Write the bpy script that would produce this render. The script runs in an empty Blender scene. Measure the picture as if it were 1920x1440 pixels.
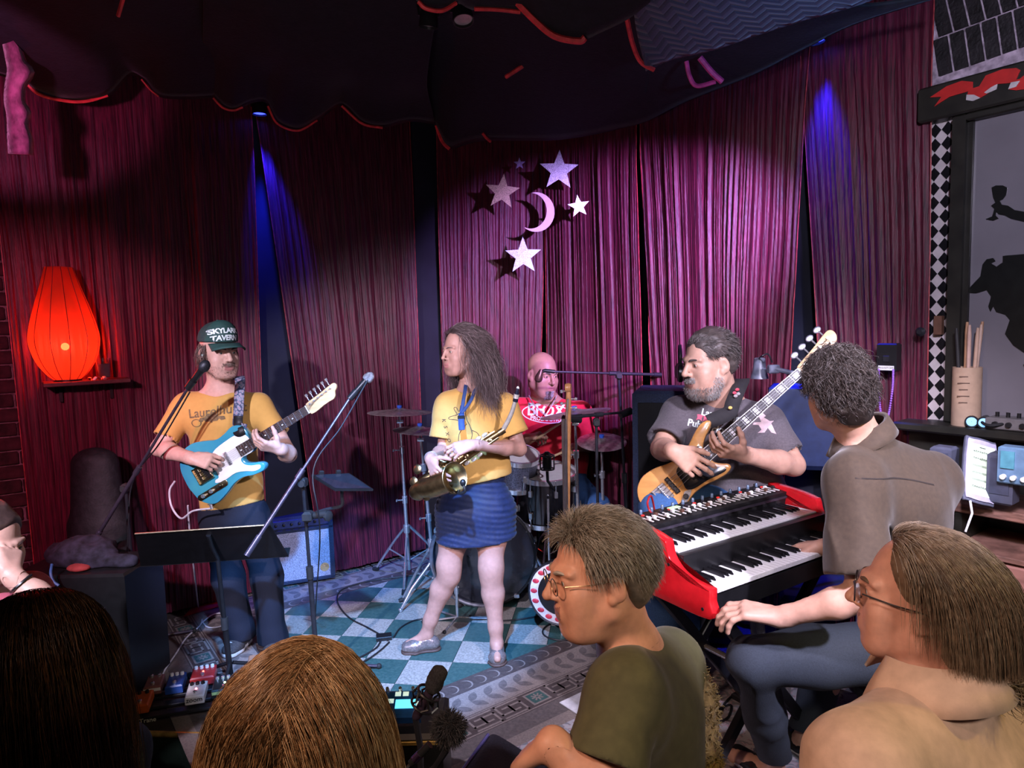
import bpy, bmesh, math, random
import numpy as np
from mathutils import Vector, Matrix
from mathutils.bvhtree import BVHTree
from mathutils import noise as mnoise
random.seed(7); RNG = np.random.default_rng(7)
V = lambda *a: np.array(a, float)
SC = bpy.context.scene
COL = SC.collection
# ------------------------------------------------------------------ camera
FPX, CH, PIT, ROL = 1260.0, 1.72, math.radians(5.0), math.radians(1.5)
cam_d = bpy.data.cameras.new('camera'); cam = bpy.data.objects.new('camera', cam_d); COL.objects.link(cam)
cam_d.sensor_width = 36.0; cam_d.lens = 36.0*FPX/1920.0; cam_d.clip_start = 0.02
cam.matrix_world = (Matrix.Translation((0, 0, CH)) @ Matrix.Rotation(math.pi/2-PIT, 4, 'X') @ Matrix.Rotation(-ROL, 4, 'Z'))
SC.camera = cam
SC.view_settings.view_transform = 'Standard'; SC.view_settings.look = 'None'
SC.view_settings.gamma = 1.0; SC.view_settings.use_curve_mapping = False
SC.view_settings.exposure = 0.0
for k_, n_ in (('max_bounces', 5), ('diffuse_bounces', 2), ('glossy_bounces', 2), ('transmission_bounces', 4), ('transparent_max_bounces', 6)): setattr(SC.cycles, k_, n_)
# ------------------------------------------------------------------ world and lights
W = bpy.data.worlds.new('club_dark'); SC.world = W; W.use_nodes = True
W.node_tree.nodes['Background'].inputs[0].default_value = (0.55, 0.42, 0.62, 1)
W.node_tree.nodes['Background'].inputs[1].default_value = 0.028
def spot(name, loc, target, col, power, size_deg, blend=0.35, rad=0.05):
    l = bpy.data.lights.new(name, 'SPOT'); o = bpy.data.objects.new(name, l); COL.objects.link(o)
    l.energy = power; l.color = col; l.spot_size = math.radians(size_deg); l.spot_blend = blend; l.shadow_soft_size = rad
    o.location = loc
    d = Vector(target)-Vector(loc); o.rotation_euler = d.to_track_quat('-Z', 'Y').to_euler()
    return o
def point(name, loc, col, power, rad=0.05):
    l = bpy.data.lights.new(name, 'POINT'); o = bpy.data.objects.new(name, l); COL.objects.link(o)
    l.energy = power; l.color = col; l.shadow_soft_size = rad; o.location = loc
    return o
LAV, PUR = (.82, .76, 1.0), (.56, .30, 1.0)
spot('stage_light_a', (-1.7, 0.3, 2.55), (-0.9, 3.6, 0.8), LAV, 660, 46, .5, .05)
spot('stage_light_b', (1.5, 0.2, 2.6), (0.2, 3.7, 0.7), LAV, 660, 52, .5, .05)
spot('purple_light', (1.35, 1.7, 2.55), (0.60, 4.5, 1.9), PUR, 1250, 40, .7, .03)
spot('blue_floor_light', (-0.35, 1.2, 2.9), (-0.80, 3.75, 0.0), (.16, .42, 1.0), 1500, 31, .35, .05)
spot('magenta_light', (-1.5, 0.9, 2.2), (-2.6, 3.7, 1.2), (1.0, .20, .36), 190, 46, .6, .05)
spot('key_player_light', (0.4, 0.6, 2.8), (1.15, 2.6, 0.9), LAV, 280, 46, .6, .08)
spot('right_wall_fill', (0.6, 0.4, 2.6), (2.1, 2.7, 1.9), (.82, .76, 1.0), 190, 64, .7, .1)  # added lavender fill for the window wall, not a lamp of the room
spot('audience_orange', (-1.1, 0.3, 2.4), (.5, 1.3, 1.0), (1.0, .62, .46), 120, 60, .6, .12)
spot('audience_peach', (.9, -0.6, 2.5), (.7, 1.2, 0.9), (1.0, .86, .76), 90, 60, .6, .12)
spot('audience_yellow', (2.2, 1.0, 2.2), (.8, 1.6, 1.1), (1.0, .72, .16), 35, 60, .6, .06)
spot('canopy_fill', (-.5, 1.4, 1.9), (-.3, 4.0, 3.15), (1.0, .78, .85), 20, 110, .8, .1)  # added uplight in place of stage bounce, so the piping shows
spot('canopy_blue', (1.25, 1.7, 2.4), (1.2, 2.6, 3.1), (.22, .42, 1.0), 40, 60, .6, .05)
spot('cloth_pink', (-1.9, 1.9, 2.5), (-2.35, 3.1, 2.9), (1.0, .25, .6), 80, 40, .5, .05)

# ------------------------------------------------------------------ pixel helpers: a photo pixel at a known depth or height -> place
def ray(px, py):
    a = (px-960)/FPX; b = (720-py)/FPX
    c, s = math.cos(ROL), math.sin(ROL)
    x = c*a+s*b; u = -s*a+c*b
    cp, sp = math.cos(PIT), math.sin(PIT)
    return V(x, cp+u*sp, -sp+u*cp)
def at(px, py, Y):
    d = ray(px, py); return V(0, 0, CH)+d*(Y/d[1])
def gnd(px, py, z=0.0):
    d = ray(px, py); return V(0, 0, CH)+d*((z-CH)/d[2])
# the room: a corner stage, two walls at a right angle
CORN = V(-0.52, 5.25, 0); CORR = V(-0.09, 5.576, 0); LD = V(-0.804, -0.595, 0); RD = V(0.595, -0.804, 0); LN = V(0.595, -0.804, 0); RN = V(-0.804, -0.595, 0)
UP = V(0, 0, 1)
def wl(s, z, off=0.0): return CORN+LD*s+LN*off+UP*z
def wr(s, z, off=0.0): return CORR+RD*s+RN*off+UP*z
def on_wall(px, py, side, off=0.0):
    d = ray(px, py); n = LN if side == 'L' else RN
    o = V(0, 0, CH); c = (CORN if side == 'L' else CORR)+n*off
    t = np.dot(c-o, n)/np.dot(d, n); p = o+d*t
    ax = LD if side == 'L' else RD
    return np.dot(p-c, ax), p[2]
def unit(v): v = np.asarray(v, float); return v/(np.linalg.norm(v)+1e-12)
# ------------------------------------------------------------------ materials
MATS = {}
def mat(name, col, rough=0.6, metal=0.0, var=0.12, scale=30.0, emit=None, estr=0.0, bump=0.0, bscale=80.0, sheen=0.0, spec=0.5,
        trans=0.0, alpha=1.0, coat=0.0, sss=0.0, col2=None, stretch=None, ior=1.45, aniso=0.0):
    if name in MATS: return MATS[name]
    m = bpy.data.materials.new(name); m.use_nodes = True; nt = m.node_tree; b = nt.nodes['Principled BSDF']
    tc = nt.nodes.new('ShaderNodeTexCoord'); src = tc.outputs['Object']
    if stretch:
        mp = nt.nodes.new('ShaderNodeMapping'); mp.inputs['Scale'].default_value = stretch
        nt.links.new(src, mp.inputs['Vector']); src = mp.outputs[0]
    nz = nt.nodes.new('ShaderNodeTexNoise'); nz.inputs['Scale'].default_value = scale; nz.inputs['Detail'].default_value = 4
    nt.links.new(src, nz.inputs['Vector'])
    rp = nt.nodes.new('ShaderNodeValToRGB')
    c = np.array(col[:3]); c2 = np.array(col2[:3]) if col2 is not None else np.clip(c*(1-2*var), 0, 1)
    c1 = c if col2 is not None else np.clip(c*(1+var), 0, 1)
    rp.color_ramp.elements[0].position = 0.3; rp.color_ramp.elements[1].position = 0.7
    rp.color_ramp.elements[0].color = (*c2, 1); rp.color_ramp.elements[1].color = (*c1, 1)
    nt.links.new(nz.outputs['Fac'], rp.inputs['Fac']); nt.links.new(rp.outputs['Color'], b.inputs['Base Color'])
    b.inputs['Roughness'].default_value = rough; b.inputs['Metallic'].default_value = metal
    b.inputs['Specular IOR Level'].default_value = spec; b.inputs['IOR'].default_value = ior
    if sheen: b.inputs['Sheen Weight'].default_value = sheen; b.inputs['Sheen Roughness'].default_value = 0.4
    if coat: b.inputs['Coat Weight'].default_value = coat; b.inputs['Coat Roughness'].default_value = 0.05
    if trans: b.inputs['Transmission Weight'].default_value = trans
    if sss: b.inputs['Subsurface Weight'].default_value = sss; b.inputs['Subsurface Radius'].default_value = (0.012, 0.005, 0.003)
    if aniso: b.inputs['Anisotropic'].default_value = aniso
    b.inputs['Alpha'].default_value = alpha
    if emit is not None:
        b.inputs['Emission Color'].default_value = (*emit[:3], 1); b.inputs['Emission Strength'].default_value = estr
    if bump:
        n2 = nt.nodes.new('ShaderNodeTexNoise'); n2.inputs['Scale'].default_value = bscale; n2.inputs['Detail'].default_value = 5
        nt.links.new(src, n2.inputs['Vector'])
        bp = nt.nodes.new('ShaderNodeBump'); bp.inputs['Strength'].default_value = bump; bp.inputs['Distance'].default_value = 0.01
        nt.links.new(n2.outputs['Fac'], bp.inputs['Height']); nt.links.new(bp.outputs['Normal'], b.inputs['Normal'])
    MATS[name] = m
    return m
# ------------------------------------------------------------------ objects
LOC = {}
def finish(o, parent, loc):
    COL.objects.link(o)
    if parent is not None:
        o.parent = parent; LOC[o.name] = LOC[parent.name]
    else:
        o.location = loc; LOC[o.name] = V(*loc)
    return o
def tag(o, label=None, cat=None, group=None, kind=None):
    if label: o['label'] = label
    if cat: o['category'] = cat
    if group: o['group'] = group
    if kind: o['kind'] = kind
    return o
def thing(name, label, cat, loc=(0, 0, 0), group=None):
    o = bpy.data.objects.new(name, None); o.empty_display_size = 0.05
    finish(o, None, loc); return tag(o, label, cat, group)
def mesh_obj(name, verts, faces, m, parent=None, loc=None, smooth=True, sharp=None, mats=None, midx=None):
    verts = np.asarray(verts, float).reshape(-1, 3)
    if parent is not None: L = LOC[parent.name]
    else: L = V(*loc) if loc is not None else V((verts[:, 0].min()+verts[:, 0].max())/2, (verts[:, 1].min()+verts[:, 1].max())/2, verts[:, 2].min())
    me = bpy.data.meshes.new(name); me.from_pydata((verts-L).tolist(), [], faces if isinstance(faces, list) else faces.tolist())
    for q in (mats or [m]): me.materials.append(q)
    if midx is not None: me.polygons.foreach_set('material_index', np.asarray(midx, np.int32))
    if smooth:
        me.polygons.foreach_set('use_smooth', [True]*len(me.polygons))
        if sharp: me.set_sharp_from_angle(angle=math.radians(sharp))
    me.update()
    return finish(bpy.data.objects.new(name, me), parent, L)
def copy_tree(o, parent=None):
    c = o.copy(); COL.objects.link(c); c.parent = parent; LOC[c.name] = LOC[o.name]
    for ch in o.children: copy_tree(ch, c)
    return c
def frame(x, y=None, z=None):
    """orthonormal 3x3 with columns as axes, from x plus a hint for y or z"""
    x = unit(x)
    if z is not None: z = unit(z-x*np.dot(x, z)); y = np.cross(z, x)
    else: y = unit(y-x*np.dot(x, y)); z = np.cross(x, y)
    return np.stack([x, y, z], 1)
class MB:
    def __init__(s, R=None, o=None): s.v = []; s.f = []; s.R = R; s.o = V(0, 0, 0) if o is None else np.asarray(o, float)
    def add(s, v, f):
        n = len(s.v); v = np.asarray(v, float)
        if s.R is not None: v = v@s.R.T
        s.v.extend((v+s.o).tolist()); s.f.extend([[i+n for i in q] for q in f]); return s
    def box(s, c, d, R=None, bev=0.0):
        x, y, z = np.array(d)/2.0
        if bev > 0:
            b = min(bev, x*.9, y*.9, z*.9); pts = []; 
            for sz in (-1, 1):
                for (dx, dy, dz) in ((x-b, y-b, z), (x, y, z-b)) if sz > 0 else ((x, y, z-b), (x-b, y-b, z)):
                    pts.append([(-dx, -dy, sz*dz), (dx, -dy, sz*dz), (dx, dy, sz*dz), (-dx, dy, sz*dz)])
            # order rings bottom to top
            rings = [pts[1], pts[0], pts[3], pts[2]]
            v = [p for r in rings for p in r]; f = [[3, 2, 1, 0], [12, 13, 14, 15]]
            for k in range(3):
                for i in range(4):
                    j = (i+1) % 4; f.append([k*4+i, k*4+j, k*4+4+j, k*4+4+i])
        else:
            v = [(-x, -y, -z), (x, -y, -z), (x, y, -z), (-x, y, -z), (-x, -y, z), (x, -y, z), (x, y, z), (-x, y, z)]
            f = [[3, 2, 1, 0], [4, 5, 6, 7], [0, 1, 5, 4], [1, 2, 6, 5], [2, 3, 7, 6], [3, 0, 4, 7]]
        v = np.array(v)
        if R is not None: v = v@np.asarray(R).T
        return s.add(v+np.asarray(c, float), f)
    def tube(s, pts, r, n=8, caps=True):
        P = np.asarray(pts, float); k = len(P); r = np.broadcast_to(np.asarray(r, float), (k,))
        T = np.gradient(P, axis=0); T /= np.linalg.norm(T, axis=1)[:, None]+1e-12
        a = V(0, 0, 1) if abs(T[0][2]) < .9 else V(1, 0, 0)
        N = unit(np.cross(T[0], a)); v = []
        ang = np.arange(n)*2*math.pi/n
        for i in range(k):
            N = unit(N-T[i]*np.dot(N, T[i])); B = np.cross(T[i], N)
            v.append(P[i]+r[i]*(np.cos(ang)[:, None]*N+np.sin(ang)[:, None]*B))
        v = np.concatenate(v); f = []
        for i in range(k-1):
            for j in range(n):
                q = (j+1) % n; f.append([i*n+j, i*n+q, (i+1)*n+q, (i+1)*n+j])
        if caps: f.append(list(range(n))[::-1]); f.append([(k-1)*n+j for j in range(n)])
        return s.add(v, f)
    def cyl(s, a, b, ra, rb=None, n=14, caps=True): return s.tube([a, b], [ra, ra if rb is None else rb], n, caps)
    def lathe(s, prof, a, axis, n=24, cap=True):
        """prof: (radius, height) pairs along axis from a"""
        ax = unit(axis); h = V(1, 0, 0) if abs(ax[0]) < .9 else V(0, 1, 0)
        N = unit(np.cross(ax, h)); B = np.cross(ax, N); ang = np.arange(n)*2*math.pi/n; v = []
        for r, t in prof: v.append(np.asarray(a)+ax*t+r*(np.cos(ang)[:, None]*N+np.sin(ang)[:, None]*B))
        v = np.concatenate(v); k = len(prof); f = []
        for i in range(k-1):
            for j in range(n):
                q = (j+1) % n; f.append([i*n+j, i*n+q, (i+1)*n+q, (i+1)*n+j])
        if cap:
            f.append(list(range(n))[::-1]); f.append([(k-1)*n+j for j in range(n)])
        return s.add(v, f)
    def ball(s, c, r, R=None, n=12, m=8):
        r = np.broadcast_to(np.asarray(r, float), (3,)); v = [[0, 0, -1]]
        for i in range(1, m):
            t = -math.pi/2+math.pi*i/m
            for j in range(n): p = 2*math.pi*j/n; v.append([math.cos(t)*math.cos(p), math.cos(t)*math.sin(p), math.sin(t)])
        v.append([0, 0, 1]); v = np.array(v)*r
        if R is not None: v = v@np.asarray(R).T
        f = [[0, 1+(j+1) % n, 1+j] for j in range(n)]
        for i in range(m-2):
            for j in range(n):
                q = (j+1) % n; f.append([1+i*n+j, 1+i*n+q, 1+(i+1)*n+q, 1+(i+1)*n+j])
        e = len(v)-1; f += [[1+(m-2)*n+j, 1+(m-2)*n+(j+1) % n, e] for j in range(n)]
        return s.add(v+np.asarray(c, float), f)
    def prism(s, poly, z0, z1, edge=0.0):
        """2D outline in local xy, extruded z0..z1 with an optional rounded rim"""
        P = np.asarray(poly, float); n = len(P)
        area = 0.5*np.sum(P[:, 0]*np.roll(P[:, 1], -1)-np.roll(P[:, 0], -1)*P[:, 1])
        if area < 0: P = P[::-1]
        if edge > 0:
            d1 = P-np.roll(P, 1, 0); d2 = np.roll(P, -1, 0)-P
            nn = np.stack([d1[:, 1], -d1[:, 0]], 1)/(np.linalg.norm(d1, axis=1)[:, None]+1e-9)+np.stack([d2[:, 1], -d2[:, 0]], 1)/(np.linalg.norm(d2, axis=1)[:, None]+1e-9)
            nn /= np.linalg.norm(nn, axis=1)[:, None]+1e-9
            rings = [(P-nn*edge, z0), (P-nn*edge*.3, z0+edge*.3), (P, z0+edge), (P, z1-edge), (P-nn*edge*.3, z1-edge*.3), (P-nn*edge, z1)]
        else: rings = [(P, z0), (P, z1)]
        v = np.concatenate([np.column_stack([p, np.full(n, z)]) for p, z in rings]); k = len(rings); f = []
        for i in range(k-1):
            for j in range(n):
                q = (j+1) % n; f.append([i*n+j, i*n+q, (i+1)*n+q, (i+1)*n+j])
        f.append(list(range(n))[::-1]); f.append([(k-1)*n+j for j in range(n)])
        return s.add(v, f)
    def grid(s, G, wrap=False):
        G = np.asarray(G, float); a, b = G.shape[:2]; f = []
        for i in range(a-1):
            for j in range(b if wrap else b-1):
                q = (j+1) % b; f.append([i*b+j, i*b+q, (i+1)*b+q, (i+1)*b+j])
        return s.add(G.reshape(-1, 3), f)
    def build(s, name, m, parent=None, loc=None, smooth=True, sharp=40): return mesh_obj(name, s.v, s.f, m, parent, loc, smooth, sharp)
def crom(pts, k=8, closed=False):
    """Catmull-Rom through the points"""
    P = np.asarray(pts, float); n = len(P); out = []
    for i in range(n if closed else n-1):
        if closed: a, b, c, d = P[(i-1) % n], P[i], P[(i+1) % n], P[(i+2) % n]
        else: b, c = P[i], P[i+1]; a = P[i-1] if i > 0 else 2*b-c; d = P[i+2] if i+2 < n else 2*c-b
        for t in np.arange(k)/k:
            out.append(.5*((2*b)+(-a+c)*t+(2*a-5*b+4*c-d)*t*t+(-a+3*b-3*c+d)*t**3))
    if not closed: out.append(P[-1])
    return np.array(out)
def text_mesh(body, size=1.0, extr=0.0, align='CENTER', sp=1.0, bold=0.0):
    cu = bpy.data.curves.new('t', 'FONT'); cu.body = body; cu.size = size; cu.align_x = align; cu.align_y = 'CENTER'
    cu.extrude = extr; cu.space_character = sp; cu.offset = bold; cu.resolution_u = 3
    o = bpy.data.objects.new('t', cu); COL.objects.link(o)
    dg = bpy.context.evaluated_depsgraph_get(); me = o.evaluated_get(dg).to_mesh()
    v = np.array([list(q.co) for q in me.vertices]); f = [list(p.vertices) for p in me.polygons]
    o.evaluated_get(dg).to_mesh_clear(); bpy.data.objects.remove(o); bpy.data.curves.remove(cu)
    return v.reshape(-1, 3), f
def decal(name, v2, faces, target, origin, xdir, ydir, m, parent, off=0.002, cuts=0, far=0.4):
    """flat print: 2D faces laid onto the target mesh's surface"""
    bm = bmesh.new(); vs = [bm.verts.new((p[0], p[1], 0)) for p in v2]
    for q in faces:
        try: bm.faces.new([vs[i] for i in q])
        except ValueError: pass
    bmesh.ops.triangulate(bm, faces=bm.faces[:])
    for _ in range(cuts): bmesh.ops.subdivide_edges(bm, edges=[e for e in bm.edges if e.calc_length() > 0.012], cuts=1)
    bmesh.ops.triangulate(bm, faces=bm.faces[:])
    bm.verts.ensure_lookup_table()
    R = frame(xdir, y=ydir); nrm = R[:, 2]; L = LOC[target.name]
    tv = [Vector(p.co)+Vector(L) for p in target.data.vertices]
    bvh = BVHTree.FromPolygons(tv, [list(p.vertices) for p in target.data.polygons])
    out = []; bad = set()
    for i, p in enumerate(bm.verts):
        w = np.asarray(origin)+R[:, 0]*p.co.x+R[:, 1]*p.co.y
        h = bvh.ray_cast(Vector(w+nrm*far), Vector(-nrm), far*2)
        if h[0] is None: bad.add(i); out.append(w)
        else: out.append(np.array(h[0])+nrm*off)
    fs = [[q.index for q in f.verts] for f in bm.faces]; fs = [f for f in fs if not any(i in bad for i in f)]
    bm.free()
    if not fs: return None
    return mesh_obj(name, out, fs, m, parent, smooth=False)
# ------------------------------------------------------------------ bodies and cloth: smooth-blended volumes meshed with surface nets
class SDF:
    def __init__(s): s.ops = []; s.post = []
    def cap(s, a, b, ra, rb=None, k=0.03, op='u', side=None, w=1.0):
        s.ops.append(('cap', np.asarray(a, float), np.asarray(b, float), ra, ra if rb is None else rb, k, op, None if side is None else unit(side), w)); return s
    def chain(s, pts, rs, k=0.03, **kw):
        for i in range(len(pts)-1): s.cap(pts[i], pts[i+1], rs[i], rs[i+1], k, **kw)
        return s
    def ell(s, c, r, R=None, k=0.03, op='u'):
        s.ops.append(('ell', np.asarray(c, float), np.broadcast_to(np.asarray(r, float), (3,)).copy(), np.eye(3) if R is None else np.asarray(R), k, op)); return s
    def cut(s, p, n): s.post.append(('plane', np.asarray(p, float), unit(n))); return s        # removes the side n points to
    def func(s, fn): s.post.append(('fn', fn)); return s
    def bounds(s):
        lo = np.full(3, 1e9); hi = -lo
        for o in s.ops:
            if o[0] == 'cap':
                if o[6] != 'u': continue
                r = max(o[3], o[4])*max(1, o[8])+.01
                lo = np.minimum(lo, np.minimum(o[1], o[2])-r); hi = np.maximum(hi, np.maximum(o[1], o[2])+r)
            else:
                if o[5] != 'u': continue
                e = np.sqrt(((o[3]*o[2])**2).sum(1))+.01
                lo = np.minimum(lo, o[1]-e); hi = np.maximum(hi, o[1]+e)
        for sh, e, r0, r1 in getattr(s, 'sl', []): lo = np.minimum(lo, np.minimum(sh, e)-r1-.01); hi = np.maximum(hi, np.maximum(sh, e)+r1+.01)
        return lo-.01, hi+.01
    def field(s, lo, hi, h):
        n = np.ceil((hi-lo)/h).astype(int)+2
        ax = [lo[i]+h*np.arange(n[i]) for i in range(3)]
        F = np.full(tuple(n), 0.12, np.float32)
        for o in s.ops:
            if o[0] == 'cap': k, op = o[5], o[6]; r = max(o[3], o[4])*max(1, o[8]); a = np.minimum(o[1], o[2])-r; b = np.maximum(o[1], o[2])+r
            else: k, op = o[4], o[5]; e = np.sqrt(((o[3]*o[2])**2).sum(1)); a = o[1]-e; b = o[1]+e
            pad = k*1.2+2.5*h
            i0 = np.clip(np.floor((a-pad-lo)/h).astype(int), 0, n); i1 = np.clip(np.ceil((b+pad-lo)/h).astype(int)+1, 0, n)
            if np.any(i1 <= i0): continue
            sl = tuple(slice(i0[q], i1[q]) for q in range(3))
            X = ax[0][sl[0]][:, None, None]; Y = ax[1][sl[1]][None, :, None]; Z = ax[2][sl[2]][None, None, :]
            if o[0] == 'cap':
                A = o[1]; D = o[2]-A; L2 = max(np.dot(D, D), 1e-12)
                px, py, pz = X-A[0], Y-A[1], Z-A[2]
                t = np.clip((px*D[0]+py*D[1]+pz*D[2])/L2, 0, 1)
                qx, qy, qz = px-t*D[0], py-t*D[1], pz-t*D[2]
                rr = o[3]+(o[4]-o[3])*t
                if o[7] is not None:
                    sd = o[7]; w = o[8]; q = qx*sd[0]+qy*sd[1]+qz*sd[2]
                    d2 = qx*qx+qy*qy+qz*qz-q*q+(q/w)**2
                    d = np.sqrt(np.maximum(d2, 0))-rr
                    if w < 1: d = d*(w**.5)
                else: d = np.sqrt(qx*qx+qy*qy+qz*qz)-rr
            else:
                C, r, R = o[1], o[2], o[3]; px, py, pz = X-C[0], Y-C[1], Z-C[2]
                l = [px*R[0, i]+py*R[1, i]+pz*R[2, i] for i in range(3)]
                k0 = np.sqrt((l[0]/r[0])**2+(l[1]/r[1])**2+(l[2]/r[2])**2)
                k1 = np.sqrt((l[0]/r[0]**2)**2+(l[1]/r[1]**2)**2+(l[2]/r[2]**2)**2)
                d = k0*(k0-1)/np.maximum(k1, 1e-6)
            G = F[sl]
            if op == 'u':
                if k > 0:
                    hh = np.maximum(k-np.abs(G-d), 0)/k; F[sl] = np.minimum(G, d)-hh*hh*k*.25
                else: F[sl] = np.minimum(G, d)
            else:
                d = -d
                if k > 0:
                    hh = np.maximum(k-np.abs(G-d), 0)/k; F[sl] = np.maximum(G, d)+hh*hh*k*.25
                else: F[sl] = np.maximum(G, d)
        for p in s.post:
            X = ax[0][:, None, None]; Y = ax[1][None, :, None]; Z = ax[2][None, None, :]
            if p[0] == 'plane':
                n_ = p[2]; F = np.maximum(F, (X-p[1][0])*n_[0]+(Y-p[1][1])*n_[1]+(Z-p[1][2])*n_[2])
            else: F = p[1](F, X, Y, Z)
        return F, ax
    def mesh(s, h, box=None):
        lo, hi = s.bounds() if box is None else box
        F, ax = s.field(np.asarray(lo, float), np.asarray(hi, float), h)
        return nets(F, ax, h)
def nets(F, ax, h):
    S = F < 0; n = F.shape
    c = np.zeros(tuple(q-1 for q in n), np.int8)
    for i in (0, 1):
        for j in (0, 1):
            for k in (0, 1): c += S[i:n[0]-1+i, j:n[1]-1+j, k:n[2]-1+k]
    act = (c > 0) & (c < 8); idx = np.full(act.shape, -1, np.int64); ii = np.argwhere(act)
    if len(ii) == 0: return np.zeros((0, 3)), []
    idx[act] = np.arange(len(ii)); I, J, K = ii.T
    acc = np.zeros((len(ii), 3)); cnt = np.zeros(len(ii))
    for a in range(3):
        o1, o2 = [(1, 2), (0, 2), (0, 1)][a]
        for u in (0, 1):
            for v in (0, 1):
                d = [0, 0, 0]; d[o1] = u; d[o2] = v; e = list(d); e[a] = 1
                f0 = F[I+d[0], J+d[1], K+d[2]]; f1 = F[I+e[0], J+e[1], K+e[2]]
                m = (f0 < 0) != (f1 < 0); t = np.where(m, f0/np.where(m, f0-f1, 1), 0)
                p = np.tile(np.array(d, float), (len(ii), 1)); p[:, a] += t
                acc[m] += p[m]; cnt[m] += 1
    vert = (ii+acc/cnt[:, None])*h+np.array([ax[0][0], ax[1][0], ax[2][0]])
    faces = []
    for a in range(3):
        o1, o2 = [(1, 2), (2, 0), (0, 1)][a]
        sa = [slice(None)]*3; sb = [slice(None)]*3; sa[a] = slice(0, n[a]-1); sb[a] = slice(1, n[a])
        A = S[tuple(sa)]; B = S[tuple(sb)]; e = np.argwhere(A != B)
        e = e[(e[:, o1] > 0) & (e[:, o2] > 0) & (e[:, o1] < n[o1]-1) & (e[:, o2] < n[o2]-1)]
        if len(e) == 0: continue
        def q(du, dv):
            g = e.copy(); g[:, o1] -= du; g[:, o2] -= dv; return idx[g[:, 0], g[:, 1], g[:, 2]]
        quad = np.stack([q(1, 1), q(0, 1), q(0, 0), q(1, 0)], 1)
        inside = A[e[:, 0], e[:, 1], e[:, 2]]
        quad[~inside] = quad[~inside][:, ::-1]
        faces.append(quad[(quad >= 0).all(1)])
    return vert, np.concatenate(faces)
def relax(v, f, it=2, lam=0.5):
    f = np.asarray(f); e = np.concatenate([f[:, [0, 1]], f[:, [1, 2]], f[:, [2, 3]], f[:, [3, 0]]]); n = len(v)
    for _ in range(it):
        acc = np.zeros_like(v); cnt = np.zeros(n)
        for a, b in ((0, 1), (1, 0)):
            for c in range(3): acc[:, c] += np.bincount(e[:, a], v[e[:, b], c], n)
            cnt += np.bincount(e[:, a], minlength=n)
        v = v+lam*(acc/np.maximum(cnt, 1)[:, None]-v)
    return v
def wave_noise(seed, n=10, smin=8.0, smax=40.0, stretch=(1, 1, 1)):
    r = np.random.default_rng(seed); D = r.normal(size=(n, 3)); D /= np.linalg.norm(D, axis=1)[:, None]
    D = D*np.array(stretch); fr = np.exp(r.uniform(math.log(smin), math.log(smax), n)); ph = r.uniform(0, 6.28, n); am = (smin/fr)**.7
    def fn(X, Y, Z):
        o = 0
        for i in range(n): o = o+am[i]*np.sin(fr[i]*(X*D[i, 0]+Y*D[i, 1]+Z*D[i, 2])+ph[i])
        return o/math.sqrt((am**2).sum())
    return fn
def sdf_obj(name, s, h, m, parent, boxes=None, it=1, mats=None, midx_fn=None):
    """boxes: list of (lo, hi, res) so that faces and hands are finer than trunks; the surface stays one mesh"""
    if boxes is None: v, f = s.mesh(h)
    else:
        vs, fs, n = [], [], 0
        for lo, hi, r in boxes:
            a, b = s.mesh(r, (lo, hi))
            if len(b) == 0: continue
            vs.append(a); fs.append(b+n); n += len(a)
        v = np.concatenate(vs); f = np.concatenate(fs)
    if it: v = relax(v, f, it)
    mi = midx_fn(v[f].mean(1)) if midx_fn else None
    return mesh_obj(name, v, f, m, parent, mats=mats, midx=mi)
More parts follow.
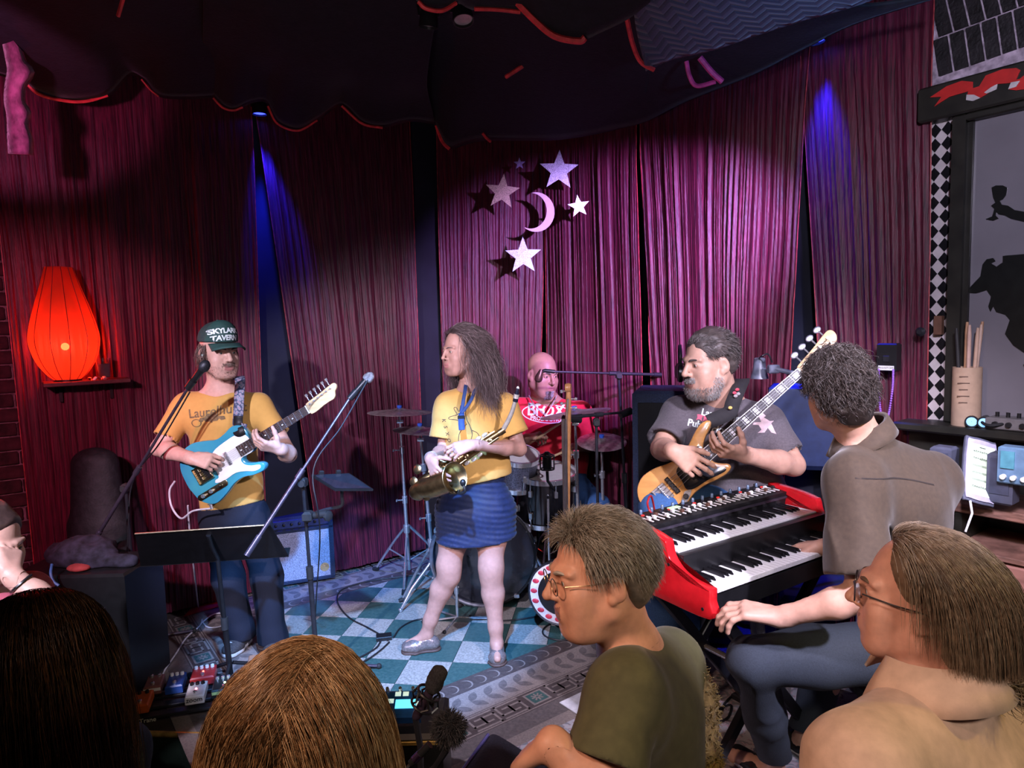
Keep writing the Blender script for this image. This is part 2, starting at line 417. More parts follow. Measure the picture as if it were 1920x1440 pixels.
# ------------------------------------------------------------------ figures
def skin_mat(name, col, lip=None):
    return mat(name, col, .48, var=.06, scale=45, sss=.06, bump=.04, bscale=400, spec=.4)
def head_frame(fwd, up=(0, 0, 1), roll=0.0):
    f = unit(fwd); u = unit(np.asarray(up, float)-f*np.dot(f, up)); x = np.cross(f, u)
    if roll: u, x = u*math.cos(roll)+x*math.sin(roll), x*math.cos(roll)-u*math.sin(roll)
    return np.stack([x, f, u], 1)               # columns: person's right, forward, up
def add_head(S, c, R, sc=1.0, neck_to=None, fat=0.0, nose=1.0, ears=True, neck_r=.056, jaw=1.0, eyes_closed=False, soft=0.0):
    c = np.asarray(c, float); T = lambda x, y, z: c+R@(V(x, y, z)*sc)
    S.ell(T(0, -.018, .045), V(.076, .098, .084)*sc, R, k=0)
    S.ell(T(0, .022, -.02), V(.063+fat*.3, .073, .088)*sc, R, k=.03*sc)
    S.cap(T(-.03, .066, -.094), T(.03, .066, -.094), .020*sc*jaw, k=.03*sc)
    S.ell(T(0, .078, -.102), V(.020, .016, .016)*sc*jaw, R, k=.02*sc)
    for s in (-1, 1):
        S.cap(T(s*.053, .0, -.062), T(s*.026, .064, -.094), (.020+fat*.5)*sc, .017*sc, k=.03*sc)
        S.ell(T(s*.043, .062, -.022), V(.021+fat*.4, .02, .02)*sc, R, k=.03*sc)
        S.ell(T(s*.038, .064, -.055), V(.020+fat*.5, .02, .026)*sc, R, k=.03*sc)
        S.cap(T(s*.012, .091, .030), T(s*.048, .074, .030), .0095*sc*(1-.35*soft), .008*sc*(1-.3*soft), k=.014*sc)      # brow
    if fat: S.ell(T(0, .03, -.105), V(.05, .05, .03)*sc, R, k=.03*sc)
    for s in (-1, 1): S.ell(T(s*.032, .103+.004*soft, .010), V(.019, .021, .0125)*sc, R, k=.012*sc, op='s')
    for s in (-1, 1):
        S.ell(T(s*.0315, .0765, .011), V(.0165, .0150, .0125)*sc, R, k=.004*sc)                   # lids
        if not eyes_closed: S.ell(T(s*.0315, .0935, .0095), V(.0125, .010, .0040)*sc, R, k=.003*sc, op='s')
    S.cap(T(0, .090, .026), T(0, .1115*1.0+.004*nose, -.018), .0075*sc, .0105*sc*nose, k=.012*sc)
    S.ell(T(0, .112+.004*nose, -.021), V(.0105, .010, .0095)*sc*nose, R, k=.008*sc)
    for s in (-1, 1): S.ell(T(s*.0115, .1005, -.025), V(.0075, .010, .0075)*sc*nose, R, k=.006*sc)
    S.ell(T(0, .088, -.060), V(.026, .016, .020)*sc, R, k=.02*sc)
    S.cap(T(-.018, .0945, -.0555), T(.018, .0945, -.0555), .0055*sc, k=.006*sc)                 # upper lip
    S.cap(T(-.015, .0935, -.067), T(.015, .0935, -.067), .0062*sc, k=.006*sc)                   # lower lip
    S.cap(T(-.022, .1035, -.0612), T(.022, .1035, -.0612), .0028*sc, k=.003*sc, op='s')
    if ears:
        for s in (-1, 1):
            Re = R@np.array(Matrix.Rotation(s*.42, 3, 'Z')@Matrix.Rotation(-.2, 3, 'X'))
            S.ell(T(s*.079, -.012, -.004), V(.0095, .019, .032)*sc, Re, k=.008*sc)
            S.ell(T(s*.0765, .0, -.03), V(.007, .009, .011)*sc, Re, k=.008*sc)
            S.ell(T(s*.091, -.006, .0), V(.010, .010, .018)*sc, Re, k=.006*sc, op='s')
    if neck_to is not None:
        n = np.asarray(neck_to, float)
        S.cap(T(0, -.028, -.045), n, neck_r*sc, neck_r*1.12*sc, k=.035)
def eye_parts(body, c, R, sc, iris=(.10, .06, .035)):
    T = lambda x, y, z: np.asarray(c)+R@(V(x, y, z)*sc)
    mw = mat('eye_white', (.72, .68, .66), .2, var=.03); mi = mat('iris_%d' % int(iris[0]*1000+iris[2]*10), iris, .15, var=.1); mp_ = mat('pupil', (.004, .004, .004), .1)
    for s in (-1, 1):
        e = MB().ball(T(s*.0315, .0775, .0105), .0122*sc, n=14, m=10).build('eye', mw, body)
        d = unit(R@V(s*.05, 1, -.08)); p = T(s*.0315, .0775, .0105)+d*.0112*sc
        MB().lathe([(.0055*sc, 0), (.004*sc, .0010*sc), (.0004, .0014*sc)], p, d, 14).build('iris', mi, e)
def brow_parts(body, c, R, sc, m, th=1.0):
    T = lambda x, y, z: np.asarray(c)+R@(V(x, y, z)*sc)
    for s in (-1, 1):
        pts = crom([T(s*.012, .0990, .0270), T(s*.030, .0925, .0325), T(s*.050, .0770, .0285)], 5)
        MB().tube(pts, np.array([.0022, .0035, .0042, .0045, .0044, .004, .0038, .0034, .0028, .002, .001])*sc*th, 6).build('eyebrow', m, body)
def arm(S, sh, el, wr, r=1.0, fat=1.0):
    sh, el, wr = map(lambda p: np.asarray(p, float), (sh, el, wr))
    S.chain([sh, sh*.55+el*.45, el], [.056*r*fat, .051*r*fat, .041*r], k=.02)
    S.chain([el, el*.7+wr*.3, wr*.92+el*.08, wr], [.041*r, .044*r*fat, .029*r, .027*r], k=.02)
def hand(S, wr, f, n, right, curl=(25, 35, 20), sc=1.0, thumb=(.55, .75, .35), tb=.3, spread=6, curls=None, rr=1.0):
    """wrist, finger direction, palm normal; curls rotate fingers towards the palm normal"""
    wr = np.asarray(wr, float); f = unit(f); n = unit(np.asarray(n, float)-f*np.dot(f, n)); s = np.cross(f, n)*(1 if right else -1)
    kn = []
    for j, a in enumerate((.031, .0105, -.0105, -.030)):
        b = wr+(f*(.088-.004*abs(j-1))+s*a)*sc; kn.append(b)
    for j in range(4): S.cap(wr+s*(.012-.008*j)*sc+f*.006*sc, kn[j], .0155*sc, .0120*sc*rr, k=.016*sc)
    S.cap(wr+f*.022*sc+s*.018*sc+n*.006*sc, wr+f*.055*sc+s*.028*sc+n*.006*sc, .016*sc, .013*sc, k=.015*sc)
    lens = ((.043, .025, .020), (.047, .029, .021), (.043, .027, .020), (.034, .020, .018)); tips = []
    for j in range(4):
        cu = curls[j] if curls else curl
        d0 = unit(f+s*math.tan(math.radians(spread*(1.2-.9*j)))); p = kn[j]; a = 0.0; r0 = (.0098, .0098, .0094, .0084)[j]*sc*rr
        for q in range(3):
            a += math.radians(cu[q]); d = d0*math.cos(a)+n*math.sin(a); e = p+d*lens[j][q]*sc
            S.cap(p, e, r0*(1-.09*q), r0*(1-.09*(q+1)), k=.005*sc); p = e
        tips.append(p)
    b = wr+f*.022*sc+s*.026*sc; d = unit(f*thumb[0]+s*thumb[1]+n*thumb[2])
    for q, (L, r0, r1) in enumerate(((.040, .0135, .0118), (.032, .0115, .0105), (.026, .0103, .0085))):
        e = b+d*L*sc; S.cap(b, e, r0*sc, r1*sc, k=.008*sc); b = e; d = unit(d+tb*(f*.5+n*.6-s*.35))
    lo = np.min([wr]+tips+kn+[b], 0)-.03*sc; hi = np.max([wr]+tips+kn+[b], 0)+.03*sc
    return lo, hi
def leg(S, hip, kn, an, r=1.0):
    hip, kn, an = map(lambda p: np.asarray(p, float), (hip, kn, an))
    S.chain([hip, hip*.5+kn*.5, kn], [.082*r, .072*r, .052*r], k=.03)
    back = unit(np.cross(np.cross(an-hip, kn-hip), an-hip)) if np.linalg.norm(np.cross(an-hip, kn-hip)) > 1e-4 else V(0, 0, 0)
    S.chain([kn, kn*.68+an*.32-back*.008, an*.85+kn*.15, an], [.050*r, .053*r, .034*r, .033*r], k=.03)
def torso(S, pel, chest, neck, shL, shR, r=1.0, fat=0.0, infl=0.0, sw=1.55, belly=0.0, fwd=None):
    pel, chest, neck, shL, shR = map(lambda p: np.asarray(p, float), (pel, chest, neck, shL, shR))
    sd = unit(shR-shL); 
    S.cap(chest, pel*.55+chest*.45, (.105+infl)*r+fat*.5, (.095+infl)*r+fat, k=.05, side=sd, w=sw)
    S.cap(pel*.55+chest*.45, pel, (.095+infl)*r+fat, (.105+infl)*r+fat*.6, k=.05, side=sd, w=sw*.98)
    if belly and fwd is not None: S.ell(pel*.6+chest*.4+unit(fwd)*(.05+belly*.4), V(.12, .12, .14)*(1+belly), k=.08)
    for q in (shL, shR): S.cap(neck*.85+chest*.15, q*.93+chest*.07, (.050+infl)*r, (.050+infl)*r, k=.05)
    S.cap(shL*.82+chest*.18-UP*.03, shR*.82+chest*.18-UP*.03, (.066+infl)*r, k=.06)
def body_obj(S, m, parent, fine, h=.012, hf=.0036, it=1, midx=None, mats=None):
    """one continuous skin mesh; the boxes in `fine` (head, hands) are meshed finer"""
    v, f = S.mesh(h); cc = v[f].mean(1); keep = np.ones(len(f), bool); vs, fs, n = [], [], 0
    for lo, hi in fine: keep &= ~np.all((cc > lo+h*.4) & (cc < hi-h*.4), 1)
    f = f[keep]; u = np.unique(f); mp_ = np.full(len(v), -1); mp_[u] = np.arange(len(u)); v = v[u]; f = mp_[f]
    v = relax(v, f, 1, .3) if len(f) else v
    vs.append(v); fs.append(f); n = len(v)
    for lo, hi in fine:
        a, b = S.mesh(hf, (lo, hi))
        if len(b) == 0: continue
        a = relax(a, b, it, .4); vs.append(a); fs.append(b+n); n += len(a)
    v, f = weld(vs, fs, h)
    return mesh_obj('body', v, f, m, parent, mats=mats, midx=midx(v[f].mean(1)) if midx else None)
def rim(f):
    e = np.concatenate([f[:, [0, 1]], f[:, [1, 2]], f[:, [2, 3]], f[:, [3, 0]]]); e.sort(axis=1); u, c = np.unique(e, axis=0, return_counts=True); return np.unique(u[c == 1])
def weld(vs, fs, h):
    """join the trunk mesh to the finer head and hand meshes along their open rims"""
    v = np.concatenate(vs); f = np.concatenate(fs); mp_ = np.arange(len(v))
    if len(fs[0]):
        a = rim(fs[0]); b = np.concatenate([rim(q) for q in fs[1:]]) if len(fs) > 1 else np.zeros(0, int)
        if len(a) and len(b):
            d = np.linalg.norm(v[a][:, None]-v[b][None], axis=2); j = d.argmin(1); ok = d[np.arange(len(a)), j] < 1.6*h; mp_[a[ok]] = b[j[ok]]
    f = mp_[f]; s = np.sort(f, 1); f = f[(s[:, 1:] != s[:, :-1]).all(1)]
    e = np.concatenate([f[:, [0, 1]], f[:, [1, 2]], f[:, [2, 3]], f[:, [3, 0]]]); lab = np.arange(len(v))       # keep the one connected body
    for _ in range(400):
        old = lab.copy(); m = np.minimum(lab[e[:, 0]], lab[e[:, 1]]); np.minimum.at(lab, e[:, 0], m); np.minimum.at(lab, e[:, 1], m); lab = lab[lab]
        if (lab == old).all(): break
    big = np.bincount(lab[f[:, 0]]).argmax(); f = f[lab[f[:, 0]] == big]; u = np.unique(f); mp_ = np.full(len(v), -1); mp_[u] = np.arange(len(u))
    return v[u], mp_[f]
def lips(c, R, sc):
    def fn(p):
        l = (p-np.asarray(c))@R/sc
        return ((np.abs(l[:, 0]) < .021) & (l[:, 1] > .089) & (l[:, 2] < -.049+.006*np.abs(l[:, 0])/.02) & (l[:, 2] > -.0745+.10*np.abs(l[:, 0]))).astype(np.int32)
    return fn
def hbox(c, R, sc, extra=.0):
    return np.asarray(c)-V(.13, .13, .155)*sc, np.asarray(c)+V(.13, .13, .16)*sc
# ---- hair
def fast_mesh(name, v, f, mats, midx, parent, smooth=True):
    L = LOC[parent.name]; me = bpy.data.meshes.new(name); nf = len(f); k = f.shape[1]
    me.vertices.add(len(v)); me.vertices.foreach_set('co', (v-L).astype(np.float32).ravel())
    me.loops.add(nf*k); me.loops.foreach_set('vertex_index', f.astype(np.int32).ravel())
    me.polygons.add(nf); me.polygons.foreach_set('loop_start', np.arange(nf, dtype=np.int32)*k)
    for q in mats: me.materials.append(q)
    me.polygons.foreach_set('material_index', midx.astype(np.int32)); me.polygons.foreach_set('use_smooth', np.ones(nf, bool))
    me.update(calc_edges=True)
    return finish(bpy.data.objects.new(name, me), parent, None)
def strand_mesh(name, P, r, mats, parent, seed=0, taper=.25):
    """P: strands x points x 3, three-sided tapering fibres in one mesh"""
    n, k = P.shape[:2]; T = np.gradient(P, axis=1); T /= np.linalg.norm(T, axis=2, keepdims=True)+1e-12
    a = np.where(np.abs(T[..., 2:3]) < .9, V(0, 0, 1), V(1, 0, 0)); N = np.cross(T, a); N /= np.linalg.norm(N, axis=2, keepdims=True)+1e-12; B = np.cross(T, N)
    rr = np.asarray(r); rr = rr[:, None] if rr.ndim else rr
    rad = (rr*np.interp(np.linspace(0, 1, k), [0, .25, .7, 1], [.8, 1, .85, taper]))
    rad = np.broadcast_to(rad, (n, k))[..., None]
    R_ = [P+rad*(math.cos(t)*N+math.sin(t)*B) for t in (0, 2.094, 4.189)]
    v = np.stack(R_, 2).reshape(-1, 3); base = (np.arange(n)[:, None]*k+np.arange(k-1)[None])*3; fs = []
    for j in range(3):
        q = (j+1) % 3; fs.append(np.stack([base+j, base+q, base+3+q, base+3+j], -1).reshape(-1, 4))
    f = np.concatenate(fs); rg = np.random.default_rng(seed); ms = rg.integers(0, len(mats), n)
    mi = np.concatenate([np.repeat(ms, k-1)]*3)
    return fast_mesh(name, v, f, mats, mi, parent)
def grow(roots, dirs, L, steps, grav=.3, curl=0.0, cfreq=30.0, col=(), seed=0, stiff=.75, jitter=.08, pad=.004):
    """march fibres from the roots, pulled down, kept outside the colliding ellipsoids (centre, radii, R)"""
    rg = np.random.default_rng(seed); n = len(roots); P = np.zeros((n, steps, 3)); p = roots.copy(); d = dirs/np.linalg.norm(dirs, axis=1, keepdims=True)
    L = np.broadcast_to(np.asarray(L, float), (n,)); st = (L/(steps-1))[:, None]; ph = rg.uniform(0, 6.28, n); P[:, 0] = p
    a = rg.normal(size=(n, 3)); a -= d*(a*d).sum(1, keepdims=True); a /= np.linalg.norm(a, axis=1, keepdims=True); fr = cfreq*rg.uniform(.7, 1.3, n); off = np.zeros((n, 3))
    for i in range(1, steps):
        d = d*stiff+(1-stiff)*(V(0, 0, -1)*grav*3+d)+rg.normal(size=(n, 3))*jitter
        d /= np.linalg.norm(d, axis=1, keepdims=True); p = p+d*st
        for c, r, R in col:
            l = (p-c)@R; q = np.sqrt((((l)/(np.asarray(r)+pad))**2).sum(1)); m = q < 1
            if m.any():
                l2 = l[m]/q[m][:, None]; np_ = c+l2@R.T; d[m] = d[m]+(np_-p[m])/st[m]*.7; d[m] /= np.linalg.norm(d[m], axis=1, keepdims=True); p[m] = np_
        b = np.cross(a, d); t = (L*i/(steps-1))*fr+ph
        P[:, i] = p+(curl*np.minimum(1, i/3))*(np.cos(t)[:, None]*a+np.sin(t)[:, None]*b)
    return P
def scalp(n, c, R, sc, keep, seed=0, rad=(.079, .101, .088), off=(0, -.018, .045)):
    """roots spread over the skull where keep(local) holds -> positions, outward normals, local"""
    rg = np.random.default_rng(seed); q = rg.normal(size=(n*6, 3)); q /= np.linalg.norm(q, axis=1, keepdims=True)
    l = q*np.array(rad)+np.array(off); k = keep(l); l = l[k][:n]; q = q[k][:n]; nl = q/np.array(rad); nl /= np.linalg.norm(nl, axis=1, keepdims=True)
    return np.asarray(c)+(l*sc)@R.T, nl@R.T, l
def skull(c, R, sc, g=0.0): return (np.asarray(c)+R@(V(0, -.018, .045)*sc), V(.076, .098, .084)*sc+g, R)
def hair_mats(name, cols, rough=.42):
    return [mat('%s_%s' % (name, 'abcdef'[i]), c, rough, var=.2, scale=60, spec=.45, aniso=.5) for i, c in enumerate(cols)]
# ---- cloth
def wrinkle(seed, amp, stretch=(1, 1, .45), smin=14, smax=60, n=12):
    fn = wave_noise(seed, n, smin, smax, stretch)
    def g_(F, X, Y, Z):
        w = fn(X, Y, Z); return F+amp*(np.abs(w)-.6).astype(np.float32)
    return g_
def sleeve(S, sh, el, t, r0, r1):
    sh, el = np.asarray(sh, float), np.asarray(el, float); e = sh+(el-sh)*t; S.sl = getattr(S, 'sl', [])+[(sh, e, r0, r1)]
    return e, unit(el-sh)
def cut_ends(S, ends):
    """sleeves grown out of the shirt, each ending flat and open"""
    def g_(F, X, Y, Z):
        for sh, e, r0, r1 in S.sl:
            D = e-sh; L = np.linalg.norm(D); u = D/L; px, py, pz = X-sh[0], Y-sh[1], Z-sh[2]; a = px*u[0]+py*u[1]+pz*u[2]; t = np.clip(a/L, 0, 1)
            d = np.sqrt((px-t*D[0])**2+(py-t*D[1])**2+(pz-t*D[2])**2)-(r0+(r1-r0)*t)
            q = np.sqrt(np.maximum(px*px+py*py+pz*pz-a*a, 0)); d = np.maximum(d, a-L); d = np.maximum(d, -np.maximum(q-(r1-.022), L-.014-a))
            h = np.maximum(.04-np.abs(F-d), 0)/.04; F = np.minimum(F, d)-h*h*.01*np.clip((L*.7-a)/.05, 0, 1)
        return F.astype(np.float32)
    S.post.insert(0, ('fn', g_)); return S
def shoe(S, an, toe, r=1.0, z0=0.0):
    an, toe = np.asarray(an, float), np.asarray(toe, float); d = unit(V(toe[0]-an[0], toe[1]-an[1], 0)); sd = V(-d[1], d[0], 0)
    heel = V(an[0], an[1], z0+.035)-d*.035
    S.cap(heel, heel+d*.10, .036*r, .036*r, k=.02, side=sd, w=.95); S.cap(heel+d*.1-UP*.003, V(toe[0], toe[1], z0+.030)-d*.03, .035*r, .029*r, k=.03, side=sd, w=1.35)
    return heel, d, sd
# ------------------------------------------------------------------ room shell
M_wall = mat('navy_wall_paint', (0.012, 0.013, 0.024), 0.85, var=.25, scale=3)
M_floor = mat('worn_dark_floor', (0.06, 0.045, 0.042), 0.55, var=.35, scale=5, bump=.15, bscale=60)
M_black = mat('black_matte', (0.012, 0.012, 0.014), 0.6)
M_edge = mat('brass_edging', (0.62, 0.42, 0.12), 0.4, 0.6, var=.2)
E1, E2 = V(.804, .595, 0), V(-.595, .804, 0)
def uv(u, v, z=0): return E1*u+E2*v+UP*z
def struct(o, label=None): o['kind'] = 'structure'; (label and o.__setitem__('label', label)); return o
# stage deck, front edge towards the room
deck = [(-4.2, 2.95), (-1.75, 2.80), (-0.42, 2.685), (-0.12, 2.05), (0.35, 1.75), (0.9, 1.5), (3.6, 1.5), (3.6, 7.0), (-4.2, 7.0)]
floor = struct(MB().prism(deck, -0.22, -0.004).build('floor', M_floor, loc=(0, 4, -.22), smooth=False), 'dark worn stage floor under the patterned tiles')
lower = struct(MB().box((0, 1.0, -.24), (9, 9, .04)).build('floor_room', M_floor, smooth=False), 'dark floor of the audience room')
fe = MB()
for i in range(3): fe.cyl((*deck[i], -.012), (*deck[i+1], -.012), .013)
fe.build('edging', M_edge, floor)
M_fascia = mat('green_black_fascia', (0.012, 0.022, 0.014), 0.5)
ff = MB()
for i in range(5):
    a, b = V(*deck[i], -.12), V(*deck[i+1], -.12); d = unit(b-a); ff.box((a+b)/2+V(d[1], -d[0], 0)*.006, (np.linalg.norm(b-a), .012, .19), frame(d, z=UP))
ff.build('fascia', M_fascia, floor, smooth=False)
MB().box(wl(3.2, 1.5, -.11), (8.0, .2, 3.9), frame(LD, z=UP)).build('wall_left', M_wall, smooth=False)
MB().box(wr(3.3, 1.5, -.11), (7.0, .2, 3.9), frame(RD, z=UP)).build('wall_right', M_wall, smooth=False)
WLo, WRo = bpy.data.objects['wall_left'], bpy.data.objects['wall_right']
struct(WLo, 'dark wall behind the left curtains with bare brick'); struct(WRo, 'dark wall behind the right curtains')
struct(MB().box((0, 2, 3.55), (9, 11, .1)).build('ceiling', M_black, smooth=False), 'black ceiling above the cloth canopy')
# ---- patterned floor covering: checks set on the diagonal, three border bands
US, VS, ST = 1.701, 3.04, .1645
F0, F1, G0, G1 = 1.05, 2.62, 2.705, 4.105          # check field in u and v
def lino(name, c1, c2, sc):
    m = mat(name, c1, .42, scale=sc, col2=c2, bump=.12, bscale=150, spec=.4); return m
M_teal = lino('teal_lino', (.025, .075, .070), (.055, .115, .105), 70)
M_cream = lino('cream_lino', (.42, .39, .35), (.20, .19, .17), 90)
M_brown = lino('brown_lino', (.055, .042, .040), (.085, .066, .062), 60)
M_grey = lino('grey_lino', (.15, .125, .12), (.09, .078, .075), 60)
M_tan = lino('tan_lino', (.27, .225, .20), (.17, .14, .13), 110)
def clip(poly, a, b, c, d):
    for ax, lim, sg in ((0, a, 1), (0, b, -1), (1, c, 1), (1, d, -1)):
        out = []
        for i in range(len(poly)):
            p, q = poly[i], poly[(i+1) % len(poly)]; fp, fq = sg*(p[ax]-lim), sg*(q[ax]-lim)
            if fp >= 0: out.append(p)
            if (fp >= 0) != (fq >= 0): t = fp/(fp-fq); out.append((p[0]+t*(q[0]-p[0]), p[1]+t*(q[1]-p[1])))
        poly = out
        if len(poly) < 3: return []
    return poly
RUV = np.stack([E1, E2, UP], 1)
g = .0022
for m_ in range(-5, 7):
    for n_ in range(-3, 9):
        if (m_+n_) % 2: continue
        cu, cv = US+ST*m_, VS+ST*n_; r = ST-g
        pl = clip([(cu-r, cv), (cu, cv-r), (cu+r, cv), (cu, cv+r)], F0, F1, G0, G1)
        if len(pl) < 3: continue
        MB(RUV).prism(pl, -.004, 0.0).build('tile', M_teal if m_ % 2 == 0 else M_cream, floor, smooth=False)
def bands(name, m, off0, off1, z=-.0006):
    b = MB(RUV); a0, a1, c0, c1 = F0, F1, G0, G1
    for (x0, x1, y0, y1) in ((a0-off1, a1+off1, c0-off1, c0-off0), (a0-off1, a1+off1, c1+off0, c1+off1), (a0-off1, a0-off0, c0-off0, c1+off0), (a1+off0, a1+off1, c0-off0, c1+off0)):
        b.prism([(x0, y0), (x1, y0), (x1, y1), (x0, y1)], -.004, z)
    return b.build(name, m, floor, smooth=False)
bands('bead_band', M_brown, 0, .112); bands('leaf_band', M_tan, .112, .285); bands('key_band', M_brown, .285, .43); bands('plain_band', M_grey, .43, .53); bands('outer_band', M_tan, .53, .60)
# shapes on the bands, laid out along each side
def along():
    """yield (origin, direction, inward) of each of the four sides in u,v, starting at the field corner"""
    yield (F0, G0), (1, 0), (0, -1), F1-F0
    yield (F1, G1), (-1, 0), (0, 1), F1-F0
    yield (F0, G1), (0, -1), (-1, 0), G1-G0
    yield (F1, G0), (0, 1), (1, 0), G1-G0
bead, ring, leaf, key, keybox, rose = MB(RUV), MB(RUV), MB(RUV), MB(RUV), MB(RUV), MB(RUV)
def P2(o, d, w, a, b): return (o[0]+d[0]*a+w[0]*b, o[1]+d[1]*a+w[1]*b)
for o, d, w, L in along():
    n = int((L+.1)/.078)
    for i in range(n+1):
        a = -.05+(L+.1)*i/n
        ring.prism([P2(o, d, w, a+.036*math.cos(t), .056+.036*math.sin(t)) for t in np.arange(18)*math.pi/9], -.002, .0)
        bead.prism([P2(o, d, w, a-.006+.033*math.cos(t), .056+.033*math.sin(t)) for t in np.arange(18)*math.pi/9], -.002, .0006)
    n = int((L+.35)/.085)
    for i in range(n+1):
        a = -.17+(L+.34)*i/n; base = (a, .198)
        for sg in (-1, 1):
            tip = (a+.055, .198+sg*.062); ax = unit(V(tip[0]-base[0], tip[1]-base[1])); nx = V(-ax[1], ax[0]); Lf = .085
            pts = [np.array(base)+ax*Lf*t+nx*s_*.021*math.sin(math.pi*min(1, t*1.02))**.8 for s_, ts in ((1, np.linspace(0, 1, 7)), (-1, np.linspace(1, 0, 7)[1:-1])) for t in ts]
            leaf.prism([P2(o, d, w, q[0], q[1]) for q in pts], -.002, .0)
    for b0 in (.29, .418): key.prism([P2(o, d, w, *q) for q in ((-.29, b0), (L+.29, b0), (L+.29, b0+.007), (-.29, b0+.007))], -.002, .0)
    n = max(2, int((L+.5)/.145)); 
    for i in range(n+1):
        a = -.25+(L+.5)*i/n
        if i % 3 == 1:
            keybox.prism([P2(o, d, w, a+x, .357+y) for x, y in ((-.052, -.047), (.052, -.047), (.052, .047), (-.052, .047))], -.002, .0)
            rose.prism([P2(o, d, w, a+x, .357+y) for x, y in ((-.042, -.037), (.042, -.037), (.042, .037), (-.042, .037))], -.002, .0006)
            for k in range(8):
                t = k*math.pi/4; c, s_ = math.cos(t), math.sin(t)
                keybox.prism([P2(o, d, w, a+c*p-s_*q, .357+s_*p+c*q) for p, q in ((.006, -.004), (.028, -.004), (.03, 0), (.028, .004), (.006, .004))], -.002, .0011)
        else:
            t = .0105
            for sg in (1, -1):
                for x0, y0, x1, y1 in ((-.062, -.05, .062, -.05), (-.062, -.05, -.062, .022), (-.062, .022, .0, .022), (.0, -.02, .0, .022), (-.035, -.02, .0, -.02)):
                    x0, x1, y0, y1 = sg*x0, sg*x1, sg*y0, sg*y1
                    xa, xb, ya, yb = min(x0, x1)-t/2, max(x0, x1)+t/2, min(y0, y1)-t/2, max(y0, y1)+t/2
                    key.prism([P2(o, d, w, a+x, .357+y) for x, y in ((xa, ya), (xb, ya), (xb, yb), (xa, yb))], -.002, .0)
ring.build('bead_ring', M_tan, floor, smooth=False)['kind'] = 'stuff'
bead.build('bead', M_brown, floor, smooth=False)['kind'] = 'stuff'
leaf.build('leaf_garland', M_grey, floor, smooth=False)['kind'] = 'stuff'
key.build('key_meander', M_tan, floor, smooth=False)['kind'] = 'stuff'
keybox.build('key_rosette', M_tan, floor, smooth=False)['kind'] = 'stuff'
rose.build('key_square', M_teal, floor, smooth=False)['kind'] = 'stuff'
# ---- flowered carpet below the keyboard
def carpet_mat():
    m = bpy.data.materials.new('flowered_carpet'); m.use_nodes = True; nt = m.node_tree; b = nt.nodes['Principled BSDF']; b.inputs['Roughness'].default_value = .95
    tc = nt.nodes.new('ShaderNodeTexCoord'); vo = nt.nodes.new('ShaderNodeTexVoronoi'); vo.inputs['Scale'].default_value = 9
    nz = nt.nodes.new('ShaderNodeTexNoise'); nz.inputs['Scale'].default_value = 14; nz.inputs['Distortion'].default_value = 2.5
    nt.links.new(tc.outputs['Object'], vo.inputs['Vector']); nt.links.new(tc.outputs['Object'], nz.inputs['Vector'])
    r = nt.nodes.new('ShaderNodeValToRGB'); e = r.color_ramp.elements
    e[0].color = (.35, .03, .05, 1); e[1].color = (.33, .34, .38, 1); e[1].position = .55
    for p, c in ((.16, (.10, .14, .16, 1)), (.24, (.42, .40, .40, 1)), (.33, (.06, .09, .14, 1)), (.40, (.36, .33, .34, 1))): q = e.new(p); q.color = c
    r2 = nt.nodes.new('ShaderNodeValToRGB'); r2.color_ramp.elements[0].position = .44; r2.color_ramp.elements[1].position = .5
    r2.color_ramp.elements[0].color = (.05, .08, .09, 1); r2.color_ramp.elements[1].color = (.38, .36, .38, 1)
    q = r2.color_ramp.elements.new(.47); q.color = (.45, .08, .12, 1)
    mx = nt.nodes.new('ShaderNodeMix'); mx.data_type = 'RGBA'; mx.inputs[0].default_value = .5
    nt.links.new(vo.outputs['Distance'], r.inputs[0]); nt.links.new(nz.outputs['Fac'], r2.inputs[0])
    nt.links.new(r.outputs[0], mx.inputs[6]); nt.links.new(r2.outputs[0], mx.inputs[7]); nt.links.new(mx.outputs[2], b.inputs['Base Color'])
    return m
cp = [uv(1.0, 2.08), uv(1.0, 1.35), uv(3.1, 1.0), uv(3.3, 2.08)]
car = MB().prism([(p[0], p[1]) for p in (V(-.05, 2.25), V(.3, 1.85), V(.8, 1.6), V(2.2, 1.6), uv(3.17, 1.35), uv(3.17, 2.10), uv(1.5, 2.10))], -.003, .008).build('carpet', carpet_mat(), loc=(1, 2.4, 0), smooth=False)
tag(car, 'pale flowered carpet on the floor under the red keyboard', 'carpet')
# ---- bricks on the left wall, seen beside the first curtain
M_brick = mat('dark_red_brick', (.045, .013, .017), .9, var=.45, scale=14, bump=.5, bscale=45)
M_mortar = mat('pale_mortar', (.20, .14, .155), .95, var=.3, scale=40, bump=.5, bscale=90)
MB().box(wl(3.6, 1.45, -.006), (2.4, .03, 3.1), frame(LD, z=UP)).build('mortar', M_mortar, WLo, smooth=False)
proto = None
for r in range(38):
    for c in range(-2, 8):
        s = 2.83+c*.225+(.112 if r % 2 else 0); z = -.02+r*.078
        if s > 4.6: continue
        if proto is None:
            b = MB().box((0, 0, 0), (.217, .030, .070), frame(LD, z=UP), bev=.006)
            proto = mesh_obj('brick', np.array(b.v)+LOC['wall_left'], b.f, M_brick, WLo, smooth=False); me_b = proto.data
            proto.location = wl(s, z, .006)-LOC['wall_left']; continue
        o = proto.copy(); COL.objects.link(o); o.location = wl(s+random.uniform(-.004, .004), z, .006+random.uniform(-.004, .004))-LOC['wall_left']
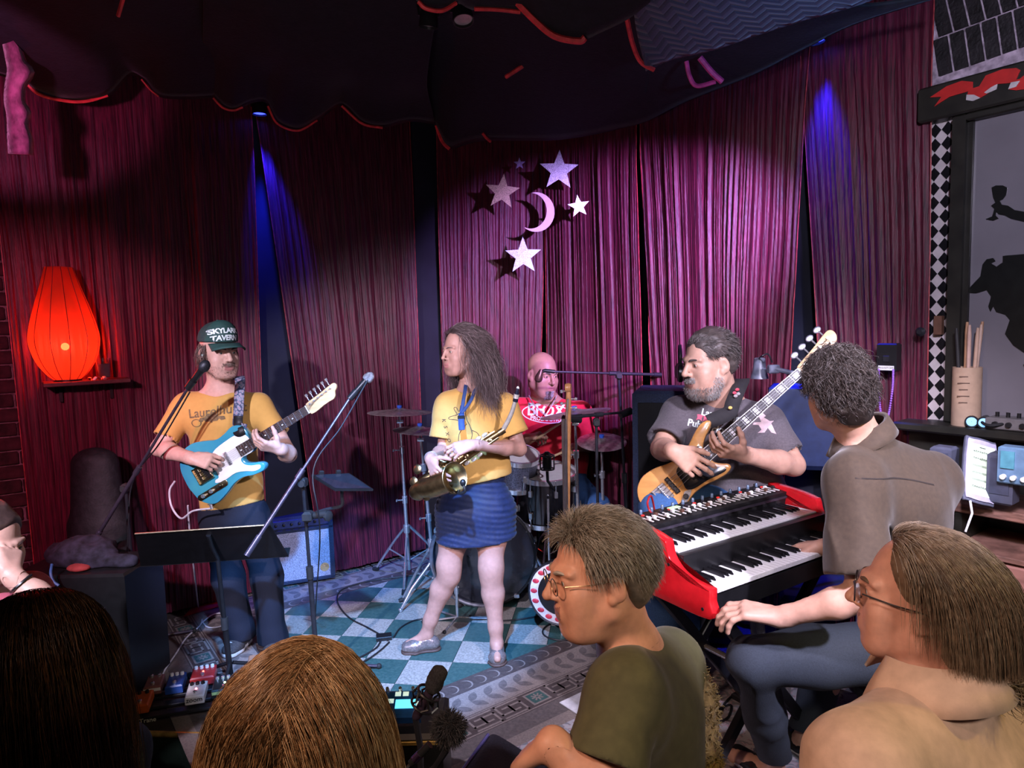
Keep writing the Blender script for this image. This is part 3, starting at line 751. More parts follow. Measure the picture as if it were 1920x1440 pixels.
# ------------------------------------------------------------------ curtains
def curtain_mat():
    m = bpy.data.materials.new('maroon_crushed_satin'); m.use_nodes = True; nt = m.node_tree; b = nt.nodes['Principled BSDF']
    tc = nt.nodes.new('ShaderNodeTexCoord'); mp = nt.nodes.new('ShaderNodeMapping'); mp.inputs['Scale'].default_value = (26, 26, .9)
    nt.links.new(tc.outputs['Object'], mp.inputs[0])
    nz = nt.nodes.new('ShaderNodeTexNoise'); nz.inputs['Scale'].default_value = 4.5; nz.inputs['Detail'].default_value = 4; nz.inputs['Roughness'].default_value = .65
    nt.links.new(mp.outputs[0], nz.inputs['Vector'])
    r = nt.nodes.new('ShaderNodeValToRGB'); r.color_ramp.elements[0].position = .33; r.color_ramp.elements[1].position = .72
    r.color_ramp.elements[0].color = (.016, .002, .007, 1); r.color_ramp.elements[1].color = (.165, .012, .040, 1)
    nt.links.new(nz.outputs['Fac'], r.inputs[0]); nt.links.new(r.outputs[0], b.inputs['Base Color'])
    bp = nt.nodes.new('ShaderNodeBump'); bp.inputs['Strength'].default_value = .75; bp.inputs['Distance'].default_value = .006
    nt.links.new(nz.outputs['Fac'], bp.inputs['Height']); nt.links.new(bp.outputs[0], b.inputs['Normal'])
    b.inputs['Roughness'].default_value = .45; b.inputs['Specular IOR Level'].default_value = .42
    b.inputs['Sheen Weight'].default_value = .12; b.inputs['Sheen Tint'].default_value = (1, .35, .5, 1)
    return m
M_curt = curtain_mat()
M_hem = mat('curtain_selvedge', (.45, .05, .06), .45, var=.3)
def n1(x, seed):
    i = np.floor(x).astype(int); t = x-i; t = t*t*(3-2*t)
    h = lambda k: (np.sin(k*127.1+seed*311.7)*43758.5453) % 1.0
    return h(i)*(1-t)+h(i+1)*t
def curtain(label, side, Lp, Rp, off, seed):
    """Lp, Rp: two photo points on each vertical edge; side L, R or the line of a panel hung across the corner"""
    if side == 'L': c0, ax, nr = CORN, LD, LN
    elif side == 'R': c0, ax, nr = CORR, RD, RN
    else: c0, ax = side[0], unit(side[1]-side[0]); nr = V(ax[1], -ax[0], 0)
    def hit(px, py):
        d = ray(px, py); o = V(0, 0, CH); c = c0+nr*off; p = o+d*(np.dot(c-o, nr)/np.dot(d, nr)); return np.dot(p-c, ax), p[2]
    def edge(pp):
        (s0, z0), (s1, z1) = hit(*pp[0]), hit(*pp[1])
        return lambda z: s0+(s1-s0)*(z-z0)/(z1-z0)
    eL, eR = edge(Lp), edge(Rp)
    Z = np.linspace(3.25, .025, 56); wid = abs(eL(1.6)-eR(1.6)); n = int(wid/.0042)+2
    U = np.linspace(0, 1, n); G = np.zeros((len(Z), n, 3))
    for i, z in enumerate(Z):
        a, b = eL(z), eR(z); s = a+(b-a)*U; x = U*wid*1.15; zz = np.full(n, z)
        xw = x+.03*n1(zz*.9+x*2, seed)+.012*n1(zz*2.3+x*5, seed+3)
        d = .026*(n1(xw*8, seed+1)-.5)+.013*(1-np.abs(2*n1(xw*28, seed+2)-1))+.012*(1-np.abs(2*n1(xw*64+zz*.6, seed+4)-1))+.007*n1(xw*120+zz*1.2, seed+5)
        ztop = np.clip((3.25-z)/.5, .35, 1)
        G[i] = c0+ax*s[:, None]+nr*(off+d[:, None]*ztop)+UP*z
    o = MB().grid(G).build('stage_curtain', M_curt, sharp=None)
    tag(o, label, 'curtain', 'maroon stage curtains')
    for j in (0, n-1): MB().tube(G[:, j], .0028, 6).build('selvedge', M_hem, o)
    return o
curtain('maroon curtain panel behind the red lantern, next to the bare brick', 'L', ((-14, 300), (48, 900)), ((474, 300), (494, 900)), .055, 11)
curtain('maroon curtain panel between guitarist and sax player, above the amplifier', 'L', ((492, 300), (578, 900)), ((770, 300), (792, 900)), .05, 22)
curtain('maroon curtain panel behind the hanging stars, hung across the corner', (V(-.53, 5.25, 0), V(.26, 5.1, 0)), ((820, 300), (836, 900)), ((1025, 300), (1009, 900)), .055, 33)
curtain('narrow maroon curtain panel behind the drummer', 'R', ((1021, 300), (1030, 900)), ((1198, 300), (1214, 900)), .05, 44)
curtain('wide maroon curtain panel behind the bass player, lit purple', 'R', ((1204, 300), (1232, 900)), ((1512, 250), (1478, 850)), .055, 55)
curtain('maroon curtain panel beside the checkered strip with the wall box', 'R', ((1512, 250), (1550, 850)), ((1748, 250), (1738, 800)), .05, 66)
# ------------------------------------------------------------------ cloth canopy under the ceiling
M_cloth = mat('black_blanket', (.005, .005, .008), .8, var=.3, scale=25, sheen=.05, bump=.2, bscale=60)
M_pipe = mat('red_piping', (.75, .05, .05), .55, var=.2)
M_pipe2 = mat('pink_piping', (.85, .08, .30), .55, var=.2)
def quilt_mat():
    m = bpy.data.materials.new('quilted_blanket'); m.use_nodes = True; nt = m.node_tree; b = nt.nodes['Principled BSDF']
    b.inputs['Base Color'].default_value = (.03, .033, .055, 1); b.inputs['Roughness'].default_value = .6; b.inputs['Sheen Weight'].default_value = .2
    tc = nt.nodes.new('ShaderNodeTexCoord'); mp = nt.nodes.new('ShaderNodeMapping'); mp.inputs['Rotation'].default_value = (0, 0, .64); mp.inputs['Scale'].default_value = (1, 1, 0)
    nt.links.new(tc.outputs['Object'], mp.inputs[0]); sx = nt.nodes.new('ShaderNodeSeparateXYZ'); nt.links.new(mp.outputs[0], sx.inputs[0])
    def mth(op, a, b_=None, v=None):
        q = nt.nodes.new('ShaderNodeMath'); q.operation = op
        nt.links.new(a, q.inputs[0])
        if b_ is not None: nt.links.new(b_, q.inputs[1])
        if v is not None: q.inputs[1].default_value = v
        return q.outputs[0]
    zz = mth('PINGPONG', sx.outputs[0], v=.055); a = mth('ADD', sx.outputs[1], mth('MULTIPLY', zz, v=.8)); w = mth('PINGPONG', mth('MULTIPLY', a, v=46.0), v=1.0); w = mth('POWER', w, v=.35)
    bp = nt.nodes.new('ShaderNodeBump'); bp.inputs['Strength'].default_value = 1.0; bp.inputs['Distance'].default_value = .010
    nt.links.new(w, bp.inputs['Height']); nt.links.new(bp.outputs[0], b.inputs['Normal'])
    return m
M_quilt = quilt_mat()
def drape(label, rows, m=M_cloth, pipes=(), amp=.03, seed=0, per=10, name='canopy_drape'):
    """rows of (px, py, depth): the lower hem first, then further edges"""
    R = [crom([at(*p) for p in r], per) for r in rows]
    k = max(len(r) for r in R)
    R = [np.stack([np.interp(np.linspace(0, len(r)-1, k), np.arange(len(r)), r[:, c]) for c in range(3)], 1) for r in R]
    C = crom(np.array(R).reshape(len(R), -1), 8).reshape(-1, k, 3)
    fn = wave_noise(seed, 8, 2.5, 9)
    w = np.sin(np.linspace(0, math.pi, C.shape[0]))[:, None]
    C[:, :, 2] += amp*w*fn(C[:, :, 0], C[:, :, 1], C[:, :, 2])
    o = MB().grid(C).build(name, m, sharp=None)
    tag(o, label, 'drape', 'black canopy cloths')
    md = o.modifiers.new('thick', 'SOLIDIFY'); md.thickness = .012; md.offset = 1
    for pl, r, mm in pipes:
        MB().tube(crom([at(*p) for p in pl], 8)-V(0, .018, .014), r*1.35, 6).build('piping', mm, o)
    return o
yl = lambda s: wl(s, 0, .25)
# left and middle cloths hang from lines parallel to the left wall, right ones parallel to the right wall
drape('black canopy cloth over the red lantern with orange piped scallops', [
    [(-60, 120, 3.35), (40, 150, 3.45), (75, 172, 3.5), (125, 186, 3.6), (165, 187, 3.65), (205, 176, 3.7), (243, 138, 3.8), (275, 150, 3.85), (300, 178, 3.9), (350, 182, 3.98), (400, 180, 4.05)],
    [(-90, 30, 2.9), (150, 30, 3.0), (420, 60, 3.4)], [(-140, -160, 2.3), (150, -160, 2.4), (440, -120, 2.7)]],
    pipes=[([(42, 138, 3.44), (75, 172, 3.49), (125, 186, 3.59), (165, 187, 3.64), (205, 176, 3.69)], .006, M_pipe), ([(236, -8, 2.75), (226, 27, 2.8)], .006, M_pipe), ([(268, 146, 3.83), (284, 165, 3.86), (300, 178, 3.89)], .0035, M_pipe)], seed=1)
drape('black canopy cloth hanging above the first blue downlight', [
    [(380, 165, 4.0), (402, 180, 4.05), (420, 198, 4.08), (440, 203, 4.1), (470, 190, 4.15), (500, 190, 4.2), (522, 228, 4.25), (560, 241, 4.3), (596, 222, 4.35), (640, 195, 4.4), (680, 228, 4.45), (718, 236, 4.5), (770, 225, 4.55), (815, 230, 4.6)],
    [(380, 60, 3.4), (560, 90, 3.5), (800, 120, 3.8)], [(380, -120, 2.7), (600, -120, 2.7), (850, -120, 2.8)]],
    pipes=[([(402, 181, 4.04), (420, 199, 4.07), (440, 204, 4.09), (457, 198, 4.1)], .005, M_pipe), ([(504, 196, 4.19), (522, 229, 4.24), (560, 242, 4.29), (596, 223, 4.34)], .005, M_pipe),
           ([(642, 196, 4.39), (680, 229, 4.44), (718, 237, 4.49)], .006, M_pipe), ([(555, 88, 3.5), (582, 70, 3.45), (598, 46, 3.4)], .012, M_pipe)], seed=2)
drape('black canopy cloth in the corner above the hanging stars', [
    [(800, 215, 4.7), (818, 235, 4.75), (828, 260, 4.8), (843, 277, 4.82), (900, 262, 4.75), (1000, 261, 4.6), (1060, 258, 4.45), (1130, 246, 4.3), (1200, 228, 4.1)],
    [(740, 60, 3.7), (950, 110, 3.6), (1220, 110, 3.5)], [(720, -120, 2.7), (950, -120, 2.7), (1240, -120, 2.7)]],
    pipes=[([(818, 232, 4.72), (829, 262, 4.77), (843, 277, 4.79)], .009, M_pipe), ([(905, 247, 4.6), (912, 256, 4.62), (920, 263, 4.64)], .007, M_pipe), ([(948, 142, 3.75), (980, 121, 3.7)], .008, M_pipe)], seed=3)
drape('black canopy cloth along the curtain top behind the bass player', [
    [(1120, 245, 4.30), (1200, 229, 4.05), (1280, 190, 3.8), (1400, 142, 3.45), (1500, 92, 3.2), (1600, 42, 2.95), (1760, -10, 2.6)],
    [(1100, 130, 3.7), (1300, 90, 3.3), (1600, 0, 2.75)], [(1100, -40, 2.9), (1300, -60, 2.8), (1600, -120, 2.5)]],
    pipes=[([(1285, 112, 3.35), (1291, 140, 3.36), (1305, 158, 3.37), (1340, 150, 3.34)], .008, M_pipe2), ([(1310, 105, 3.3), (1332, 132, 3.31), (1352, 150, 3.32)], .010, M_pipe2)], seed=4)
drape('quilted moving blanket lit blue at the top of the stage', [
    [(1210, 130, 3.2), (1260, 108, 3.15), (1330, 92, 3.05), (1420, 62, 2.9), (1500, 36, 2.78), (1580, 14, 2.68), (1680, -20, 2.5)],
    [(1190, 20, 2.9), (1400, 0, 2.65), (1640, -60, 2.4)], [(1200, -120, 2.5), (1400, -140, 2.35), (1640, -160, 2.2)]], m=M_quilt,
    pipes=[([(1173, 28, 2.95), (1185, 80, 3.1), (1200, 113, 3.18), (1225, 128, 3.2)], .008, M_pipe)], seed=5, amp=.015)
drape('black canopy cloth nearest the front with curved red piping', [
    [(760, -30, 2.75), (800, 12, 2.8), (830, 16, 2.82), (858, 2, 2.84), (890, 14, 2.9), (975, 20, 2.95), (1005, 38, 2.95), (1040, 64, 2.98), (1085, 73, 2.98), (1130, 55, 2.92), (1180, 30, 2.85), (1220, 0, 2.75)],
    [(740, -120, 2.5), (1000, -120, 2.5), (1230, -120, 2.5)], [(740, -220, 2.2), (1000, -220, 2.2), (1230, -220, 2.2)]],
    pipes=[([(785, 0, 2.78), (800, 13, 2.79), (830, 17, 2.81), (856, 3, 2.83)], .006, M_pipe), ([(890, 14, 2.89), (930, 15, 2.92), (975, 20, 2.94)], .006, M_pipe),
           ([(962, -6, 2.9), (1003, 36, 2.94), (1040, 65, 2.97), (1085, 74, 2.97), (1096, 67, 2.96)], .010, M_pipe)], seed=6, amp=.01)
# cloth at the canopy's left end, pink light put into its base colour
M_pinkcloth = mat('pink_lit_blanket', (.32, .10, .20), .7, var=.35, scale=18, bump=.4, bscale=40, sheen=.2)
rows = []
for (xa, xb, y) in ((10, 33, -30), (14, 34, 15), (17, 18, 50), (22, 30, 85), (28, 42, 118), (30, 56, 135), (26, 40, 160), (24, 38, 190), (28, 50, 212), (30, 44, 232), (30, 54, 262), (32, 54, 290)):
    rows.append([at(xa-8, y, 3.15), at((xa+xb)/2, y, 3.12), at(xb, y, 3.18)])
o = MB().grid(crom(np.array(rows).reshape(len(rows), -1), 3).reshape(-1, 3, 3)).build('hanging_cloth', M_pinkcloth, sharp=None)
o.modifiers.new('t', 'SOLIDIFY').thickness = .02
tag(o, 'ragged pink-lit cloth edge hanging above the brick wall', 'cloth')
# ------------------------------------------------------------------ guitarist
SK_pale = skin_mat('skin_pale', (.60, .36, .28)); SK_lip = mat('lip_rose', (.46, .19, .17), .4, var=.08)
SK_tan = skin_mat('skin_tan', (.52, .30, .22)); SK_brown = skin_mat('skin_brown', (.36, .19, .13)); SK_liptan = mat('lip_tan', (.36, .16, .13), .4, var=.08)
M_denim_dk = mat('dark_denim', (.005, .007, .018), .85, var=.12, scale=200, bump=.15, bscale=300)
M_mustard = mat('mustard_cotton', (.56, .31, .075), .85, var=.025, scale=50, bump=.06, bscale=500, sheen=.15)
def guitarist():
    p = thing('person', 'guitarist in green cap and mustard T-shirt playing the blue guitar', 'person', (-1.42, 3.5, 0))
    hc = at(411, 662, 3.46); R = head_frame((.74, -.66, -.10), (0.02, 0, 1)); sc = 1.05
    neck = at(414, 722, 3.52); shR = at(350, 760, 3.50); shL = at(486, 760, 3.50); chest = at(415, 795, 3.51); pel = at(438, 955, 3.55)
    elR = at(299, 840, 3.40); wrR = at(360, 860, 3.245); elL = at(541, 852, 3.46); wrL = at(526, 842, 3.30)
    hipR = at(408, 965, 3.55); hipL = at(470, 965, 3.55); knR = at(428, 1082, 3.52); knL = at(500, 1082, 3.50)
    anR = at(452, 1190, 3.56); anL = at(512, 1200, 3.50)
    S = SDF(); add_head(S, hc, R, sc, neck+V(0, 0, -.02), neck_r=.054, jaw=.95)
    torso(S, pel, chest, neck, shL, shR, r=.98)
    arm(S, shR, elR, wrR); arm(S, shL, elL, wrL)
    b1 = hand(S, wrR, at(405, 867, 3.235)-wrR, (.05, .8, -.55), True, curls=((38, 40, 25), (45, 48, 28), (52, 50, 30), (58, 50, 30)), thumb=(.75, .35, .55), sc=1.0)
    b2 = hand(S, wrL, V(-.72, -.50, .30), (-.15, .62, .75), False, curls=((18, 42, 25), (22, 45, 25), (26, 46, 25), (32, 46, 25)), thumb=(.45, .6, .6), sc=1.0)
    leg(S, hipR, knR, anR); leg(S, hipL, knL, anL)
    body = body_obj(S, SK_pale, p, [hbox(hc, R, sc), b1, b2], midx=lips(hc, R, sc), mats=[SK_pale, SK_lip])
    eye_parts(body, hc, R, sc, (.08, .09, .08))
    HB = hair_mats('guitarist_hair', [(.10, .065, .045), (.16, .10, .07), (.07, .045, .035)])
    brow_parts(body, hc, R, sc, HB[0])
    # beard and moustache: short fibres over the jaw
    def fibres(name, keep, n, L, r, mats, seed, down=.8):
        v = np.array([list(q.co) for q in body.data.vertices])+LOC[p.name]; nn = np.array([list(q.normal) for q in body.data.vertices])
        l = (v-hc)@R/sc; k = np.where(keep(l))[0]; rg = np.random.default_rng(seed); k = rg.choice(k, n)
        ro = v[k]+rg.normal(size=(n, 3))*.002; d = nn[k]*.6+V(0, 0, -1)*down+rg.normal(size=(n, 3))*.25
        return strand_mesh(name, grow(ro, d, L*rg.uniform(.6, 1.2, n), 4, .2, jitter=.1), r, mats, body, seed)
    BM = hair_mats('guitarist_beard', [(.17, .12, .09), (.26, .20, .16), (.12, .08, .06)])
    fibres('beard', lambda l: (l[:, 2] < -.048) & (l[:, 2] > -.125) & (l[:, 1] > -.005) & (np.abs(l[:, 0]) < .075) & ~((np.abs(l[:, 0]) < .024) & (l[:, 2] > -.076) & (l[:, 2] < -.04)), 1100, .005, .0005, BM, 1)
    fibres('moustache', lambda l: (l[:, 2] < -.036) & (l[:, 2] > -.052) & (l[:, 1] > .08) & (np.abs(l[:, 0]) < .03), 380, .007, .0005, BM, 2)
    # hair under the cap, over the nape
    ro, nn, l = scalp(900, hc, R, sc, lambda l: (l[:, 2] < .045) & (l[:, 1] < .02) & (l[:, 2] > -.02), 3)
    strand_mesh('hair', grow(ro, nn*.3+V(0, 0, -1)-R[:, 1]*.2, np.random.default_rng(1).uniform(.05, .10, len(ro)), 8, .25, curl=.004, cfreq=60, col=[skull(hc, R, sc, .002)], jitter=.1), .0014, HB, body, 5)
    # in-ear monitor
    MB().ball(hc+R@(V(.082, .006, -.006)*sc), .008).build('earpiece', mat('pale_green_plastic', (.35, .6, .55), .3), body)
    # cap
    T = lambda x, y, z: hc+R@(V(x, y, z)*sc)
    M_cap = mat('dark_green_mesh', (.020, .055, .052), .8, var=.2, scale=200, bump=.4, bscale=500); M_capf = mat('green_foam', (.022, .07, .06), .7, var=.1)
    cup = SDF(); cup.ell(T(0, -.016, .058), V(.088, .109, .096)*sc, R, k=0); cup.ell(T(0, .035, .103), V(.065, .06, .060)*sc, R, k=.03)
    cup.cut(T(0, 0, .056), R@V(0, .06, -1))
    c = sdf_obj('cap', cup, .005, M_cap, body, mats=[M_cap, M_capf], midx_fn=lambda q: ((((q-hc)@R)[:, 1]) > .022).astype(int))
    vis = []
    for i in range(17):
        a = -1.15+2.3*i/16; rr = []
        for t in (0, .35, .7, 1):
            x = math.sin(a)*(.083+.004*t); y = .015+math.cos(a)*.085+t*.078*(math.cos(a*.95)**.6 if math.cos(a*.95) > 0 else 0)
            rr.append(T(x, y, 0.058-.012*t-.026*(abs(a)/1.15)**2*(.3+t*.7)))
        vis.append(rr)
    v = MB().grid(vis).build('visor', M_capf, c, sharp=None); md = v.modifiers.new('t', 'SOLIDIFY'); md.thickness = .004
    bt = MB().ball(T(0, -.016, .156), .007).build('button', M_capf, c)
    tv, tf = text_mesh('SKYLARK\nTAVERN', .034, bold=.0012, sp=.92)
    decal('lettering', tv*V(1.0, 1.05, 1), tf, c, T(.012, .12, .108), -R[:, 0], R@V(0, -.28, 1), mat('white_print', (.75, .85, .83), .6, var=.05), c, .002, 1)
    # T-shirt
    sh = SDF(); torso(sh, pel-UP*.06, chest, neck-UP*.035, shL, shR, infl=.013, sw=1.5)
    ends = []
    for a, b, t in ((shR, elR, .80), (shL, elL, .62)):
        e, d = sleeve(sh, a, b, t, .062, .071); ends.append((e, d, .071))
    sh.func(wrinkle(4, .0075, (1, 1, .5), 10, 45)); sh.cap(neck+UP*.0+V(.004, -.03, 0), hc, .064, .08, k=.02, op='s')
    cut_ends(sh, ends); hem = at(440, 948, 3.5); sh.cut(hem, (.13, -.05, -1))
    shirt = sdf_obj('t_shirt', sh, .0065, M_mustard, p)
    M_pr = mat('faded_navy_print', (.20, .13, .06), .85, var=.25, scale=80)
    tv, tf = text_mesh('Laurelhurst', .064, bold=.001); decal('print', tv, tf, shirt, at(405, 771, 3.4), (1, 0, .10), UP, M_pr, shirt, .0015, 1)
    car = [(-.07, 0), (-.06, .018), (-.035, .02), (-.02, .036), (.02, .036), (.035, .02), (.065, .016), (.07, 0), (.05, -.004), (.04, .006), (.03, -.004), (-.03, -.004), (-.04, .006), (-.05, -.004)]
    decal('print', [(a, b) for a, b in car], [list(range(len(car)))], shirt, at(398, 788, 3.4), (1, 0, .08), UP, M_pr, shirt, .0015, 2)
    for dx, r_ in ((-.085, .03), (.0, .006)): 
        ring_ = [(dx+r_*math.cos(t), -.012+r_*.7*math.sin(t)) for t in np.arange(20)*.314]; inn = [(dx+(r_-.006)*math.cos(t), -.012+(r_-.006)*.7*math.sin(t)) for t in np.arange(20)*.314]
        decal('print', ring_+inn, [[i, (i+1) % 20, 20+(i+1) % 20, 20+i] for i in range(20)], shirt, at(398, 786, 3.4), (1, 0, .08), UP, M_pr, shirt, .0015, 0)
    # jeans
    jn = SDF(); jn.cap(pel+UP*.03, (hipL+hipR)/2, .118, .122, k=.04, side=(1, 0, 0), w=1.40)
    for h_, k_, a_ in ((hipR, knR, anR), (hipL, knL, anL)): jn.chain([h_, k_, a_*.9+k_*.1, a_-UP*.005], [.098, .078, .070, .078], k=.035)
    jn.func(wrinkle(9, .007, (1, 1, .9), 12, 40)); jn.cut(pel+UP*.05, UP)
    jn.func(lambda F, X, Y, Z: np.maximum(F, (.055-Z)))
    sdf_obj('jeans', jn, .0085, M_denim_dk, p)
    M_shoe = mat('grey_knit_shoe', (.045, .040, .042), .8, var=.25, scale=150); M_sole = mat('pale_sole', (.55, .52, .50), .6)
    for a_, toe in ((anR, at(424, 1226, 3.42)), (anL, at(513, 1238, 3.36))):
        q = SDF(); hl, d, sd = shoe(q, a_, toe, 1.1); q.cap(a_-UP*.02, hl+d*.03+UP*.02, .040, .036, k=.02); q.cut((0, 0, .02), (0, 0, -1)); q.cut(V(0, 0, .105), UP)
        s_ = sdf_obj('shoe', q, .006, M_shoe, p)
        q = SDF(); q.cap(hl-UP*.02, hl+d*.1-UP*.02, .040, .039, k=.01, side=sd, w=.95); q.cap(hl+d*.1-UP*.02, V(toe[0], toe[1], .012)-d*.03, .039, .033, k=.02, side=sd, w=1.35); q.cut((0, 0, .026), UP); q.cut((0, 0, .002), -UP)
        sdf_obj('sole', q, .006, M_sole, s_)
        for i in range(3): MB().tube(crom([hl+d*(.085+.022*i)+sd*.02+UP*(.038-.006*i), hl+d*(.09+.022*i)+UP*(.047-.006*i), hl+d*(.085+.022*i)-sd*.02+UP*(.038-.006*i)], 4), .003, 5).build('lace', M_sole, s_)
    return p
guitarist()
# ------------------------------------------------------------------ blue electric guitar
M_chrome = mat('chrome', (.75, .76, .8), .20, .85, var=.05); M_gold = mat('brassy_chrome', (.8, .72, .42), .2, 1.0, var=.08)
M_maple = mat('maple', (.62, .40, .19), .35, var=.12, scale=18, stretch=(1, 1, 6), coat=.3); M_rosew = mat('rosewood', (.055, .028, .020), .5, var=.3, scale=40)
M_white = mat('white_plastic', (.78, .78, .76), .3, var=.03); M_blackp = mat('black_plastic', (.012, .012, .013), .35, var=.1); M_steel = mat('steel_string', (.6, .6, .62), .3, 1.0)
def strap_obj(name, pts, w, m, parent, nrm_hint, th=.004):
    P = crom(pts, 8); n = len(P); T = np.gradient(P, axis=0); rows = []
    hints = crom(nrm_hint, 8) if np.ndim(nrm_hint) > 1 else np.tile(nrm_hint, (n, 1))
    for i in range(n):
        sd = unit(np.cross(T[i], hints[i])); rows.append([P[i]-sd*w/2, P[i], P[i]+sd*w/2])
    o = MB().grid(rows).build(name, m, parent, sharp=None); o.modifiers.new('t', 'SOLIDIFY').thickness = th
    return o
def guitar_frame(bridge, nut, normal, length):
    x = unit(nut-bridge); R = frame(x, z=normal); return R, np.linalg.norm(nut-bridge)/length
def blue_guitar():
    br, nut = at(378, 890, 3.315), at(577, 768, 3.275); Rg, k = guitar_frame(br, nut, V(.06, -1, .14), .648)
    g = thing('electric_guitar', 'blue single-cutaway electric guitar with white pickguard held by the capped guitarist', 'guitar', br-UP*.3)
    B = lambda: MB(Rg*k, br)
    out = crom([(-.098, 0), (-.085, .085), (-.035, .148), (.035, .160), (.10, .138), (.155, .114), (.205, .116), (.262, .128), (.303, .108), (.318, .065), (.312, .028), (.300, -.028), (.236, -.034), (.232, -.060), (.262, -.082), (.300, -.100), (.312, -.122), (.290, -.142), (.235, -.137), (.180, -.120), (.12, -.124), (.05, -.150), (-.02, -.160), (-.075, -.115), (-.094, -.05)], 5, True)
    M_blue = mat('sky_blue_lacquer', (.030, .22, .36), .22, var=.15, scale=6, coat=.8, col2=(.06, .34, .40))
    body = B().prism(out, -.046, -.002, .006).build('guitar_body', M_blue, g)
    M_bind = mat('navy_binding', (.01, .03, .14), .3, coat=.5)
    B().prism(crom([(-.092, 0), (-.08, .08), (-.033, .14), (.035, .152), (.10, .13)], 3), -.0018, -.001) if False else None
    pg = crom([(.312, .03), (.298, .062), (.26, .080), (.20, .080), (.13, .072), (.088, .052), (.075, .045), (.075, -.05), (.05, -.06), (.045, -.075), (.09, -.085), (.16, -.082), (.21, -.10), (.25, -.122), (.285, -.125), (.29, -.108), (.25, -.09), (.222, -.065), (.226, -.034), (.30, -.03)], 4, True)
    B().prism(pg, -.001, .0018, .0006).build('pickguard', M_white, g)
    b = B(); b.box((.012, 0, .001), (.085, .088, .004), bev=.001)
    for sg in (-.042, .042): b.box((.012, sg, .007), (.085, .003, .010))
    b.box((-.029, 0, .007), (.003, .088, .010)); b.build('bridge_plate', M_gold, g)
    for i in range(3): B().cyl((0, -.022+.022*i-.008, .008), (0, -.022+.022*i+.008, .008), .005).build('saddle', M_gold, g)
    B().box((.030, 0, .006), (.022, .072, .010), frame(V(.97, .24, 0), z=UP), bev=.003).build('bridge_pickup', M_blackp, g)
    B().box((.165, 0, .006), (.020, .068, .012), bev=.004).build('neck_pickup', M_chrome, g)
    cpn = B(); cpn.prism([(-.075+.085+.085*math.cos(t)*1.0 if False else (.01+(.075 if math.cos(t) > 0 else -.075)+.016*math.cos(t)), -.098+.016*math.sin(t)) for t in np.linspace(-math.pi, math.pi, 25)[:-1]], 0, .003, .001); cp_ = cpn.build('control_plate', M_gold, g)
    for x in (-.045, .005): B().lathe([(.010, 0), (.010, .012), (.008, .015)], (x, -.098, .003), (0, 0, 1), 16).build('knob', M_chrome, cp_)
    s_ = B(); s_.cyl((.055, -.098, .003), (.06, -.098, .018), .002); s_.lathe([(.005, 0), (.006, .008), (.003, .012)], (.06, -.098, .014), (0, 0, 1), 10); s_.build('selector_switch', M_blackp, cp_)
    # neck: wood back, dark fretboard, frets, dots
    w0, w1 = .0215, .028
    nk = B(); G = []
    for x in np.linspace(.232, .652, 8):
        w = w1+(w0-w1)*(x-.232)/.42; G.append([(x, w*math.cos(t), .004-(.019+.004*(.652-x)/.42)*max(0, math.sin(t))) for t in np.linspace(0, math.pi, 9)])
    nk.grid(G); nk.build('neck', M_maple, g)
    fb = B(); fb.prism([(.232, -w1), (.652, -w0), (.652, w0), (.232, w1)], .003, .0085); fbo = fb.build('fretboard', M_rosew, g, smooth=False)
    sc_ = .648
    for n in range(1, 22):
        x = sc_*2**(-n/12.0)
        if x < .235: break
        w = w1+(w0-w1)*(x-.232)/.42; B().box((x, 0, .009), (.0022, 2*w, .0022)).build('fret', M_chrome, fbo, smooth=False)
    for n in (3, 5, 7, 9, 12, 15, 17):
        xa, xb = sc_*2**(-n/12.0), sc_*2**(-(n-1)/12.0); xm = (xa+xb)/2
        if xm < .24: continue
        for yy in ((-.010, .010) if n == 12 else (0,)): B().lathe([(.0042, 0), (.0042, .0008)], (xm, yy, .0083), (0, 0, 1), 12).build('dot_inlay', M_white, fbo, smooth=False)
    B().box((.650, 0, .007), (.004, .043, .012)).build('nut', mat('bone', (.8, .74, .6), .4), g)
    hs = crom([(.652, .022), (.664, .030), (.70, .034), (.75, .038), (.80, .045), (.828, .046), (.838, .034), (.832, .018), (.815, .006), (.805, -.012), (.79, -.022), (.765, -.022), (.73, -.024), (.69, -.030), (.664, -.030), (.652, -.022)], 3, True)
    B().prism(hs, -.010, .004, .002).build('headstock', M_maple, g)
    for i in range(6):
        x = .676+.0255*i; y0 = .018+.0025*i; t_ = B(); t_.cyl((x, y0, .004), (x, y0, .014), .004); t_.cyl((x, .034+.003*i, -.003), (x, .058+.003*i, -.003), .003); t_.box((x, .064+.003*i, -.003), (.014, .014, .007), bev=.003)
        t_.build('tuner', M_chrome, g)
        B().tube([(-.025, -.026+.0105*i, .010), (0, -.026+.0105*i, .0135), (.65, -.0165+.0066*i, .0125), (x, y0, .010)], .0007, 4).build('string', M_steel, g)
    B().lathe([(.006, 0), (.004, .006), (.008, .012), (.006, .015)], (.31, .075, -.02), (.7, .7, 0), 10).build('strap_button', M_chrome, g)
    jk = B(); jk.lathe([(.014, 0), (.014, .004), (.008, .006), (.008, .03)], (-.05, -.145, -.022), (-.25, -1, 0), 14); jk.build('jack_plug', M_chrome, g)
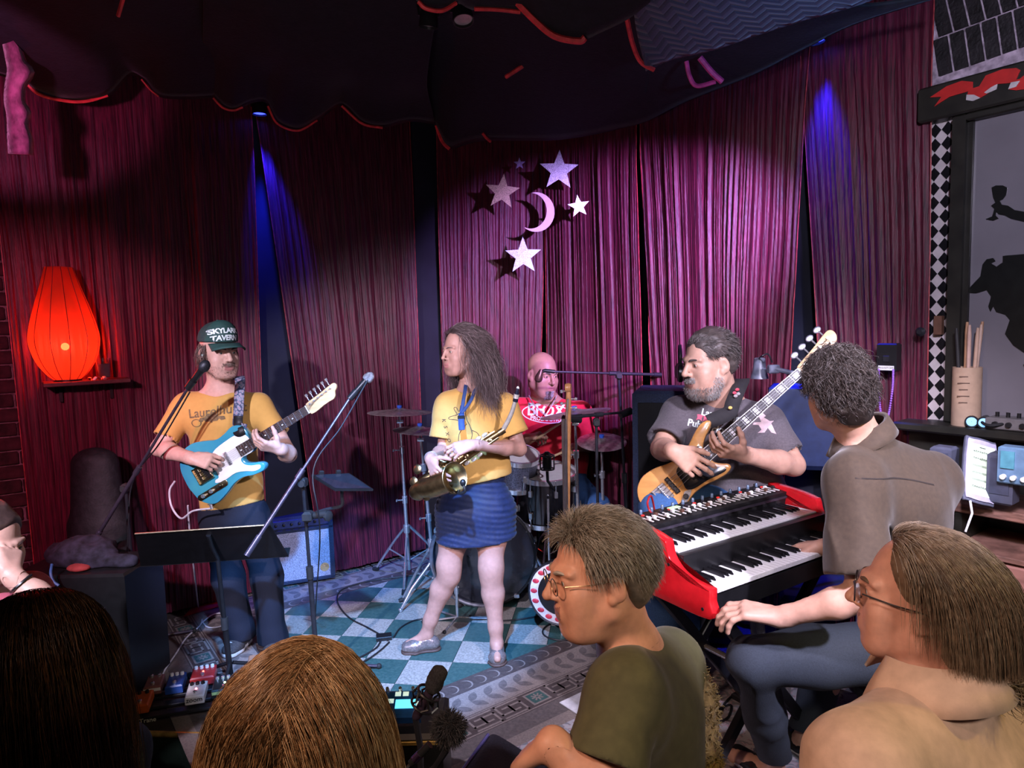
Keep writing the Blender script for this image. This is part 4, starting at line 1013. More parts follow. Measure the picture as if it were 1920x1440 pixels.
    # strap over the shoulder
    def strap_mat():
        m = bpy.data.materials.new('woven_strap'); m.use_nodes = True; nt = m.node_tree; b = nt.nodes['Principled BSDF']; b.inputs['Roughness'].default_value = .8
        tc = nt.nodes.new('ShaderNodeTexCoord'); vo = nt.nodes.new('ShaderNodeTexVoronoi'); vo.inputs['Scale'].default_value = 75; r = nt.nodes.new('ShaderNodeValToRGB'); e = r.color_ramp.elements
        e[0].color = (.40, .10, .12, 1); e[1].color = (.08, .10, .22, 1); q = e.new(.4); q.color = (.30, .32, .42, 1); q = e.new(.65); q.color = (.04, .05, .10, 1)
        nt.links.new(tc.outputs['Object'], vo.inputs['Vector']); nt.links.new(vo.outputs['Distance'], r.inputs[0]); nt.links.new(r.outputs[0], b.inputs['Base Color']); return m
    strap_obj('strap', [br+Rg@(V(.315, .08, -.01)*k), at(446, 798, 3.355), at(447, 770, 3.36), at(449, 730, 3.385), at(450, 712, 3.43), at(447, 705, 3.50), at(440, 712, 3.60)], .050, strap_mat(), g, [V(0, -1, .1), V(0, -1, .1), V(0, -1, .15), V(0, -.9, .5), V(0, -.6, .8), V(0, 0, 1), V(0, .7, .7)])
    strap_obj('strap_tab', [br+Rg@(V(.312, .078, .004)*k), at(445, 810, 3.30), at(446, 795, 3.345), at(446, 780, 3.35)], .045, mat('black_leather', (.015, .014, .016), .5), g, V(0, -1, .1), .006)
    return g, br, Rg, k
GTR, g_br, g_R, g_k = blue_guitar()
# ------------------------------------------------------------------ saxophonist
SK_rose = skin_mat('skin_rose', (.45, .24, .185)); M_navy = mat('navy_jersey', (.008, .016, .058), .6, var=.15, scale=60, sheen=.2)
def fibres(body, p, hc, R, sc, name, keep, n, L, r, mats, seed, down=.8, out=.6, curl=0.0):
    v = np.array([list(q.co) for q in body.data.vertices])+LOC[p.name]; nn = np.array([list(q.normal) for q in body.data.vertices])
    l = (v-hc)@R/sc; k = np.where(keep(l))[0]; rg = np.random.default_rng(seed); k = rg.choice(k, n)
    ro = v[k]+rg.normal(size=(n, 3))*.002; d = nn[k]*out+V(0, 0, -1)*down+rg.normal(size=(n, 3))*.25
    return strand_mesh(name, grow(ro, d, L*rg.uniform(.6, 1.2, n), 5, .2, curl=curl, jitter=.1), r, mats, body, seed)
def line_print(name, segs, w, shirt, origin, xd, m):
    """thin drawn lines as flat print; segs: lists of 2D points"""
    vs, fs = [], []
    for pl in segs:
        P = crom([(a, b, 0) for a, b in pl], 5)[:, :2]; T = np.gradient(P, axis=0); T /= np.linalg.norm(T, axis=1)[:, None]+1e-9; N = np.stack([-T[:, 1], T[:, 0]], 1); b = len(vs)
        for i in range(len(P)): vs += [tuple(P[i]-N[i]*w/2), tuple(P[i]+N[i]*w/2)]
        fs += [[b+2*i, b+2*i+1, b+2*i+3, b+2*i+2] for i in range(len(P)-1)]
    return decal(name, vs, fs, shirt, origin, xd, UP, m, shirt, .0018, 0)
def saxophonist():
    p = thing('person', 'long-haired saxophonist in mustard T-shirt and short navy skirt', 'person', (-.25, 3.42, 0))
    hc = at(865, 660, 3.40); R = head_frame((-.79, -.61, -.06), (-.04, 0, 1)); sc = .97
    neck = at(882, 722, 3.43); shR = at(842, 758, 3.42); shL = at(946, 760, 3.43); chest = at(892, 800, 3.42); pel = at(892, 925, 3.44)
    elR = at(832, 846, 3.40); wrR = at(806, 860, 3.16); elL = at(974, 842, 3.38); wrL = at(886, 834, 3.13)
    hipR = at(862, 945, 3.44); hipL = at(920, 945, 3.44); knR = at(842, 1066, 3.42); knL = at(921, 1070, 3.38); anR = at(800, 1182, 3.46); anL = at(931, 1198, 3.36)
    S = SDF(); add_head(S, hc, R, sc, neck-UP*.02, neck_r=.047, jaw=.82, nose=.80, soft=1.0)
    torso(S, pel, chest, neck, shL, shR, r=.86, sw=1.5); arm(S, shR, elR, wrR, .82); arm(S, shL, elL, wrL, .86)
    b1 = hand(S, wrR, at(824, 908, 3.05)-wrR, (.55, .75, .1), True, curls=((22, 22, 12), (26, 25, 14), (30, 26, 14), (34, 26, 14)), thumb=(.5, .75, .5), sc=.92)
    b2 = hand(S, wrL, at(846, 845, 3.09)-wrL, (.15, .75, -.6), False, curls=((28, 38, 20), (32, 42, 20), (36, 44, 22), (40, 44, 22)), thumb=(.6, .5, .6), sc=.92)
    for h_, k_, a_ in ((hipR, knR, anR), (hipL, knL, anL)):
        S.chain([h_, h_*.5+k_*.5, k_+UP*.03, k_, k_-UP*.045], [.086, .080, .060, .0575, .052], k=.03)
        S.chain([k_-UP*.04, k_*.66+a_*.34+V(0, .012, 0), a_*.82+k_*.18, a_-UP*.015], [.052, .056, .035, .033], k=.03)
        S.ell(k_-V(0, .022, -.004), V(.034, .034, .038), k=.025)
        t_ = at(752, 1222, 3.44) if a_ is anR else at(933, 1246, 3.26); dd = unit(V(t_[0]-a_[0], t_[1]-a_[1], 0)); S.cap(a_-UP*.03, V(a_[0], a_[1], .045)+dd*.10, .028, .020, k=.03)
    kb = [(np.minimum(k_, k_)-V(.09, .09, .1), k_+V(.09, .09, .1)) for k_ in (knR, knL)]
    body = body_obj(S, SK_rose, p, [hbox(hc, R, sc), b1, b2], h=.009, midx=lips(hc, R, sc), mats=[SK_rose, SK_lip])
    eye_parts(body, hc, R, sc, (.10, .08, .05))
    HM = hair_mats('sax_hair', [(.13, .085, .08), (.20, .135, .13), (.085, .055, .052), (.28, .20, .19)], .38)
    brow_parts(body, hc, R, sc, HM[0], .7)
    # base volume of hair, then long wavy fibres
    T = lambda x, y, z: hc+R@(V(x, y, z)*sc)
    hv = SDF(); hv.ell(T(0, -.030, .047), V(.082, .100, .090)*sc, R, k=0); hv.cap(T(0, -.085, .02), T(0.0, -.115, -.16), .070, .055, k=.04); hv.cap(T(-.04, -.075, .0), T(-.05, -.085, -.17), .040, .034, k=.04)
    hv.ell(T(0, .085, -.03), V(.11, .088, .102)*sc, R, k=.02, op='s'); hv.func(wrinkle(3, .006, (1, 1, .3), 40, 120))
    sdf_obj('hair_volume', hv, .0065, HM[0], body)
    ro, nn, l = scalp(6000, hc, R, sc, lambda l: (l[:, 2] > .0) & ((l[:, 1] < .030) | (l[:, 2] > .10)) & ((l[:, 1] < -.01) | (l[:, 2] > .065)), 2, rad=(.081, .102, .091))
    rg = np.random.default_rng(3); side = np.where(l[:, 0] > .012, 1.0, -1.0)
    d = nn*.3+side[:, None]*R[:, 0]*.35-R[:, 1]*1.1-UP*.1
    ln = rg.uniform(.28, .50, len(ro)); col = [skull(hc, R, sc, .007), (chest+UP*.09, V(.17, .095, .09), np.eye(3)), ((neck+chest)/2, V(.14, .105, .13), np.eye(3))]
    strand_mesh('hair', grow(ro, d, ln, 24, .55, curl=.018, cfreq=30, col=col, seed=5, jitter=.09, stiff=.80), rg.uniform(.0005, .0010, len(ro)), HM, body, 6)
    # T-shirt
    sh = SDF(); torso(sh, pel-UP*.08, chest, neck-UP*.03, shL, shR, r=.86, infl=.030, sw=1.52); ends = []
    for c_ in (-1, 1): sh.ell(chest+V(c_*.062, -.075, -.03), V(.065, .06, .065), k=.05)
    for a, b, t in ((shR, elR, .72), (shL, elL, .68)):
        e, d_ = sleeve(sh, a, b, t, .060, .082); ends.append((e, d_, .082))
    sh.func(wrinkle(14, .006, (1, 1, .5), 10, 45)); sh.cap(neck+V(-.008, -.03, .008), hc, .060, .07, k=.02, op='s'); cut_ends(sh, ends)
    sh.cut(at(905, 899, 3.4), (.16, -.05, -1)); shirt = sdf_obj('t_shirt', sh, .0065, M_mustard, p)
    M_ln = mat('dark_print', (.06, .04, .03), .85)
    o0 = at(862, 800, 3.28)
    line_print('print', [[(-.012, .055), (-.03, .085), (-.018, .09), (-.004, .07), (.005, .1), (.014, .07), (.03, .08), (.028, .06)], [(-.012, .055), (-.05, .045), (-.055, .034), (-.02, .03), (.0, .02), (.01, -.01), (-.005, -.04), (-.01, -.09), (.0, -.12)],
                         [(.028, .06), (.035, .03), (.05, 0), (.06, -.04), (.05, -.08), (.06, -.11)], [(.005, .045), (.012, .05), (.016, .044)], [(.0, .01), (.02, .0), (.035, .012)], [(.06, -.02), (.09, -.04), (.10, -.09)]], .0028, shirt, o0, (1, 0, 0), M_ln)
    for i, ch in enumerate('KSXOJ'):
        tv, tf = text_mesh(ch, .027); a = -.25+i*.10
        decal('lettering', [(q[0]*math.cos(a-1.3)-q[1]*math.sin(a-1.3), q[0]*math.sin(a-1.3)+q[1]*math.cos(a-1.3)) for q in tv], tf, shirt, at(831+i*3.2, 790+i*12.5, 3.3), (1, 0, 0), UP, M_ln, shirt, .0018, 0)
    # skirt, gathered at the side seams
    sk = SDF(); bot = at(893, 1010, 3.42)
    sk.cap(pel+UP*.09, (hipL+hipR)/2-UP*.03, .112, .128, k=.05, side=(1, 0, 0), w=1.40); sk.cap((hipL+hipR)/2-UP*.03, bot-UP*.05, .128, .130, k=.05, side=(1, 0, 0), w=1.62)
    fn = wave_noise(31, 9, 10, 28, (.35, .35, 1)); cx = pel[0]
    sk.func(lambda F, X, Y, Z: F+(.0017*np.sin(2*math.pi*(Z/.027+.9*np.sin(9*(X-cx))+.6*fn(X, Y, Z)))*(.35+np.clip(np.abs(X-cx)/.16, 0, 1))).astype(np.float32))
    sk.cut(bot, (.05, .08, -1))
    sdf_obj('skirt', sk, .0065, M_navy, p)
    M_lof = mat('pewter_leather', (.30, .25, .24), .32, .55, var=.2, scale=120, bump=.1)
    for a_, toe in ((anR, at(752, 1222, 3.44)), (anL, at(933, 1246, 3.26))):
        q = SDF(); hl, d_, sd = shoe(q, a_, toe, .95); q.cap(a_-UP*.05, hl+d_*.02+UP*.015, .036, .035, k=.02); q.cap(a_+UP*.10, a_-UP*.005+d_*.012, .042, .040, k=.006, op='s'); q.cut((0, 0, .004), (0, 0, -1)); q.cut(V(0, 0, .085), UP)
        s_ = sdf_obj('loafer', q, .005, M_lof, p)
        q = SDF(); q.cap(hl-UP*.03, hl+d_*.1-UP*.03, .040, .039, k=.01, side=sd, w=.95); q.cap(hl+d_*.1-UP*.03, V(toe[0], toe[1], .004)-d_*.03, .039, .031, k=.02, side=sd, w=1.35); q.cut((0, 0, .013), UP); q.cut((0, 0, .001), -UP)
        sdf_obj('sole', q, .0055, mat('brown_sole', (.08, .045, .035), .6), s_)
    fr = frame(unit(wrR-elR), z=UP)
    br = MB()
    for k_ in range(3): br.tube([wrR-(wrR-elR)*(.06+.03*k_)+(fr[:, 1]*math.cos(t)+fr[:, 2]*math.sin(t))*.031 for t in np.linspace(0, 2*math.pi, 21)], .0022, 5)
    br.build('bracelet', M_chrome, body)
    f_ = unit(at(846, 845, 3.09)-wrL); MB().tube([wrL+f_*.10*.92+V(0, -.012, 0)+V(.0*math.cos(t), .011*math.sin(t), .011*math.cos(t)) for t in np.linspace(0, 6.28, 15)], .0018, 5).build('ring', M_chrome, body)
    return p
saxophonist()
# ------------------------------------------------------------------ saxophone
M_sax = mat('aged_brass', (.36, .22, .09), .36, 1.0, var=.22, scale=30); M_saxl = mat('worn_brass', (.52, .38, .19), .33, 1.0, var=.2, scale=40); M_silver = mat('silver_plate', (.72, .68, .60), .3, .55, var=.12)
def saxophone():
    top = at(942, 808, 3.20); bow = at(797, 903, 3.19); g = thing('saxophone', 'brass alto saxophone hugged by the woman in the navy skirt', 'saxophone', bow-UP*.2)
    ax = unit(top-bow); nrm = V(0, -1, .1); R = frame(ax, z=nrm); L = np.linalg.norm(top-bow)
    tp = lambda t: bow+(top-bow)*t
    MB().tube([tp(t) for t in np.linspace(.03, 1, 14)], np.linspace(.034, .0125, 14), 18).build('body_tube', M_sax, g)
    # bow and bell
    bell_c = at(851, 896, 3.075)
    pts = crom([tp(.06), tp(-.03)+V(-.005, -.0, -.01), bow+V(-.035, -.02, -.045), at(792, 916, 3.15), at(808, 914, 3.125), at(828, 906, 3.10), bell_c], 6)
    n = len(pts); r = np.interp(np.arange(n), [0, n*.3, n*.6, n*.82, n*.93, n-1], [.034, .042, .050, .055, .058, .064])
    b = MB().tube(pts, r, 28, caps=False); 
    b.build('bell', M_sax, g)
    d = unit(V(.70, -.68, .22)); MB().lathe([(.050, -.05), (.0655, 0), (.073, .006), (.0755, .008), (.073, .010), (.064, .004), (.047, -.05), (.030, -.12)], pts[-1], d, 32, cap=False).build('bell_rim', M_saxl, g)
    MB().ball(pts[-1]+d*(-.13), (.04, .04, .04), n=16).build('throat_shade_ball', mat('throat_shade', (.10, .07, .04), .5, .6), g)  # dark ball stands in for the shade inside the bell
    # neck crook, cork, mouthpiece, ligature
    cr = crom([top, at(951, 792, 3.19), at(960, 772, 3.18), at(966, 752, 3.175)], 6); MB().tube(cr, np.linspace(.0125, .0095, len(cr)), 14).build('crook', M_silver, g)
    mp0, mp1 = at(966, 753, 3.175), at(971, 728, 3.17); mpo = MB().tube([mp0, mp0*.6+mp1*.4, mp1], [.013, .0125, .006], 14).build('mouthpiece', mat('ebonite', (.012, .014, .03), .2, coat=.5), g)
    MB().tube([mp0*.75+mp1*.25, mp0*.45+mp1*.55], [.0145, .0135], 14).build('ligature', M_silver, mpo)
    MB().ball(mp1, (.007, .005, .010)).build('cap_tip', M_white, mpo)
    MB().tube([top-ax*.02, top+ax*.012], [.0165, .0165], 14).build('collar', M_saxl, g)
    # keys: cups along the tube, rods, side levers and guards
    rg = np.random.default_rng(5)
    for i, t in enumerate((.16, .25, .34, .43, .53, .61, .69, .77, .84)):
        rr = .019-.0012*i; c = tp(t)+R[:, 2]*(.030-.016*t)+R[:, 1]*(.006 if i % 2 else -.006)
        MB().lathe([(rr, 0), (rr, .004), (rr*.8, .007), (rr*.45, .008), (rr*.40, .0075)], c, R[:, 2], 16).build('key_cup', M_saxl, g)
    for j, (y, z) in enumerate(((.030, .012), (.026, .022), (-.028, .016), (-.020, .028))):
        MB().cyl(tp(.10)+R[:, 1]*y*1.1+R[:, 2]*z, tp(.93)+R[:, 1]*y*.7+R[:, 2]*z*.7, .0032, n=8).build('key_rod', M_saxl, g)
    for i in range(12):
        t = .1+.07*i; MB().cyl(tp(t)+R[:, 1]*.012, tp(t)+R[:, 1]*.033+R[:, 2]*.014, .0028, n=6).build('rod_post', M_sax, g)
    for t, y in ((.22, .045), (.30, .05), (.38, .045), (.5, -.035), (.58, -.038), (.66, -.035), (.74, .034), (.82, .032)):
        MB().ball(tp(t)+R[:, 1]*y+R[:, 2]*.018, (.016, .009, .005), R).build('side_key', M_silver, g)
    for c in (at(783, 880, 3.14), at(800, 930, 3.12), at(776, 903, 3.15)):
        MB().lathe([(.024, 0), (.024, .003), (.018, .008), (.006, .009)], c, unit(V(-.5, -.8, .2)), 18).build('low_key_cup', M_saxl, g)
    for k in range(4):
        t = .12+.04*k; MB().tube(crom([tp(t)+R[:, 1]*.02+R[:, 2]*.03, tp(t+.05)+R[:, 1]*.055+R[:, 2]*.03, tp(t+.12)+R[:, 1]*.02+R[:, 2]*.032], 5), .0028, 6).build('key_guard', M_saxl, g)
    # bell microphone clipped to the rim
    mc = at(868, 905, 3.03); m_ = MB(); m_.tube(crom([pts[-1]+V(.02, 0, -.06), at(860, 925, 3.04), at(872, 922, 3.02), mc], 5), .006, 8); m_.ball(mc, (.014, .014, .018)); m_.box(at(848, 922, 3.06), (.03, .02, .025), bev=.004); m_.build('clip_microphone', M_blackp, g)
    # neck strap
    M_st = mat('blue_webbing', (.02, .05, .16), .7, var=.1)
    hook = at(866, 806, 3.21); v0 = at(865, 776, 3.27)
    strap_obj('neck_strap', [v0, at(869, 750, 3.29), at(872, 733, 3.32), at(874, 722, 3.37), at(882, 714, 3.45)], .018, M_st, g, V(0, -1, .3), .003)
    strap_obj('neck_strap', [v0, at(882, 752, 3.285), at(890, 733, 3.325), at(898, 722, 3.38), at(895, 714, 3.46)], .016, M_st, g, V(0, -1, .3), .003)
    strap_obj('neck_strap', [v0+UP*.004, at(865, 792, 3.235), hook], .030, M_st, g, V(0, -1, .1), .003)
    MB().box(at(865, 783, 3.252), (.036, .008, .020), bev=.003).build('strap_buckle', M_blackp, g)
    return g
saxophone()
# ------------------------------------------------------------------ drummer
M_red = mat('red_cotton', (.62, .012, .035), .8, var=.08, sheen=.15, bump=.05, bscale=500)
M_denim = mat('blue_denim', (.035, .105, .27), .85, var=.10, scale=160, bump=.15, bscale=300)
def drummer():
    p = thing('person', 'bald drummer in red T-shirt behind the black drum kit', 'person', (.22, 4.62, 0))
    hc = at(1017, 702, 4.50); R = head_frame((.52, -.80, -.22), (.05, 0, 1)); sc = 1.13
    neck = at(1023, 744, 4.56); shR = at(972, 768, 4.56); shL = at(1090, 774, 4.56); chest = at(1033, 795, 4.56); pel = at(1040, 890, 4.62)
    elR = at(964, 832, 4.52); wrR = at(992, 822, 4.32); elL = at(1112, 832, 4.50); wrL = at(1082, 838, 4.32)
    S = SDF(); add_head(S, hc, R, sc, neck-UP*.03, fat=.014, neck_r=.066, nose=1.15)
    torso(S, pel, chest, neck, shL, shR, r=1.08, fat=.02); arm(S, shR, elR, wrR, 1.1); arm(S, shL, elL, wrL, 1.1)
    b1 = hand(S, wrR, at(1016, 815, 4.22)-wrR, (.15, .5, -.85), True, curls=((50, 70, 40),)*4, thumb=(.8, .25, .4))
    b2 = hand(S, wrL, at(1055, 848, 4.2)-wrL, (-.15, .5, -.85), False, curls=((50, 70, 40),)*4, thumb=(.8, .25, .4))
    hipR, hipL = at(1005, 905, 4.6), at(1070, 905, 4.6); knR, knL = V(-.05, 4.28, .52), V(.52, 4.22, .54); anR, anL = V(-.07, 4.25, .10), V(.5, 4.3, .10)
    leg(S, hipR, knR, anR); leg(S, hipL, knL, anL)
    body = body_obj(S, SK_brown, p, [hbox(hc, R, sc), b1, b2], midx=lips(hc, R, sc), mats=[SK_brown, SK_liptan]); eye_parts(body, hc, R, sc, (.05, .03, .02))
    HB = hair_mats('drummer_beard', [(.30, .28, .27), (.10, .08, .07), (.42, .40, .39)]); brow_parts(body, hc, R, sc, HB[1], .9)
    fibres(body, p, hc, R, sc, 'goatee', lambda l: (l[:, 2] < -.072) & (l[:, 2] > -.125) & (l[:, 1] > .055) & (np.abs(l[:, 0]) < .028), 420, .010, .0012, HB, 1)
    sh = SDF(); torso(sh, pel-UP*.05, chest, neck-UP*.03, shL, shR, r=1.12, fat=.03, infl=.016, belly=.15, fwd=V(.1, -1, 0)); ends = []
    for a, b, t in ((shR, elR, .85), (shL, elL, .85)): e, d_ = sleeve(sh, a, b, t, .075, .090); ends.append((e, d_, .090))
    sh.func(wrinkle(24, .008, (1, 1, .5), 8, 36)); sh.cap(neck+V(.01, -.04, .005), hc, .075, .09, k=.02, op='s'); cut_ends(sh, ends); sh.cut(pel-UP*.08, -UP)
    shirt = sdf_obj('t_shirt', sh, .008, M_red, p); MW = mat('white_print', (.75, .85, .83))
    c0 = at(1029, 784, 4.3)
    tv, tf = text_mesh('BFOX', .105, bold=.002, sp=.9); decal('lettering', tv*V(1, 1.05, 1), tf, shirt, at(1026, 776, 4.3), (1, 0, -.08), UP, MW, shirt, .002, 1)
    tv, tf = text_mesh('PRODUCTIONS', .036, bold=.001); decal('lettering', tv, tf, shirt, at(1032, 791, 4.3), (1, 0, -.08), UP, MW, shirt, .002, 1)
    line_print('print', [[(.165*math.cos(t), .058*math.sin(t)+.0) for t in np.linspace(0, 6.28, 26)]], .006, shirt, at(1028, 781, 4.3), (1, 0, -.08), MW)
    jn = SDF(); jn.cap(pel+UP*.02, (hipL+hipR)/2, .15, .14, k=.05, side=(1, 0, 0), w=1.4)
    for h_, k_, a_ in ((hipR, knR, anR), (hipL, knL, anL)): jn.chain([h_, k_, a_], [.105, .085, .07], k=.04)
    jn.func(wrinkle(8, .008)); sdf_obj('jeans', jn, .012, M_denim, p)
    for a_, t_ in ((anR, anR+V(-.02, -.2, 0)), (anL, anL+V(0, -.2, 0))):
        q = SDF(); shoe(q, a_, t_); q.cap(a_, a_-UP*.05, .045, .04, k=.02); q.cut((0, 0, .002), -UP); sdf_obj('shoe', q, .009, M_blackp, p)
    rg = [neck+V(.13*math.sin(t)*.75+.01, -.085-.055*math.cos(t)*.3-.02*(1-math.cos(t)), -.035-.075*(1-abs(t)/2.2)**1.2+.05) for t in np.linspace(-2.2, 2.2, 21)]
    ch = crom([at(992, 742, 4.50), at(999, 755, 4.42), at(1010, 768, 4.375), at(1022, 777, 4.355), at(1030, 768, 4.365), at(1038, 754, 4.40), at(1044, 742, 4.47)], 5)
    MB().tube(ch, .004, 6).build('neck_chain', M_silver, body)
    ax = unit(wrR-elR); f = frame(ax, z=UP); MB().tube([wrR-ax*.03+(f[:, 1]*math.cos(t)+f[:, 2]*math.sin(t))*.035 for t in np.linspace(0, 6.28, 19)], .005, 6).build('bracelet', M_silver, body)
    return wrR, wrL
dr_R, dr_L = drummer()
# ------------------------------------------------------------------ bass player
M_grey_t = mat('heather_grey_cotton', (.10, .085, .095), .85, var=.12, scale=160, sheen=.15, bump=.05, bscale=500)
def bassist():
    p = thing('person', 'bearded bass player in dark grey T-shirt seated behind the keyboard', 'person', (.95, 2.95, 0))
    hc = at(1328, 682, 2.98); R = head_frame((-.91, -.38, -.14), (-.03, 0, 1)); sc = 1.14
    neck = at(1352, 738, 3.05); shR = at(1272, 772, 3.14); shL = at(1440, 792, 2.98); chest = at(1356, 822, 3.06); pel = at(1390, 945, 3.17)
    elR = at(1240, 842, 2.98); wrR = at(1262, 846, 2.68); elL = at(1488, 872, 2.88); wrL = at(1392, 852, 2.745)
    fw = V(-.45, -.88, 0)
    S = SDF(); add_head(S, hc, R, sc, neck-UP*.03, fat=.012, neck_r=.062, nose=1.05)
    torso(S, pel, chest, neck, shL, shR, r=1.1, fat=.01); arm(S, shR, elR, wrR, 1.12); arm(S, shL, elL, wrL, 1.15)
    b1 = hand(S, wrR, at(1298, 870, 2.62)-wrR, (.4, .75, -.35), True, curls=((18, 35, 25), (24, 38, 25), (45, 50, 30), (52, 52, 30)), thumb=(.7, .5, .4), sc=1.1)
    b2 = hand(S, wrL, V(-.80, -.40, .22), (-.1, .55, .80), False, curls=((15, 42, 25), (20, 45, 25), (25, 46, 25), (30, 46, 25)), thumb=(.5, .65, .5), sc=1.1)
    hipR, hipL = at(1370, 945, 3.22), at(1412, 942, 3.10); knR, knL = at(1262, 950, 3.02), at(1236, 955, 2.80)
    anR, anL = V(knR[0]+.10, knR[1]+.12, .09), V(knL[0]+.04, knL[1]+.06, .09)
    leg(S, hipR, knR, anR, 1.1); leg(S, hipL, knL, anL, 1.1)
    body = body_obj(S, SK_tan, p, [hbox(hc, R, sc), b1, b2], midx=lips(hc, R, sc), mats=[SK_tan, SK_liptan]); eye_parts(body, hc, R, sc, (.05, .06, .07))
    HM = hair_mats('bassist_hair', [(.12, .10, .095), (.075, .058, .052), (.20, .175, .17), (.09, .07, .062)]); brow_parts(body, hc, R, sc, HM[1], 1.1)
    BM = hair_mats('bassist_beard', [(.36, .33, .31), (.24, .205, .185), (.44, .41, .39)])
    fibres(body, p, hc, R, sc, 'beard', lambda l: (l[:, 2] < -.045-.03*(l[:, 1] > .04)) & (l[:, 2] > -.130) & (l[:, 1] > .0) & (np.abs(l[:, 0]) < .085) & ~((np.abs(l[:, 0]) < .026) & (l[:, 2] > -.078) & (l[:, 2] < -.04)), 2600, .011, .0006, BM, 1)
    fibres(body, p, hc, R, sc, 'moustache', lambda l: (l[:, 2] < -.034) & (l[:, 2] > -.053) & (l[:, 1] > .08) & (np.abs(l[:, 0]) < .032), 500, .010, .0006, BM, 2)
    T = lambda x, y, z: hc+R@(V(x, y, z)*sc)
    hv = SDF(); hv.ell(T(0, -.024, .054), V(.083, .100, .088)*sc, R, k=0); hv.ell(T(0, -.06, .0), V(.076, .055, .07)*sc, R, k=.03); hv.ell(T(0, .100, -.03), V(.12, .092, .112)*sc, R, k=.015, op='s'); hv.ell(T(0, .0, -.03), V(.12, .042, .05)*sc, R, k=.015, op='s')
    hv.func(wrinkle(6, .005, (1, 1, 1), 50, 130)); sdf_obj('hair_volume', hv, .005, HM[1], body)
    ro, nn, l = scalp(4200, hc, R, sc, lambda l: ((l[:, 1] < .055) | (l[:, 2] > .09)) & ((l[:, 2] > .04) | (l[:, 1] < -.045)) & (l[:, 2] > -.05), 4, rad=(.083, .104, .092))
    rg = np.random.default_rng(9); d = nn*.12-R[:, 1]*.8+UP*.2*(l[:, 1:2] > .05)-UP*.4*(l[:, 2:3] < .07)+rg.normal(size=(len(ro), 3))*.2
    strand_mesh('hair', grow(ro, d, rg.uniform(.025, .045, len(ro)), 7, .2, curl=.002, cfreq=90, col=[skull(hc, R, sc, .004)], seed=2, jitter=.07), rg.uniform(.0006, .0011, len(ro)), HM, body, 3)
    sh = SDF(); torso(sh, pel-UP*.09, chest, neck-UP*.035, shL, shR, r=1.15, fat=.02, infl=.014, belly=.12, fwd=fw); ends = []
    for a, b, t in ((shR, elR, .80), (shL, elL, .80)): e, d_ = sleeve(sh, a, b, t, .074, .088); ends.append((e, d_, .088))
    sh.func(wrinkle(34, .0075, (1, 1, .55), 9, 40)); sh.cap(neck+V(-.012, -.03, .0), hc, .076, .09, k=.02, op='s'); cut_ends(sh, ends); sh.cut(pel-UP*.10, -UP)
    shirt = sdf_obj('t_shirt', sh, .0068, M_grey_t, p); MW = mat('white_print', (.75, .85, .83)); MP = mat('pink_print', (.62, .13, .20), .8, var=.1)
    xd = unit(V(.88, -.45, -.16))
    for tx, (cx, cy) in (('Laurelthirst', (1352, 784)), ('Public House', (1330, 806))):
        tv, tf = text_mesh(tx, .042, align='CENTER', bold=.0012); decal('lettering', tv, tf, shirt, at(cx, cy, 2.9), xd, UP, MW, shirt, .002, 1)
    for i in range(4):
        q = [(-.014, -.012), (-.010, .0), (-.014, .014), (0, .016), (.014, .014), (.010, 0), (.014, -.012), (.004, -.006), (-.004, -.006)]
        decal('print', q, [list(range(len(q)))], shirt, at(1302+14*i, 790+i*1.8, 2.9), xd, UP, MP if i % 2 else MP, shirt, .002, 1)
    q = [(0, .042), (.010, .04), (.012, .03), (.004, .024), (.016, .012), (.03, .014), (.018, .004), (.022, -.02), (.026, -.034), (.012, -.03), (.004, -.014), (-.006, -.032), (-.022, -.036), (-.012, -.022), (-.016, -.006), (-.03, -.006), (-.026, .002), (-.008, .006), (-.006, .022), (-.012, .03)]
    decal('print', [(a*1.0, b*1.15) for a, b in q], [list(range(len(q)))], shirt, at(1479, 800, 2.8), unit(V(.75, .55, -.1)), UP, mat('pale_pink_print', (.62, .45, .46), .8, var=.15), shirt, .002, 2)
    jn = SDF(); jn.cap(pel+UP*.05, (hipL+hipR)/2, .142, .137, k=.05, side=unit(shL-shR), w=1.4)
    for h_, k_, a_ in ((hipR, knR, anR), (hipL, knL, anL)): jn.chain([h_, k_, a_], [.105, .086, .072], k=.04)
    jn.func(wrinkle(18, .008, (1, 1, 1), 12, 40)); sdf_obj('jeans', jn, .0095, M_denim, p)
    for a_ in (anR, anL):
        q = SDF(); shoe(q, a_, a_+V(-.20, -.06, 0)); q.cap(a_, a_-UP*.05, .045, .04, k=.02); q.cut((0, 0, .010), -UP); sdf_obj('shoe', q, .009, M_blackp, p)
bassist()
